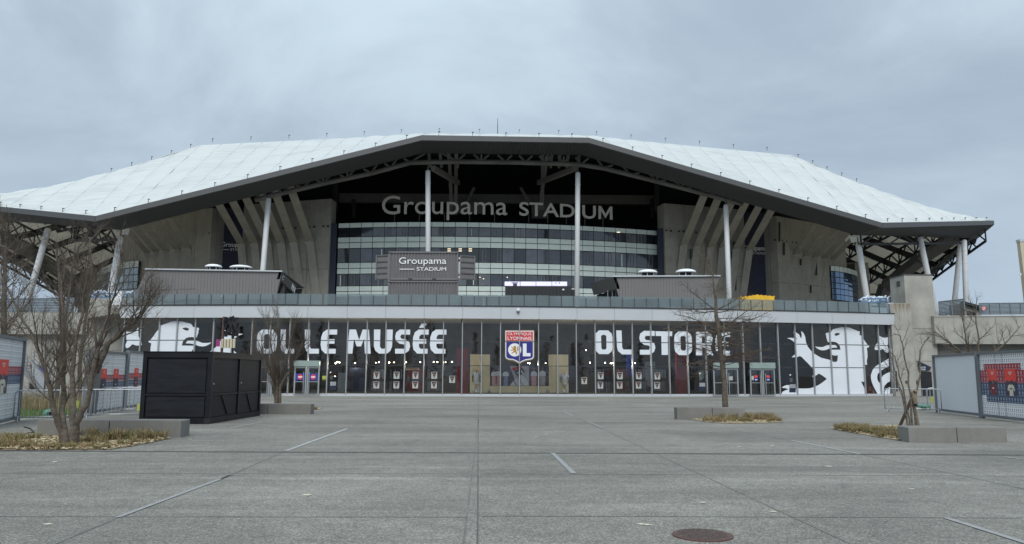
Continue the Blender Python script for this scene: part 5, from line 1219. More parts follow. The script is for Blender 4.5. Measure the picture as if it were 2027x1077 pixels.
for k, (x0, x1) in enumerate(((999, 1029), (1030.2, 1060.5), (1061.5, 1092), (1093, 1122.5))):
    p, q = at(x0, 557.5, Y + .3), at(x1, 566, Y + .3)
    s_ = tag(MB().slab((Vector((p.x, p.y, q.z)), q, Vector((q.x, q.y, p.z)), p), Vector((0, .1, 0))).build('led_screen', 'screen'), "pale lilac screen on the black bar, %s" % ('leftmost of four, with a dark cap shape', 'second of four, left of the middle', 'third of four, right of the middle', 'rightmost of four, near the white post')[k], 'screen', 'screens on the black bar')
    if k == 0:
        r_ = at(1012.5, 559, Y + .28); u_ = at(1025.5, 560.5, Y + .28); MB().slab((Vector((r_.x, r_.y, u_.z)), u_, Vector((u_.x, u_.y, r_.z)), r_), Vector((0, .01, 0))).build('screen_print', 'print_dark', s_)
        r_ = at(1015.5, 561, Y + .28); u_ = at(1023.5, 566, Y + .28); MB().slab((Vector((r_.x, r_.y, u_.z)), u_, Vector((u_.x, u_.y, r_.z)), r_), Vector((0, .01, 0))).build('screen_print', 'print_dark', s_)
    if k == 3:
        for x in (1100.5, 1107.5):
            r_ = at(x, 560, Y + .28); MB().box(r_, (.07, .01, .12)).build('screen_print', 'print_dark', s_)

# yellow skip and crates of bottles
Y = 60; a, b_ = at(1468, 590, Y), at(1533, 590, Y)
sk = thing('yellow_skip', "bright yellow low skip behind the balustrade below the right banner", 'skip', Vector(((a.x + b_.x) / 2, Y + .9, DECK)))
zt = at(1500, 583.8, Y).z; zl = at(1472, 588.2, Y).z
prof = [a.x, a.x + .55, a.x + 1.25, b_.x - .1, b_.x]
MB().slab((Vector((a.x + .1, Y, DECK)), Vector((b_.x - .1, Y, DECK)), Vector((b_.x, Y, zt - .12)), Vector((a.x + 1.2, Y, zt)), Vector((a.x + .6, Y, zl + .1)), Vector((a.x, Y, zl))), Vector((0, 1.8, 0))).build('body', 'yellow', sk)
for k in range(9):
    f = k / 8; x = a.x + (b_.x - a.x) * f; z = zl + (zt - zl) * min(1, f / .5) - (.12 * max(0, f - .5) * 2); MB().box((x, Y + .2, z + .01), (.1, .3, .07)).build('rim_lug', 'yellow', sk)
def crates(xs, ys, Y, labs):
    for (x0, x1, y0, y1), lb in zip(xs, labs):
        p, q = at(x0, y0, Y), at(x1, y1, Y); t = thing('bottle_crate', lb, 'crate', Vector(((p.x + q.x) / 2, Y + .4, q.z)), 'blue crates of empty plastic bottles')
        W = q.x - p.x; H = p.z - q.z; cx_ = (p.x + q.x) / 2
        for z in (q.z + .04, q.z + H * .45): 
            for dy in (0, .8): MB().box((cx_, Y + dy, z), (W, .04, .09)).build('rail', 'crate_blue', t)
        for x in (p.x, q.x, cx_):
            for dy in (0, .8): MB().box((x, Y + dy, q.z + H * .28), (.06, .06, H * .56)).build('post', 'crate_blue', t)
        mb = MB(); r_ = random.Random(int(x0))
        for k in range(46):
            c0 = Vector((r_.uniform(p.x + .1, q.x - .1), Y + r_.uniform(.05, .75), q.z + r_.uniform(.05, H * .8) * (1 - .3 * abs(r_.random())))); ax = Vector((r_.uniform(-1, 1), r_.uniform(-1, 1), r_.uniform(-.5, .8))).normalized()
            mb.tube((c0 - ax * .16, c0 + ax * .1, c0 + ax * .18), (.075, .08, .03), 7)
        kind(mb.build('bottles', 'bottle', t), 'stuff')
crates(((1708, 1741, 582.5, 599), (1742.5, 1765, 582, 599)), None, 60.5, ('blue crate of empty white bottles below the leaning post at right', 'blue crate of empty white bottles against the concrete stair tower'))
crates(((178, 208, 569, 590), (210, 238, 571, 590), (240, 264, 573, 590)), None, 58, ('blue crate heaped with empty bottles on the left tower, farthest from the balustrade', 'blue crate heaped with empty bottles on the left tower, middle of three', 'blue crate heaped with empty bottles on the left tower, next to the balustrade'))

# ================================================================== concrete tower and walls at the right
Y = 57.6
tw = thing('stair_tower', "tall raw concrete stair tower at the right end of the shop front", 'tower', at(1820, 783, Y))
def vslab(x0, x1, yt, Y0, zb, t, k, name, parent):
    a, b_ = at(x0, yt, Y0), at(x1, yt, Y0); return MB().slab((Vector((a.x, Y0, zb)), Vector((b_.x, Y0, zb)), Vector((b_.x, Y0, a.z)), Vector((a.x, Y0, a.z))), Vector((0, t, 0))).build(name, k, parent)
zt = at(1820, 545, Y).z; xl, xr = at(1793, 600, Y).x, at(1849, 600, Y).x
zsplit = (0, 2.6, 5.05, zt)
for j in range(3):
    z0, z1 = zsplit[j] + .012, zsplit[j + 1] - .012
    MB().slab((Vector((xl, Y, z0)), Vector((xr, Y, z0)), Vector((xr, Y, z1)), Vector((xl, Y, z1))), Vector((0, 2.2, 0))).build('cast_block', 'concrete_pale', tw)
MB().box(((xl + xr) / 2, Y + 1.1, zt + .04), (xr - xl + .06, 2.26, .08)).build('coping', 'fascia_edge', tw)
MB().box((xl - .01, Y + .9, at(1781, 562, Y + .9).z), (.06, .5, .4)).build('vent_plate', 'fascia_edge', tw)
a, b_ = at(1762, 600, Y - .25), at(1803, 600, Y - .25)
MB().slab((Vector((a.x, Y - .25, 0)), Vector((b_.x, Y - .25, 0)), Vector((b_.x, Y - .25, a.z)), Vector((a.x, Y - .25, a.z))), Vector((0, .24, 0))).build('lower_wall', 'concrete_pale', tw)
mb = MB(); rs = random.Random(8)
for k in range(16):                                          # rust-brown run marks under the coping
    x = a.x + .08 + (b_.x - a.x - .16) * (k + rs.uniform(-.3, .3) + .5) / 16; l = rs.uniform(.4, 1.5); w = rs.uniform(.015, .035)
    mb.slab((Vector((x - w, Y - .255, a.z - .04)), Vector((x + w * .4, Y - .255, a.z - .04 - l)), Vector((x + w, Y - .255, a.z - .04))), Vector((0, .004, 0)))
mb.build('run_stain', 'gold_dark', tw)
for x0, x1, y0, y1 in ((1772, 1778, 735, 775), (1771, 1791, 641, 652)):
    p, q = at(x0, y0, Y - .27), at(x1, y1, Y - .27); MB().slab((Vector((p.x, p.y, q.z)), q, Vector((q.x, q.y, p.z)), p), Vector((0, .015, 0))).build('opening' if y1 > 700 else 'plate', 'void' if y1 > 700 else 'concrete', tw)
for x, y in ((1793, 757), (1816, 756)):
    p = at(x, y, Y - .1); t = thing('wall_spotlight', "black wall spotlight low on the concrete tower, %s" % ('nearer the glass front' if x < 1800 else 'nearer the navy arrow sign'), 'lamp', p, 'black spotlights on the tower')
    MB().box(p + Vector((0, .06, 0)), (.08, .1, .2)).build('bracket', 'black', t); MB().tube((p + Vector((-.04, -.18, .04)), p + Vector((.0, .0, .0))), (.11, .1), 12).build('head', 'black', t)
p = at(1817, 714, Y - .15); q = at(1844, 727, Y - .15); r_ = at(1840, 733, Y - .15); s_ = at(1820, 733, Y - .15)
sg = thing('arrow_sign', "dark navy arrow shaped sign on the concrete tower beside the blank board", 'sign', Vector((p.x, p.y, s_.z)))
MB().slab((s_, r_, q, p), Vector((0, .05, 0))).build('board', 'navy', sg)
text_on('ACCÈS', at(1822.5, 725, Y - .17), at(1832, 725, Y - .17), at(1822.5, 728.8, Y - .17), 'lettering', 'vinyl', sg); text_on('STADE', at(1822.5, 730, Y - .17), at(1832, 730, Y - .17), at(1822.5, 733, Y - .17), 'lettering', 'vinyl', sg)
# retaining wall
rw = thing('retaining_wall', "wide weathered concrete retaining wall with a deep parapet beam at right", 'wall', at(1940, 783, 56))
a = at(1848, 627, 57.2); ztop = a.z; zlow = at(1848, 681, 57.2).z; xs_ = [a.x + k * 2.2 for k in range(9)]
for k in range(8):
    MB().slab((Vector((xs_[k] + .015, 57.2 - k * .22, zlow)), Vector((xs_[k + 1] - .015, 57.2 - (k + 1) * .22, zlow)), Vector((xs_[k + 1] - .015, 57.2 - (k + 1) * .22, ztop)), Vector((xs_[k] + .015, 57.2 - k * .22, ztop))), Vector((0, .5, 0))).build('parapet_block', 'concrete_pale', rw)
    MB().slab((Vector((xs_[k] + .01, 58.0 - k * .22, 0)), Vector((xs_[k + 1] - .01, 58.0 - (k + 1) * .22, 0)), Vector((xs_[k + 1] - .01, 58.0 - (k + 1) * .22, ztop - .1)), Vector((xs_[k] + .01, 58.0 - k * .22, ztop - .1))), Vector((0, .6, 0))).build('wall_block', 'bench', rw)
    MB().slab((Vector((xs_[k], 57.15 - k * .22, ztop + .005)), Vector((xs_[k + 1], 57.15 - (k + 1) * .22, ztop + .005)), Vector((xs_[k + 1], 58.4 - (k + 1) * .22, ztop + .005)), Vector((xs_[k], 58.4 - k * .22, ztop + .005))), Z * .07).build('coping', 'concrete_edge', rw)
p, q = at(1822, 736, 57.55), at(1847, 783, 57.55); MB().slab((Vector((p.x, 57.55, 0)), Vector((q.x, 57.55, 0)), Vector((q.x, 57.55, p.z)), Vector((p.x, 57.55, p.z))), Vector((0, .4, 0))).build('dark_opening', 'void', tw)

def louvre_screen(x0, x1, yt0, yt1, yb, Y0, Y1, lab, n, posts):
    a, b_ = at(x0, yt0, Y0), at(x1, yt1, Y1); c_ = at(x0, yb, Y0).z
    t = thing('louvre_screen', lab, 'screen', Vector(((a.x + b_.x) / 2, (a.y + b_.y) / 2, c_)), 'grey louvre screens above the walls')
    for k in range(n):
        z = c_ + (a.z - c_) * (k + .5) / n; f = (k + .5) / n; z2 = c_ + (b_.z - c_) * f
        MB().beam(Vector((a.x, a.y, z)), Vector((b_.x, b_.y, z2)), .03, (a.z - c_) / n * .78, up=(0, -.5, 1)).build('slat', 'louvre', t)
    for k in range(posts):
        f = k / (posts - 1); p = a.lerp(b_, f); MB().box((p.x, p.y - .04, (c_ + p.z) / 2), (.08, .08, p.z - c_)).build('post', 'louvre', t)
    MB().beam(Vector((a.x, a.y, a.z)), Vector((b_.x, b_.y, b_.z)), .1, .06).build('top_rail', 'louvre', t)
    return t
louvre_screen(1858, 1907, 597.5, 592, 625.5, 60, 58.6, "grey louvre screen of horizontal slats right of the concrete tower", 11, 3)
louvre_screen(1938, 2040, 600.5, 599.5, 623, 58.5, 58, "grey louvre screen with a round red sign at the right edge", 9, 6)
p = at(1947, 610.5, 58.2)
rsn = thing('round_sign', "round white sign with red ring on the louvre screen", 'sign', p)
MB().tube((p, p + Vector((0, -.03, 0))), .17, 24).build('disc', 'white', rsn)
mb = MB()
for k in range(24):
    a0, a1 = k * math.pi / 12, (k + 1) * math.pi / 12
    mb.slab([p + Vector((math.cos(t) * r_, -.04, math.sin(t) * r_)) for t, r_ in ((a0, .12), (a1, .12), (a1, .175), (a0, .175))], (0, -.006, 0))
mb.build('ring', 'red', rsn); MB().beam(p + Vector((-.09, -.045, .09)), p + Vector((.09, -.045, -.09)), .012, .03, up=(0, -1, 0)).build('bar', 'red', rsn); MB().box(p + Vector((0, -.036, 0)), (.12, .01, .07)).build('symbol', 'louvre', rsn)
hu = thing('flat_roof_hut', "small pale hut with a dark sloping roof between the louvre screens", 'hut', at(1922, 625, 62))
a, b_ = at(1907, 601, 60), at(1942, 612, 60); zb_ = at(1907, 627, 60).z
MB().slab((Vector((a.x, 60, zb_)), Vector((b_.x, 60, zb_)), Vector((b_.x, 60, b_.z)), Vector((a.x, 60, a.z))), Vector((0, 2, 0))).build('wall', 'concrete_pale', hu)
MB().beam(a + Vector((-.2, -.1, .08)), b_ + Vector((.3, -.1, .0)), .5, .2).build('roof', 'dark_metal', hu); p, q = at(1915, 615.5, 59.9), at(1931, 625, 59.9); MB().slab((Vector((p.x, p.y, q.z)), q, Vector((q.x, q.y, p.z - .1)), p), Vector((0, .05, 0))).build('window', 'void', hu)
p = at(2019, 478, 75); q = at(2046, 478, 75)
py_ = thing('beige_pylon', "tall beige pylon cut by the right edge of the picture", 'pylon', Vector(((p.x + q.x) / 2 + .5, 75, 0)))
MB().slab((Vector((p.x + .45, 75, 0)), Vector((q.x, 75, 0)), q, p), Vector((0, .5, 0))).build('shaft', 'beige_pylon', py_); MB().box(((p.x + q.x) / 2, 75.25, p.z + .1), (q.x - p.x + .1, .6, .25)).build('cap', 'grey_panel', py_)
MB().box(at(2020, 543, 74.9), (.1, .1, .25)).build('lamp', 'white', py_)

# ================================================================== concrete at the left
lt = thing('left_tower', "rough concrete tower with crates on top at the left end of the shop front", 'tower', at(220, 783, 58))
for x0, x1, z0, z1 in ((176, 222, 0, 3.2), (222.5, 267, 0, 3.2), (176, 222, 3.22, None), (222.5, 267, 3.22, None)):
    a, b_ = at(x0, 590, 57.5), at(x1, 590, 57.5); z1 = z1 or a.z
    MB().slab((Vector((a.x, 57.5, z0)), Vector((b_.x, 57.5, z0)), Vector((b_.x, 57.5, z1)), Vector((a.x, 57.5, z1))), Vector((0, 3, 0))).build('cast_block', 'concrete_pale', lt)
lw = thing('left_retaining_wall', "long weathered concrete retaining wall behind the bare trees at left", 'wall', at(60, 783, 56))
a = at(176, 619, 57.4); ztop = a.z; zlow = at(176, 662, 57.4).z
for k in range(7):
    x1_, x0_ = a.x - k * 2.2, a.x - (k + 1) * 2.2
    MB().slab((Vector((x0_ + .015, 57.3, zlow)), Vector((x1_ - .015, 57.3, zlow)), Vector((x1_ - .015, 57.3, ztop)), Vector((x0_ + .015, 57.3, ztop))), Vector((0, .5, 0))).build('parapet_block', 'concrete_pale', lw)
    MB().slab((Vector((x0_ + .01, 57.9, 0)), Vector((x1_ - .01, 57.9, 0)), Vector((x1_ - .01, 57.9, ztop - .1)), Vector((x0_ + .01, 57.9, ztop - .1))), Vector((0, .5, 0))).build('wall_block', 'concrete_pale', lw)
p, q = at(62, 722, 57.8), at(88, 770, 57.8); MB().slab((Vector((p.x, p.y, q.z)), q, Vector((q.x, q.y, p.z)), p), Vector((0, .05, 0))).build('doorway', 'void', lw)
p, q = at(79, 728, 57.7), at(87, 745, 57.7); MB().slab((Vector((p.x, p.y, q.z)), q, Vector((q.x, q.y, p.z)), p), Vector((0, .03, 0))).build('blue_plate', 'sign_blue', lw)
louvre_screen(-20, 147, 592, 590, 618.5, 57.6, 57.6, "grey louvre screen on the left wall behind the bare trees", 9, 7)
# stairs
sr = thing('metal_stair', "grey metal stair with railings coming down behind the left photo wall", 'stairs', at(90, 790, 50))
pa, pb = at(38, 722, 50), at(92, 786, 50)
for dy in (0, 1.3):
    o = Vector((0, dy, 0)); MB().beam(pa + o, pb + o, .06, .34).build('stringer', 'stair', sr)
    for h in (.35, .6, .85, 1.1): MB().beam(pa + o + Z * h, pb + o + Z * h, .045, .045).build('rail', 'stair', sr)
    for k in range(5): p = pa.lerp(pb, (k + .3) / 5) + o; MB().beam(p, p + Z * 1.1, .05, .05).build('baluster', 'stair', sr)
for k in range(11): p = pa.lerp(pb, (k + .5) / 11) + Vector((0, .65, .05)); MB().box(p, (.3, 1.2, .04)).build('tread', 'stair', sr)
p, q = at(62, 741, 49.9), at(86, 770, 49.9); MB().slab((p, q, q + Z * .8, p + Z * .75), Vector((0, .03, 0))).build('side_panel', 'galv', sr)
# ================================================================== things on the plaza
# black kiosk
kl, kr = ground(276, 839.2), ground(413, 839.7); kx1 = kr.x; ky0 = kr.y; kx0 = kl.x; ky1 = ground(511, 823).y
zt = at(418, 697.7, ky0).z
ks = thing('black_kiosk', "closed black kiosk box with panelled walls standing on the plaza at left", 'kiosk', Vector(((kx0 + kx1) / 2, (ky0 + ky1) / 2, 0)))
MB().box(((kx0 + kx1) / 2, (ky0 + ky1) / 2, zt / 2 + .03), (kx1 - kx0 - .1, ky1 - ky0 - .1, zt - .1)).build('body', 'kiosk_panel', ks)
W = kx1 - kx0; Dp = ky1 - ky0
for x in (kx0 + .05, kx1 - .05):
    for y in (ky0 + .05, ky1 - .05): MB().box((x, y, zt / 2), (.13, .13, zt)).build('corner_post', 'kiosk', ks)
for z, h in ((zt - .08, .16), (.09, .18)):
    for y in (ky0 + .05, ky1 - .05): MB().box(((kx0 + kx1) / 2, y, z), (W - .14, .12, h)).build('frame_rail', 'kiosk', ks)
    for x in (kx0 + .05, kx1 - .05): MB().box((x, (ky0 + ky1) / 2, z), (.12, Dp - .14, h)).build('frame_rail', 'kiosk', ks)
MB().box(((kx0 + kx1) / 2, (ky0 + ky1) / 2, zt + .015), (W + .06, Dp + .06, .03)).build('roof', 'kiosk', ks)
zm = .88
MB().box(((kx0 + kx1) / 2, ky0 + .03, zm), (W - .2, .06, .07)).build('rail', 'kiosk', ks)
for z0, z1 in ((.22, zm - .06), (zm + .06, zt - .22)): MB().box(((kx0 + kx1) / 2, ky0 + .035, (z0 + z1) / 2), (W - .34, .05, z1 - z0)).build('panel', 'kiosk_panel', ks)
MB().box((kx1 - .03, (ky0 + ky1) / 2 + .1, zt / 2), (.09, .1, zt - .3)).build('middle_post', 'kiosk', ks)
for y0, y1 in ((ky0 + .14, (ky0 + ky1) / 2 + .02), ((ky0 + ky1) / 2 + .18, ky1 - .14)):
    MB().box((kx1 - .035, (y0 + y1) / 2, zm), (.06, y1 - y0, .06)).build('rail', 'kiosk', ks)
    for z0, z1 in ((.2, zm - .05), (zm + .05, zt - .2)): MB().box((kx1 - .045, (y0 + y1) / 2, (z0 + z1) / 2), (.04, y1 - y0 - .1, z1 - z0)).build('panel', 'kiosk_panel', ks)
    MB().beam((kx1 - .015, y0 + (y1 - y0) * .38, zm - .06), (kx1 - .015, y0 + (y1 - y0) * .62, .24), .04, .05, up=(1, 0, 0)).build('brace', 'black', ks)
    for y in (y0 + .05,): MB().tube(((kx1 - .01, y, zm + .33), (kx1 + .03, y, zm + .33)), .03, 10).build('lock', 'galv', ks)
for y in (ky0 + Dp * .33, ky0 + Dp * .62): MB().tube(((kx1 - .0, y, .07), (kx1 + .025, y, .07)), .05, 10).build('plug', 'black', ks)
for y in (ky0 + .03,): MB().box((kx1 - .06, y - .02, .09), (.16, .1, .16)).build('corner_casting', 'black', ks)

# sign stand behind the kiosk
Y = 33.0
ss = thing('sign_stand', "dark red and black sign stand with a cream slatted plate rising behind the kiosk", 'stand', ground(452, 781))
p0, p1 = at(433, 781, Y), at(443.5, 627, Y); q0, q1 = at(459, 781, Y), at(462, 640, Y)
MB().beam(Vector((p0.x, Y, 0)), p1, .09, .09).build('post', 'rust', ss); MB().beam(Vector((q0.x, Y, 0)), q1, .08, .08).build('post', 'black', ss)
mb = MB(); rk_ = random.Random(4)
for k in range(70):
    p = at(rk_.uniform(446, 471) - (2 if k % 3 else 0), rk_.uniform(628, 664), Y); mb.box(p + Vector((0, rk_.uniform(-.1, .1), 0)), (rk_.uniform(.05, .14), .08, rk_.uniform(.06, .2)), rk_.uniform(0, 1))
kind(mb.build('black_bundle', 'black', ss), 'stuff')
a, b_ = at(439, 671, Y - .1), at(465, 689, Y - .1); MB().box(((a.x + b_.x) / 2, Y - .1, (a.z + b_.z) / 2), (b_.x - a.x, .05, a.z - b_.z)).build('plate', 'cream', ss)
for k in range(9):
    x = a.x + (b_.x - a.x) * (k + .5) / 9; MB().box((x, Y - .14, (a.z + b_.z) / 2), (.03, .03, (a.z - b_.z) * (.8 + .2 * rk_.random()))).build('slat', 'chip_c' if k % 2 else 'cream', ss)
a, b_ = at(428, 672, Y + .1), at(435, 686, Y + .1); MB().box(((a.x + b_.x) / 2, Y + .1, (a.z + b_.z) / 2), (b_.x - a.x, .03, a.z - b_.z)).build('pink_card', 'pink', ss)

# concrete benches in two blocks
def bench(poly, h, label, joint=.5):
    """poly: front-left, front-right, back-right, back-left on the ground"""
    fl, fr, br, bl = [Vector((p.x, p.y, 0)) for p in poly]
    t = thing('concrete_bench', label, 'bench', (fl + fr + br + bl) / 4, 'concrete bench blocks on the plaza')
    g = .008
    for s0, s1 in ((0, joint - g / 2), (joint + g / 2, 1)):
        a, b_, c_, d = fl.lerp(fr, s0), fl.lerp(fr, s1), bl.lerp(br, s1), bl.lerp(br, s0)
        e = .02; mb = MB(); ctr = (a + b_ + c_ + d) / 4
        ins = [q + (ctr - q).normalized() * e for q in (a, b_, c_, d)]
        lo = [a, b_, c_, d]; hi = [q + Z * (h - e) for q in lo]; tp_ = [q + Z * h for q in ins]
        mb.add(lo + hi + tp_, [(0, 1, 5, 4), (1, 2, 6, 5), (2, 3, 7, 6), (3, 0, 4, 7), (4, 5, 9, 8), (5, 6, 10, 9), (6, 7, 11, 10), (7, 4, 8, 11), (8, 9, 10, 11), (3, 2, 1, 0)])
        mb.build('block', 'bench', t)
    return t
def hz(p, py): return p.z
fr = ground(357, 866); fl = Vector((at(72, 866, fr.y).x, fr.y, 0)); bh = at(357, 832, fr.y).z
bench((fl, fr, fr + Vector((0, .5, 0)), fl + Vector((0, .5, 0))), bh, "long concrete bench of two blocks behind the multi-stem bare tree at left")
fl, fr = ground(1800, 876), ground(1994, 875.5); bh = at(1900, 846, fl.y).z
bl = at(1777, 874, fl.y + .55); bench((fl, fr, fr + Vector((.02, .62, 0)), Vector((at(1777, 850, fl.y + .62).x, fl.y + .62, 0))), bh, "concrete bench of two blocks beside the staked young tree at right", .49)
Yb = 26.7; a, b_ = at(1340.5, 820, Yb), at(1474.5, 820, Yb); bh = at(1400, 807, Yb).z
bench((Vector((a.x, Yb, 0)), Vector((b_.x, Yb, 0)), Vector((b_.x, Yb + .5, 0)), Vector((a.x, Yb + .5, 0))), bh, "concrete bench behind the tall single-trunk bare tree", .52)
Yb = 29.2; a, b_ = at(497, 810, Yb), at(615, 810, Yb); bh = at(560, 799.5, Yb).z
bench((Vector((a.x, Yb, 0)), Vector((b_.x, Yb, 0)), Vector((b_.x, Yb + .5, 0)), Vector((a.x, Yb + .5, 0))), bh, "concrete bench in front of the vase-shaped bare tree by the kiosk", .28)

# planting beds: chips and tufts of grass
def inpoly(p, poly):
    c = False; n = len(poly)
    for i in range(n):
        a, b_ = poly[i], poly[(i + 1) % n]
        if (a.y > p.y) != (b_.y > p.y) and p.x < (b_.x - a.x) * (p.y - a.y) / (b_.y - a.y) + a.x: c = not c
    return c
def bed(poly, nt, nchip, dry, label, lab2, seed, clumps=None):
    R_ = random.Random(seed); p0_ = [Vector((p.x, p.y, 0)) for p in poly]; poly = []
    for a, b_ in zip(p0_, p0_[1:] + p0_[:1]):
        n_ = max(1, int((b_ - a).length / .16)); sd_ = Vector((-(b_ - a).y, (b_ - a).x, 0)).normalized()
        for k_ in range(n_): poly.append(a.lerp(b_, k_ / n_) + sd_ * (R_.gauss(0, .022) if k_ else 0))
    x0, x1 = min(p.x for p in poly), max(p.x for p in poly); y0, y1 = min(p.y for p in poly), max(p.y for p in poly)
    ctr_ = sum(poly, Vector()) / len(poly); x0 -= .2; x1 += .2; y0 -= .2; y1 += .2
    mb = MB(); mb.add([p + Z * .012 for p in poly], [tuple(range(len(poly)))])
    o = kind(mb.build('chip_bed', 'chips'), 'structure'); o['label'] = label
    mb = MB(); k = 0
    while k < nchip:
        p = Vector((R_.uniform(x0, x1), R_.uniform(y0, y1), 0))
        if not inpoly(p, poly) and not (R_.random() < .012 and inpoly(p * .9 + ctr_ * .1, poly)): continue
        k += 1; r_ = R_.uniform(0, 3.1); s = R_.uniform(.018, .045); e = Vector((math.cos(r_), math.sin(r_), R_.uniform(-.3, .3))) * s; f = Vector((-math.sin(r_), math.cos(r_), R_.uniform(-.3, .3))) * s * .5
        c_ = p + Z * R_.uniform(.02, .05); mb.add([c_ - e - f, c_ + e - f, c_ + e + f, c_ - e + f], [(0, 1, 2, 3)], R_.choice((0, 0, 1)))
    kind(mb.build('wood_chips', ['chip_b', 'chip_c'], o), 'stuff')
    mb = MB(); k = 0; tries = 0
    cl = clumps
    while k < nt and tries < nt * 40:
        tries += 1
        c0 = R_.choice(cl); p = Vector((R_.gauss(c0[0].x, c0[1]), R_.gauss(c0[0].y, c0[1] * .7), 0))
        if not inpoly(p, poly): continue
        k += 1; H = R_.uniform(.13, .26) * c0[2]; g = 0 if R_.random() < dry else 1; lean = R_.uniform(0, 6.28)
        for b in range(R_.randint(22, 40)):
            a = R_.uniform(0, 6.28); d = Vector((math.cos(a), math.sin(a), 0)); L = H * R_.uniform(.5, 1.25); o_ = R_.uniform(.15, 1.0)
            q = p + d * R_.uniform(0, .05) + Z * .015; sd = Vector((-d.y, d.x, 0)) * R_.uniform(.003, .006)
            m1 = q + d * L * .25 * o_ + Z * L * .6; m2 = q + d * L * .6 * o_ + Z * L * (.95 - .25 * o_); tip = q + d * L * 1.05 * o_ + Z * L * (1.05 - .65 * o_)
            mb.add([q - sd, q + sd, m1 + sd, m1 - sd, m2 + sd * .8, m2 - sd * .8, tip], [(0, 1, 2, 3), (3, 2, 4, 5), (5, 4, 6)], g if R_.random() < .85 else 1 - g)
    g_ = mb.build('bed_grass', ['grass_dry', 'grass_green']); kind(g_, 'stuff'); g_['label'] = lab2
G = ground
def C3(lst): return [(G(x, y), s, h) for x, y, s, h in lst]
bed([G(-150, 892), G(215, 891), G(262, 884), G(340, 868), G(318, 866.5), G(80, 862), G(-150, 866)], 210, 8000, .5, "pale wood chip bed under the multi-stem tree at left", "dry and olive grass tufts in the left wood chip bed", 1,
    C3([(-30, 878, .4, .8), (10, 883, .3, .85), (30, 872, .25, .9), (165, 878, .2, .8), (200, 887, .35, .5), (230, 872, .22, 1.15), (215, 874, .25, 1.1), (285, 872, .2, 1.15), (190, 866, .2, 1.1), (255, 879, .3, .7), (120, 887, .25, .5), (60, 886, .35, .6), (310, 868, .12, .7)]))
bed([G(1344, 825), G(1362, 830), G(1405, 836.5), G(1450, 839), G(1505, 838), G(1549, 836), G(1530, 829), G(1478, 822), G(1400, 820)], 190, 1600, .75, "wood chip bed under the tall single-trunk tree", "brown ornamental grass around the tall single-trunk tree", 2,
    C3([(1368, 829, .22, .7), (1393, 829, .25, 1.3), (1405, 827, .2, 1.5), (1425, 833, .25, .9), (1447, 831, .2, 1.0), (1465, 829, .25, 1.2), (1490, 831, .25, 1.1), (1512, 830, .25, 1.1), (1535, 834, .2, .8), (1475, 835, .3, .7), (1410, 835, .3, .7)]))
bed([G(1648, 849.5), G(1690, 858), G(1740, 866), G(1790, 874), G(1830, 850), G(1780, 844), G(1700, 846.5)], 150, 1700, .5, "wood chip bed under the staked young tree", "dry and olive grass tufts beside the right concrete bench", 3,
    C3([(1662, 850, .2, .7), (1685, 852, .25, .9), (1705, 855, .3, .8), (1735, 859, .3, .9), (1755, 862, .25, .9), (1770, 866, .25, .8), (1720, 852, .3, .7)]))
bed([G(490, 806), G(560, 815), G(628, 811), G(640, 808.5), G(600, 804), G(500, 802)], 22, 700, .8, "wood chip bed behind the bench by the kiosk", "sparse dry grass by the bench near the kiosk", 4,
    C3([(622, 811, .15, .6), (560, 808, .5, .5), (600, 809, .2, .6)]))
# lawn at the far left
mb = MB(); pl = [G(-60, 835), G(60, 826), G(175, 822), G(175, 800), G(60, 792), G(-60, 792)]; mb.add([p + Z * .006 for p in pl], [tuple(range(6))]); lawn = struct(mb.build('lawn', 'grass_lawn')); lawn['label'] = 'strip of green lawn behind the barrier at left'
R_ = random.Random(6); mb = MB()
for k in range(2600):
    x, y = R_.uniform(30, 172), R_.uniform(800, 828); p = G(x, y); H = R_.uniform(.05, .1) if y > 812 else R_.uniform(.25, .75); g = 1 if y > 812 else (0 if R_.random() < .75 else 2)
    for b in range(3):
        a = R_.uniform(0, 6.28); d = Vector((math.cos(a), math.sin(a), 0)) * H * .3; sd = Vector((-d.y, d.x, 0)).normalized() * .008
        mb.add([p - sd, p + sd, p + d + Z * H], [(0, 1, 2)], g)
gr = kind(mb.build('lawn_grass', ['grass_dry', 'grass_lawn', 'grass_green']), 'stuff'); gr['label'] = 'green lawn blades with tall dry grass behind at left'
gd = thing('irrigation_cap', "green plastic domed cap on the lawn behind the left barrier", 'cap', G(98, 825))
c = G(98, 825); MB().lathe(c, ((.2, .0), (.22, .12), (.2, .2), (.1, .26), (.02, .27)), 16).build('dome', 'green_plastic', gd, True); MB().box(c + Vector((.1, -.2, .1)), (.1, .08, .16)).build('clip', 'black', gd)
c = G(1829, 812); gd = thing('green_lamp', "small green plastic ground fitting beside the right barriers", 'fitting', c); MB().lathe(c, ((.1, 0), (.1, .1), (.3, .14), (.3, .22), (.1, .25)), 16).build('dome', 'green_plastic', gd, True); MB().box(c + Z * .05, (.12, .12, .1)).build('foot', 'black', gd)

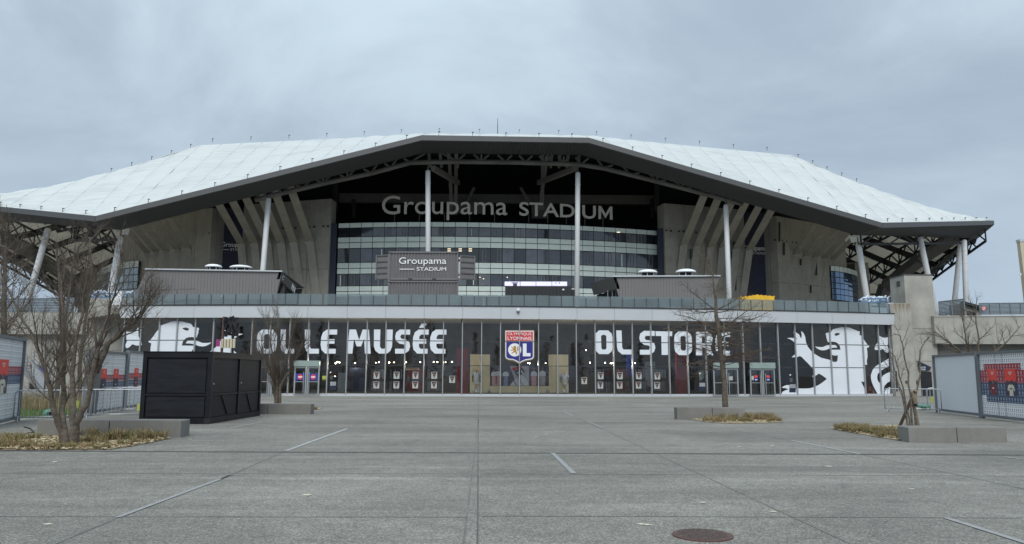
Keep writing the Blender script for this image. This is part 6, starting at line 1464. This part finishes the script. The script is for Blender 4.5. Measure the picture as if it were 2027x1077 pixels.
# crowd barriers, one built and copied
def make_barrier(L, H):
    t = thing('crowd_barrier', '', 'barrier', (0, 0, 0), 'galvanised crowd barriers')
    r_ = .12; pts = [(-L / 2, 0, .14), (-L / 2, 0, H - r_)] + [(-L / 2 + r_ - r_ * math.cos(a), 0, H - r_ + r_ * math.sin(a)) for a in (.5, 1.05, 1.57)] + [(L / 2 - r_ + r_ * math.sin(a), 0, H - r_ + r_ * math.cos(a)) for a in (0, .5, 1.05)] + [(L / 2, 0, H - r_), (L / 2, 0, .14)]
    MB().tube(pts, .021, 8).build('frame', 'galv', t, True); MB().tube(((-L / 2, 0, .16), (L / 2, 0, .16)), .019, 8).build('bottom_rail', 'galv', t, True)
    n = int(L / .125)
    for k in range(1, n): MB().tube(((-L / 2 + L * k / n, 0, .17), (-L / 2 + L * k / n, 0, H - .02)), .008, 6).build('bar', 'galv', t)
    for x in (-L / 2 + .12, L / 2 - .12):
        MB().tube(((x - .0, -.28, .015), (x, -.02, .17), (x, .02, .17), (x, .28, .015)), .017, 6).build('foot', 'galv', t)
    return t
proto = make_barrier(2.1, .98)
spots = [((42, 836), (163, 833), "crowd barrier on the lawn edge behind the long left bench"), ((178, 830), (277, 829), "crowd barrier in front of the left photo walls next to the kiosk"), ((210, 819), (300, 818), "crowd barrier close to the left photo walls, the rear one of the pair"),
         ((1770, 816), (1846, 818), "crowd barrier in front of the concrete tower, nearer the glass front"), ((1848, 812.5), (1930, 813.5), "crowd barrier disappearing behind the blank white board"), ((522, 806), (500, 800), "crowd barrier half hidden behind the black kiosk")]
for i, (a, b_, lb) in enumerate(spots[:5]):
    o = proto if i == 0 else copy_tree(proto); p, q = G(*a), G(*b_); o.location = (p + q) / 2; o.rotation_euler = (0, 0, math.atan2(q.y - p.y, q.x - p.x)); o['label'] = lb
for x, y, lb in ((276, 806, 'yellow reflective tag tied to the barrier next to the kiosk'), (154, 800, 'yellow reflective tag tied to the barrier behind the left bench'), (1843, 791, 'yellow reflective tag tied to the right barrier')):
    Y = 25.0 if x < 1000 else 31.2; p = at(x, y, Y); o = MB().slab((p + Vector((-.05, -.05, -.1)), p + Vector((.05, -.05, -.12)), p + Vector((.06, -.05, .1)), p + Vector((-.04, -.05, .12))), Vector((0, .02, 0))).build('reflective_tag', 'hi_vis'); tag(o, lb, 'tag', 'yellow tags on the barriers')
cb = tag(MB().tube([G(x, y, .02) for x, y in ((44, 862), (55, 857), (68, 856), (60, 848), (48, 845))], .015, 6).build('black_cable', 'rubber'), "thin black cable lying by the left end of the long bench", 'cable')

# photo walls
def photo_wall(p0, p1, h, label, panels, zb=.07):
    """p0 -> p1 runs along the face as seen from the plaza, left to right"""
    p0, p1 = Vector((p0.x, p0.y, 0)), Vector((p1.x, p1.y, 0)); e = (p1 - p0).normalized(); n_ = Vector((e.y, -e.x, 0)); L = (p1 - p0).length
    t = thing('photo_wall', label, 'display board', (p0 + p1) / 2, 'framed display boards at the plaza edges')
    at_ = lambda s, z, d: p0 + e * s + Z * z + n_ * d
    fr_ = .09
    for s in (fr_ / 2, L - fr_ / 2): MB().beam(at_(s, 0, -.05), at_(s, h, -.05), fr_, .14, up=n_).build('frame_post', 'panel_frame', t)
    for z in (zb + fr_ / 2, h - fr_ / 2): MB().beam(at_(fr_, z, -.05), at_(L - fr_, z, -.05), .12, fr_ - .004).build('frame_rail', 'panel_frame', t)
    MB().slab((at_(fr_, zb + fr_, -.06), at_(L - fr_, zb + fr_, -.06), at_(L - fr_, h - fr_, -.06), at_(fr_, h - fr_, -.06)), -n_ * .05).build('backing', 'panel_frame', t)
    mat_ = t
    def rect(s0, s1, z0, z1, d, k, name, cell=None, par=None):
        mb = MB(); mb.add([at_(s0, z0, d), at_(s1, z0, d), at_(s1, z1, d), at_(s0, z1, d)], [(0, 1, 2, 3)]); o = mb.build(name, k, par or t)
        if cell:
            u = o.data.uv_layers.new(name='UVMap'); nu, nv = round((s1 - s0) / cell[0]), round((z1 - z0) / cell[1])
            for li, c_ in zip(range(4), ((0, 0), (nu, 0), (nu, nv), (0, nv))): u.data[li].uv = c_
        return o
    def poly(pts, d, k, name, par=None):
        v_, f_ = tess([pts]); mb = MB(); mb.add([at_(p[0], p[1], d) for p in v_], f_); return mb.build(name, k, par or t)
    rect.poly = poly
    panels(rect, L, h, fr_, zb, t)
    return t
CW, CH = .125, .155
def player_print(rect, s, z, w, h, shirt, par, skin='skin'):
    c = s + w / 2; X = lambda a: c + w * a; Y_ = lambda b: z + h * b
    P = lambda l: [(X(a), Y_(b)) for a, b in l]
    rect(s, s + w, z + h * .5, z + h, .004, 'red_light', 'player_card', None, par); rect(s, s + w, z, z + h * .5, .004, 'print_dark', 'player_card', None, par)
    rect.poly(P([(-.5, .5), (-.3, .58), (-.12, .53), (.1, .6), (.3, .52), (.5, .57), (.5, .46), (-.5, .44)]), .006, 'print_dark', 'card_fade', par)
    for k in range(3): rect(c - w * (.17 - .04 * k), c + w * (.17 - .04 * k), z + h * (.88 - k * .045), z + h * (.9 - k * .045), .008, 'print_white', 'card_text', None, par)
    rect.poly(P([(.075 * math.cos(k * .628), .505 + .055 * math.sin(k * .628)) for k in range(10)]), .012, skin, 'player_head', par)
    rect.poly(P([(-.03, .42), (.03, .42), (.035, .47), (-.035, .47)]), .010, skin, 'player_neck', par)
    rect.poly(P([(-.26, .37), (-.12, .43), (0, .405), (.12, .43), (.26, .37), (.33, .2), (.24, .17), (.17, .3), (.16, .06), (.2, .0), (-.2, .0), (-.16, .06), (-.17, .3), (-.24, .17), (-.33, .2)]), .011, shirt, 'player_shirt', par)
    rect.poly(P([(-.33, .2), (-.24, .17), (-.2, .08), (-.28, .08)]), .012, skin, 'player_arm', par); rect.poly(P([(.33, .2), (.24, .17), (.2, .08), (.28, .08)]), .012, skin, 'player_arm', par)
    rect.poly(P([(-.1, .24), (.1, .24), (.1, .29), (-.1, .29)]), .013, 'print_dark' if shirt == 'cream' else 'print_white', 'shirt_mark', par)
def mosaic_panels(bands, cards, splits):
    def f(rect, L, h, fr_, zb, t):
        s0, s1, z0, z1 = fr_ + .003, L - fr_ - .003, zb + fr_ + .003, h - fr_ - .003
        base = rect(s0, s1, z0, z1, -.055, 'mosaic_white', 'mosaic_print', (CW, CH))
        for k, a, b_, c_, d in bands: rect(s0 + (s1 - s0) * a, s0 + (s1 - s0) * b_, z0 + (z1 - z0) * c_, z0 + (z1 - z0) * d, -.051, k, 'mosaic_band', (CW * 1.5, CH * 1.5), base)
        for s, z, w, hh, shirt, sk_ in cards:
            def r2(a, b_, c_, d, dd, k, name, cell, par): return rect(a, b_, c_, d, -.047 + dd * .5, k, name, cell, par)
            r2.poly = lambda pts, dd, k, name, par: rect.poly(pts, -.047 + dd * .5, k, name, par)
            player_print(r2, s0 + (s1 - s0) * s, z0 + (z1 - z0) * z, (s1 - s0) * w, (z1 - z0) * hh, shirt, base, sk_)
        for s in splits: rect(s0 + (s1 - s0) * s - .008, s0 + (s1 - s0) * s + .008, z0, z1, -.044, 'panel_frame', 'panel_joint', None, t)
    return f
def blank_panel(rect, L, h, fr_, zb, t):
    rect(fr_ + .003, L - fr_ - .003, zb + fr_ + .003, h - fr_ - .003, -.055, 'board_white', 'blank_print')
    rect(L * .5, L * .5 + .006, zb + fr_ + .02, zb + .7, -.05, 'grey_panel', 'crease')
def pw(x0, y0, x1, y1, yt0, label, panels, ext=0.0):
    p, q = G(x0, y0), G(x1, y1)
    if ext > 0: q = q + (q - p).normalized() * ext
    if ext < 0: p = p - (q - p).normalized() * -ext
    return photo_wall(p, q, at(x0, yt0, G(x0, y0).y).z, label, panels)
pw(1853, 816, 1941, 827.5, 703, "blank white framed board at right next to the mosaic photo wall", blank_panel)
pw(1942, 828, 2027, 838, 697.5, "photo mosaic wall with red and navy bands and two player pictures at right", mosaic_panels(
    [('mosaic_red', .08, .80, .735, .84), ('mosaic_red', 0, 1, .53, .735), ('mosaic_blue', 0, 1, .32, .53), ('mosaic_blue', .10, 1, .21, .32)],
    [(.16, .33, .19, .42, 'red_dark', 'skin'), (.50, .33, .21, .42, 'cream', 'skin_dark')], (.33, .47)), .75)
pw(182, 822, 246, 812, 692.5, "photo mosaic wall with two dark player pictures behind the left barriers", mosaic_panels(
    [('mosaic_red', 0, 1, .50, .61), ('mosaic_blue', 0, 1, .37, .49)], [(.2, .33, .17, .39, 'print_dark', 'skin_dark'), (.60, .33, .17, .39, 'print_dark', 'skin_dark')], (.55,)))
pw(248, 811.5, 300, 804, 693.5, "photo mosaic wall with two player pictures partly hidden by the kiosk", mosaic_panels(
    [('mosaic_red', 0, 1, .50, .61), ('mosaic_blue', 0, 1, .37, .49)], [(.26, .33, .16, .38, 'red_dark', 'skin'), (.60, .33, .16, .38, 'cream', 'skin')], (.33,)))
pw(-12, 845.5, 38, 833, 662, "tall photo mosaic wall cut by the left edge of the picture", mosaic_panels(
    [('mosaic_red', .0, 1, .555, .66), ('mosaic_blue', .0, 1, .43, .555)], [(.36, .32, .26, .42, 'cream', 'skin')], (.66,)), -1.6)
p, q = G(171, 824), G(181, 822); gp = thing('grey_panel_end', "plain grey end panel standing at the left photo walls behind the tree", 'panel', Vector((p.x, p.y, 0)))
h_ = at(176, 692, p.y).z; MB().slab((Vector((p.x, p.y, 0)), Vector((q.x, p.y - .02, 0)), Vector((q.x, p.y - .02, h_)), Vector((p.x + .12, p.y, h_))), Vector((-.3, 1.2, 0))).build('board', 'panel_frame', gp); MB().beam(Vector((p.x, p.y - .06, 0)), Vector((p.x, p.y - .06, .1)), .2, .2).build('foot', 'galv', gp)
# red and white notice standing low inside the glass at the far right
p = inside(1723, 779, .3); nt_ = thing('red_notice', "small red and white notice board behind the glass under the right lion", 'notice', p)
slab_in(1715, 760, 1731, 779, .3, 'red_dark', 'board', nt_); slab_in(1728, 759, 1733, 779, .28, 'cream', 'edge', nt_); slab_in(1720, 764, 1726, 774, .24, 'skin', 'figure', nt_)

# ================================================================== bare trees
def wander(rng, p, d, L, n, wob, up):
    pts = [p]; d = d.normalized()
    for i in range(n):
        d = (d + Vector((rng.gauss(0, wob), rng.gauss(0, wob), rng.gauss(0, wob) + up))).normalized(); p = p + d * (L / n); pts.append(p)
    return pts, d
def sprout(rng, mb, pts, r0, r1, level, cfg, mi=0):
    """twigs along a limb; each level is shorter and thinner"""
    if level >= len(cfg): return
    c = cfg[level]; n = c['n'] if isinstance(c['n'], int) else rng.randint(*c['n']); cum = len(pts) - 1
    for k in range(n):
        f = c['from'] + (1 - c['from']) * ((k + rng.random()) / n); i = min(int(f * cum), cum - 1); t = f * cum - i
        p = pts[i].lerp(pts[i + 1], t); d = (pts[i + 1] - pts[i]).normalized(); r = r0 + (r1 - r0) * f
        side = Vector((rng.gauss(0, 1), rng.gauss(0, 1), rng.gauss(0, .6))); side = (side - d * side.dot(d))
        if side.length < .05: continue
        ang = math.radians(rng.gauss(c['ang'], c.get('sd', 9))); dd = d * math.cos(ang) + side.normalized() * math.sin(ang)
        L = c['len'] * rng.uniform(.55, 1.2) * (1 - .45 * f); rr = min(r * .7, c['r'] * rng.uniform(.75, 1.2))
        q, _ = wander(rng, p, dd, L, c.get('seg', 4), c.get('wob', .1), c.get('up', .05))
        m = len(q) - 1; mb.tube(q, [rr * (1 - .72 * j / m) for j in range(m + 1)], 5 if level == 0 else 4 if level == 1 else 3, mi, False)
        sprout(rng, mb, q, rr, rr * .3, level + 1, cfg, mi)
def bare_tree(name, label, stems, r0, cfg, seed, twig='twig', group=None, cat='tree', r_end=.25, bark='bark'):
    rng = random.Random(seed); t = thing(name, label, cat, stems[0][0], group); tm, cm = MB(), MB()
    for st_ in stems:
        pts = []
        for a, b_ in zip(st_, st_[1:]):
            for k in range(3): pts.append(a.lerp(b_, k / 3) + Vector((rng.gauss(0, .012), rng.gauss(0, .012), 0)) * (0 if not pts else 1))
        pts.append(st_[-1]); n = len(pts) - 1
        rad = [r0 * (1.25 if i == 0 else 1) * (1 - (1 - r_end) * (i / n) ** .9) for i in range(n + 1)]
        tm.tube(pts, rad, 10); sprout(rng, cm, pts, r0, r0 * r_end, 0, cfg)
    tm.build('trunk', bark, t, True); cm.build('crown', twig, t)
    return t
def stem(lst, Y, dy=0.0):
    b_ = G(*lst[0]); n = len(lst) - 1; return [Vector((b_.x, b_.y, -.02))] + [at(x, y, b_.y + dy * (i + 1) / n) for i, (x, y) in enumerate(lst[1:])]
cfgL = [dict(n=13, len=1.5, r=.017, ang=31, up=.13, wob=.09, seg=6, **{'from': .26}), dict(n=8, len=.62, r=.008, ang=36, up=.09, wob=.12, seg=4, **{'from': .12}), dict(n=6, len=.36, r=.0038, ang=36, up=.06, wob=.14, seg=3, **{'from': .1}), dict(n=3, len=.15, r=.003, ang=40, up=.03, seg=2, **{'from': .2})]
bare_tree('bare_tree', "big multi-stem bare tree on the left wood chip bed before the long bench", [
    stem([(129, 880), (119, 845), (108, 818), (98, 770), (84, 715), (57, 655), (28, 600), (5, 548)], 0, -.5),
    stem([(131, 881), (126, 840), (124, 800), (127, 720), (124, 640), (121, 560), (112, 500)], 0, .6),
    stem([(146, 882), (146, 838), (144, 800), (143, 740), (147, 690), (160, 620), (172, 555), (176, 490)], 0, .3),
    stem([(148, 882), (153, 838), (172, 800), (183, 742), (193, 690), (212, 625), (232, 565), (250, 500)], 0, -.3),
    stem([(150, 838), (150, 838), (150, 838)], 0) if False else stem([(186, 881), (187, 735), (215, 680), (262, 640), (300, 600)], 0, -.5)[1:] ], .084, cfgL, 21, r_end=.1)
for k, (x, y, pts, lb) in enumerate(((112, 806, [(112, 806), (116, 720), (128, 640), (140, 560), (150, 480)], "slim bare tree behind the left barrier, nearest the stair"), (127, 805, [(127, 805), (126, 730), (121, 640), (118, 560), (110, 500)], "slim bare tree behind the left barrier, straightest of the three"), (158, 804, [(158, 804), (158, 720), (168, 640), (182, 560), (178, 470)], "slim bare tree behind the left barrier, nearest the photo walls"))):
    cfg = [dict(n=12, len=2.2, r=.03, ang=35, up=.1, wob=.1, seg=6, **{'from': .2}), dict(n=8, len=1.0, r=.013, ang=36, up=.08, wob=.12, seg=4, **{'from': .1}), dict(n=6, len=.5, r=.008, ang=38, up=.05, seg=3, **{'from': .1})]
    bare_tree('slim_bare_tree', lb, [stem(pts, 0, .5)], .11, cfg, 40 + k, 'twig', 'slim bare trees behind the left barrier')
cfg = [dict(n=24, len=2.4, r=.03, ang=40, up=.1, wob=.1, seg=6, **{'from': .2}), dict(n=9, len=1.1, r=.014, ang=36, up=.08, wob=.12, seg=4, **{'from': .1}), dict(n=7, len=.55, r=.009, ang=38, up=.05, seg=3, **{'from': .1})]
bare_tree('edge_bare_tree', "bare tree behind the leftmost photo wall at the picture edge", [stem([(2, 812), (6, 700), (8, 600), (10, 500), (14, 440)], 0, .5), stem([(-10, 812), (-22, 700), (-40, 600), (-30, 480)], 0, .5)], .16, cfg, 52, 'twig')
# tall single trunk with flat side branches
tr_ = stem([(1438, 827), (1433, 760), (1428, 700), (1421, 645), (1415, 590), (1410, 545), (1404, 495)], 0, .0)
t = thing('tall_bare_tree', "tall bare single-trunk tree with flat side branches before the OL STORE letters", 'tree', tr_[0]); rng = random.Random(77); tm, cm = MB(), MB()
pts = []
for a, b_ in zip(tr_, tr_[1:]):
    for k in range(3): pts.append(a.lerp(b_, k / 3) + Vector((rng.gauss(0, .012), 0, 0)))
pts.append(tr_[-1]); n = len(pts) - 1
prof = [.135, .112, .105, .102, .1, .098, .096, .094, .09, .085, .075, .055, .045, .04, .034, .028, .022, .016, .01]
tm.tube(pts, [prof[min(i, len(prof) - 1)] for i in range(n + 1)], 12); tm.build('trunk', 'bark', t, True)
cfgT = [dict(n=(11, 15), len=.7, r=.0075, ang=48, up=.01, wob=.12, seg=4, **{'from': .15}), dict(n=(5, 8), len=.26, r=.0036, ang=45, up=.01, seg=3, **{'from': .1})]
for k in range(46):
    py = rng.uniform(752, 618) if k < 38 else rng.uniform(618, 505)
    f = (827 - py) / (827 - 495); i = min(int(f * n), n - 1); p = pts[i].lerp(pts[i + 1], f * n - i)
    a = rng.uniform(0, 6.283); L = rng.uniform(.9, 2.0) if py > 618 else rng.uniform(.3, .8)
    dd = Vector((math.cos(a), math.sin(a) * .8, rng.uniform(-.08, .28) if py > 600 else .4))
    q, _ = wander(rng, p, dd, L, 7, .09, -.02 if py > 640 else .03); rr = rng.uniform(.017, .027) if py > 618 else .009
    cm.tube(q, [rr * (1 - .75 * j / 7) for j in range(8)], 5, 0, False); sprout(rng, cm, q, rr, rr * .3, 0, cfgT)
for (x, y), L in (((1417, 625), 0), ((1418, 640), 0)):
    pass
for lst in ([(1420, 652), (1452, 635), (1475, 618), (1500, 604)], [(1421, 655), (1395, 640), (1365, 628), (1335, 622)], [(1423, 655), (1460, 640), (1498, 629), (1520, 618)], [(1424, 660), (1390, 652), (1350, 655), (1310, 650)]):
    q = [at(x, y, tr_[0].y - .15 * i) for i, (x, y) in enumerate(lst)]; cm.tube(q, [.028, .022, .015, .008], 5, 0, False); sprout(rng, cm, q, .028, .008, 0, cfgT)
cm.build('crown', 'twig_red', t)
# vase-shaped tree by the kiosk
cfgV = [dict(n=15, len=1.35, r=.016, ang=26, up=.1, wob=.08, seg=6, **{'from': .12}), dict(n=8, len=.75, r=.011, ang=27, up=.08, wob=.1, seg=4, **{'from': .15}), dict(n=6, len=.4, r=.007, ang=30, up=.06, seg=3, **{'from': .15})]
vs_ = [[(548, 812), (546, 765), (535, 735), (520, 700), (505, 660)], [(549, 812), (549, 765), (545, 725), (535, 680), (528, 630)], [(551, 812), (551, 765), (552, 720), (551, 670), (552, 620)], [(552, 812), (553, 765), (560, 728), (572, 690), (583, 640)], [(553, 812), (555, 765), (570, 735), (590, 705), (606, 672)], [(547, 812), (543, 760), (528, 730), (508, 712)]]
bare_tree('vase_bare_tree', "vase-shaped bare tree behind the bench by the kiosk, before the MUSÉE letters", [stem(s, 0, (.6, -.5, .2, .5, -.6, -.3)[i]) for i, s in enumerate(vs_)], .07, cfgV, 61, r_end=.14)
# young tree with stakes
cfgY = [dict(n=5, len=.75, r=.009, ang=34, up=.09, wob=.1, seg=5, **{'from': .35}), dict(n=4, len=.4, r=.005, ang=36, up=.06, wob=.1, seg=4, **{'from': .2}), dict(n=2, len=.18, r=.003, ang=36, seg=2, **{'from': .2})]
Yg = 18.6; sy = lambda l: [Vector((at(*l[0], Yg).x, Yg, 0))] + [at(x, y, Yg + .1 * i) for i, (x, y) in enumerate(l[1:])]
yt_ = bare_tree('young_bare_tree', "young multi-stem bare tree held by wooden stakes behind the right bench", [sy([(1800, 850), (1795, 810), (1782, 745), (1770, 705), (1755, 690)]), sy([(1806, 850), (1804, 800), (1797, 740), (1788, 690), (1781, 665), (1768, 660)]), sy([(1811, 850), (1812, 800), (1820, 740), (1821, 700), (1828, 680), (1840, 668)]), sy([(1797, 850), (1790, 790), (1775, 750), (1762, 700)])], .026, cfgY, 71, r_end=.3)
for a, b_, lb in (((1775, 858), (1812, 772), 'leaning wooden stake standing in the grass left of the right bench'), ((1822, 850), (1803, 775), 'wooden stake behind the right bench crossing the young tree stems')):
    p = G(*a) if a[0] < 1800 else Vector((at(a[0], 850, Yg + .2).x, Yg + .2, 0)); q = at(b_[0], b_[1], Yg - .1 if a[0] < 1800 else Yg + .1)
    tag(MB().tube((p, q), (.042, .04), 8).build('tree_stake', 'wood_stake'), lb, 'stake', 'wooden tree stakes')
p = at(1810, 788, Yg); tb = thing('trunk_wrap', "loose pale bark wrap with a black strap round the young tree stems", 'wrap', p)
MB().tube((p + Vector((-.03, 0, .14)), p + Vector((.0, 0, 0)), p + Vector((.02, 0, -.12))), (.05, .065, .05), 8).build('wrap', 'wood_stake', tb); MB().tube((p + Vector((-.02, 0, -.13)), p + Vector((.05, -.02, -.15))), .05, 8).build('strap', 'black', tb)
# trees behind the right boards
cfgR = [dict(n=8, len=1.5, r=.026, ang=42, up=.08, wob=.1, seg=5, **{'from': .3}), dict(n=6, len=.8, r=.013, ang=38, up=.08, wob=.12, seg=4, **{'from': .2}), dict(n=4, len=.4, r=.007, ang=38, up=.04, seg=3, **{'from': .2})]
bare_tree('bare_tree_behind_boards', "spreading bare tree behind the right boards against the concrete wall", [stem([(1940, 806), (1939, 760), (1938, 715), (1936, 670), (1932, 625), (1934, 590)], 0, .2), stem([(1939, 806), (1930, 730), (1915, 690), (1908, 650), (1905, 620)], 0, -.2), stem([(1941, 806), (1946, 735), (1965, 700), (1995, 675), (2020, 645)], 0, .3), stem([(1938, 806), (1925, 725), (1895, 690), (1870, 672), (1850, 655)], 0, -.3)], .07, cfgR, 81)
cfgF = [dict(n=14, len=3.2, r=.06, ang=38, up=.08, wob=.1, seg=5, **{'from': .2}), dict(n=8, len=1.6, r=.035, ang=36, up=.06, seg=4, **{'from': .1}), dict(n=6, len=.8, r=.025, ang=38, seg=3, **{'from': .1})]
for k, (x, Yt, lb) in enumerate(((1874, 96, 'distant small bare tree between the concrete tower and the louvre screen'), (40, 95, 'distant bare tree beyond the left wall under the roof wing'))):
    b_ = at(x, 745, Yt); b_.z = 0; s = [b_, Vector((b_.x, Yt, 5)), Vector((b_.x + .2, Yt, 9 if k == 0 else 11))]
    bare_tree('distant_tree', lb, [s], .2, cfgF, 90 + k, 'twig', 'distant bare trees')

# wood behind the photographer, seen only as a dark reflection in the shop glass
rng = random.Random(3); mb = MB()
for k in range(34):
    x = -75 + k * 4.6 + rng.uniform(-2, 2); y = -58 + rng.uniform(-8, 8); H = rng.uniform(6, 11) if k % 7 else rng.uniform(13, 17); w = H * rng.uniform(.18, .3)
    for j in range(190):
        z = H * (.08 + .92 * rng.random()); r_ = w * (1.05 - z / H) + .15; a = rng.uniform(0, 6.28); c = Vector((x + math.cos(a) * r_ * rng.random(), y + math.sin(a) * r_ * .5, z))
        s = rng.uniform(.18, .55); mb.add([c + Vector((rng.uniform(-s, s), rng.uniform(-.4, .4), rng.uniform(-s, s) * .7)) for _ in range(4)], [(0, 1, 2), (0, 2, 3), (0, 3, 1)])
    mb.tube(((x, y, 0), (x, y, H * .8)), (.25, .08), 5)
w_ = kind(mb.build('far_wood', 'conifer'), 'stuff'); w_['label'] = 'dark wood across the plaza behind the viewpoint'
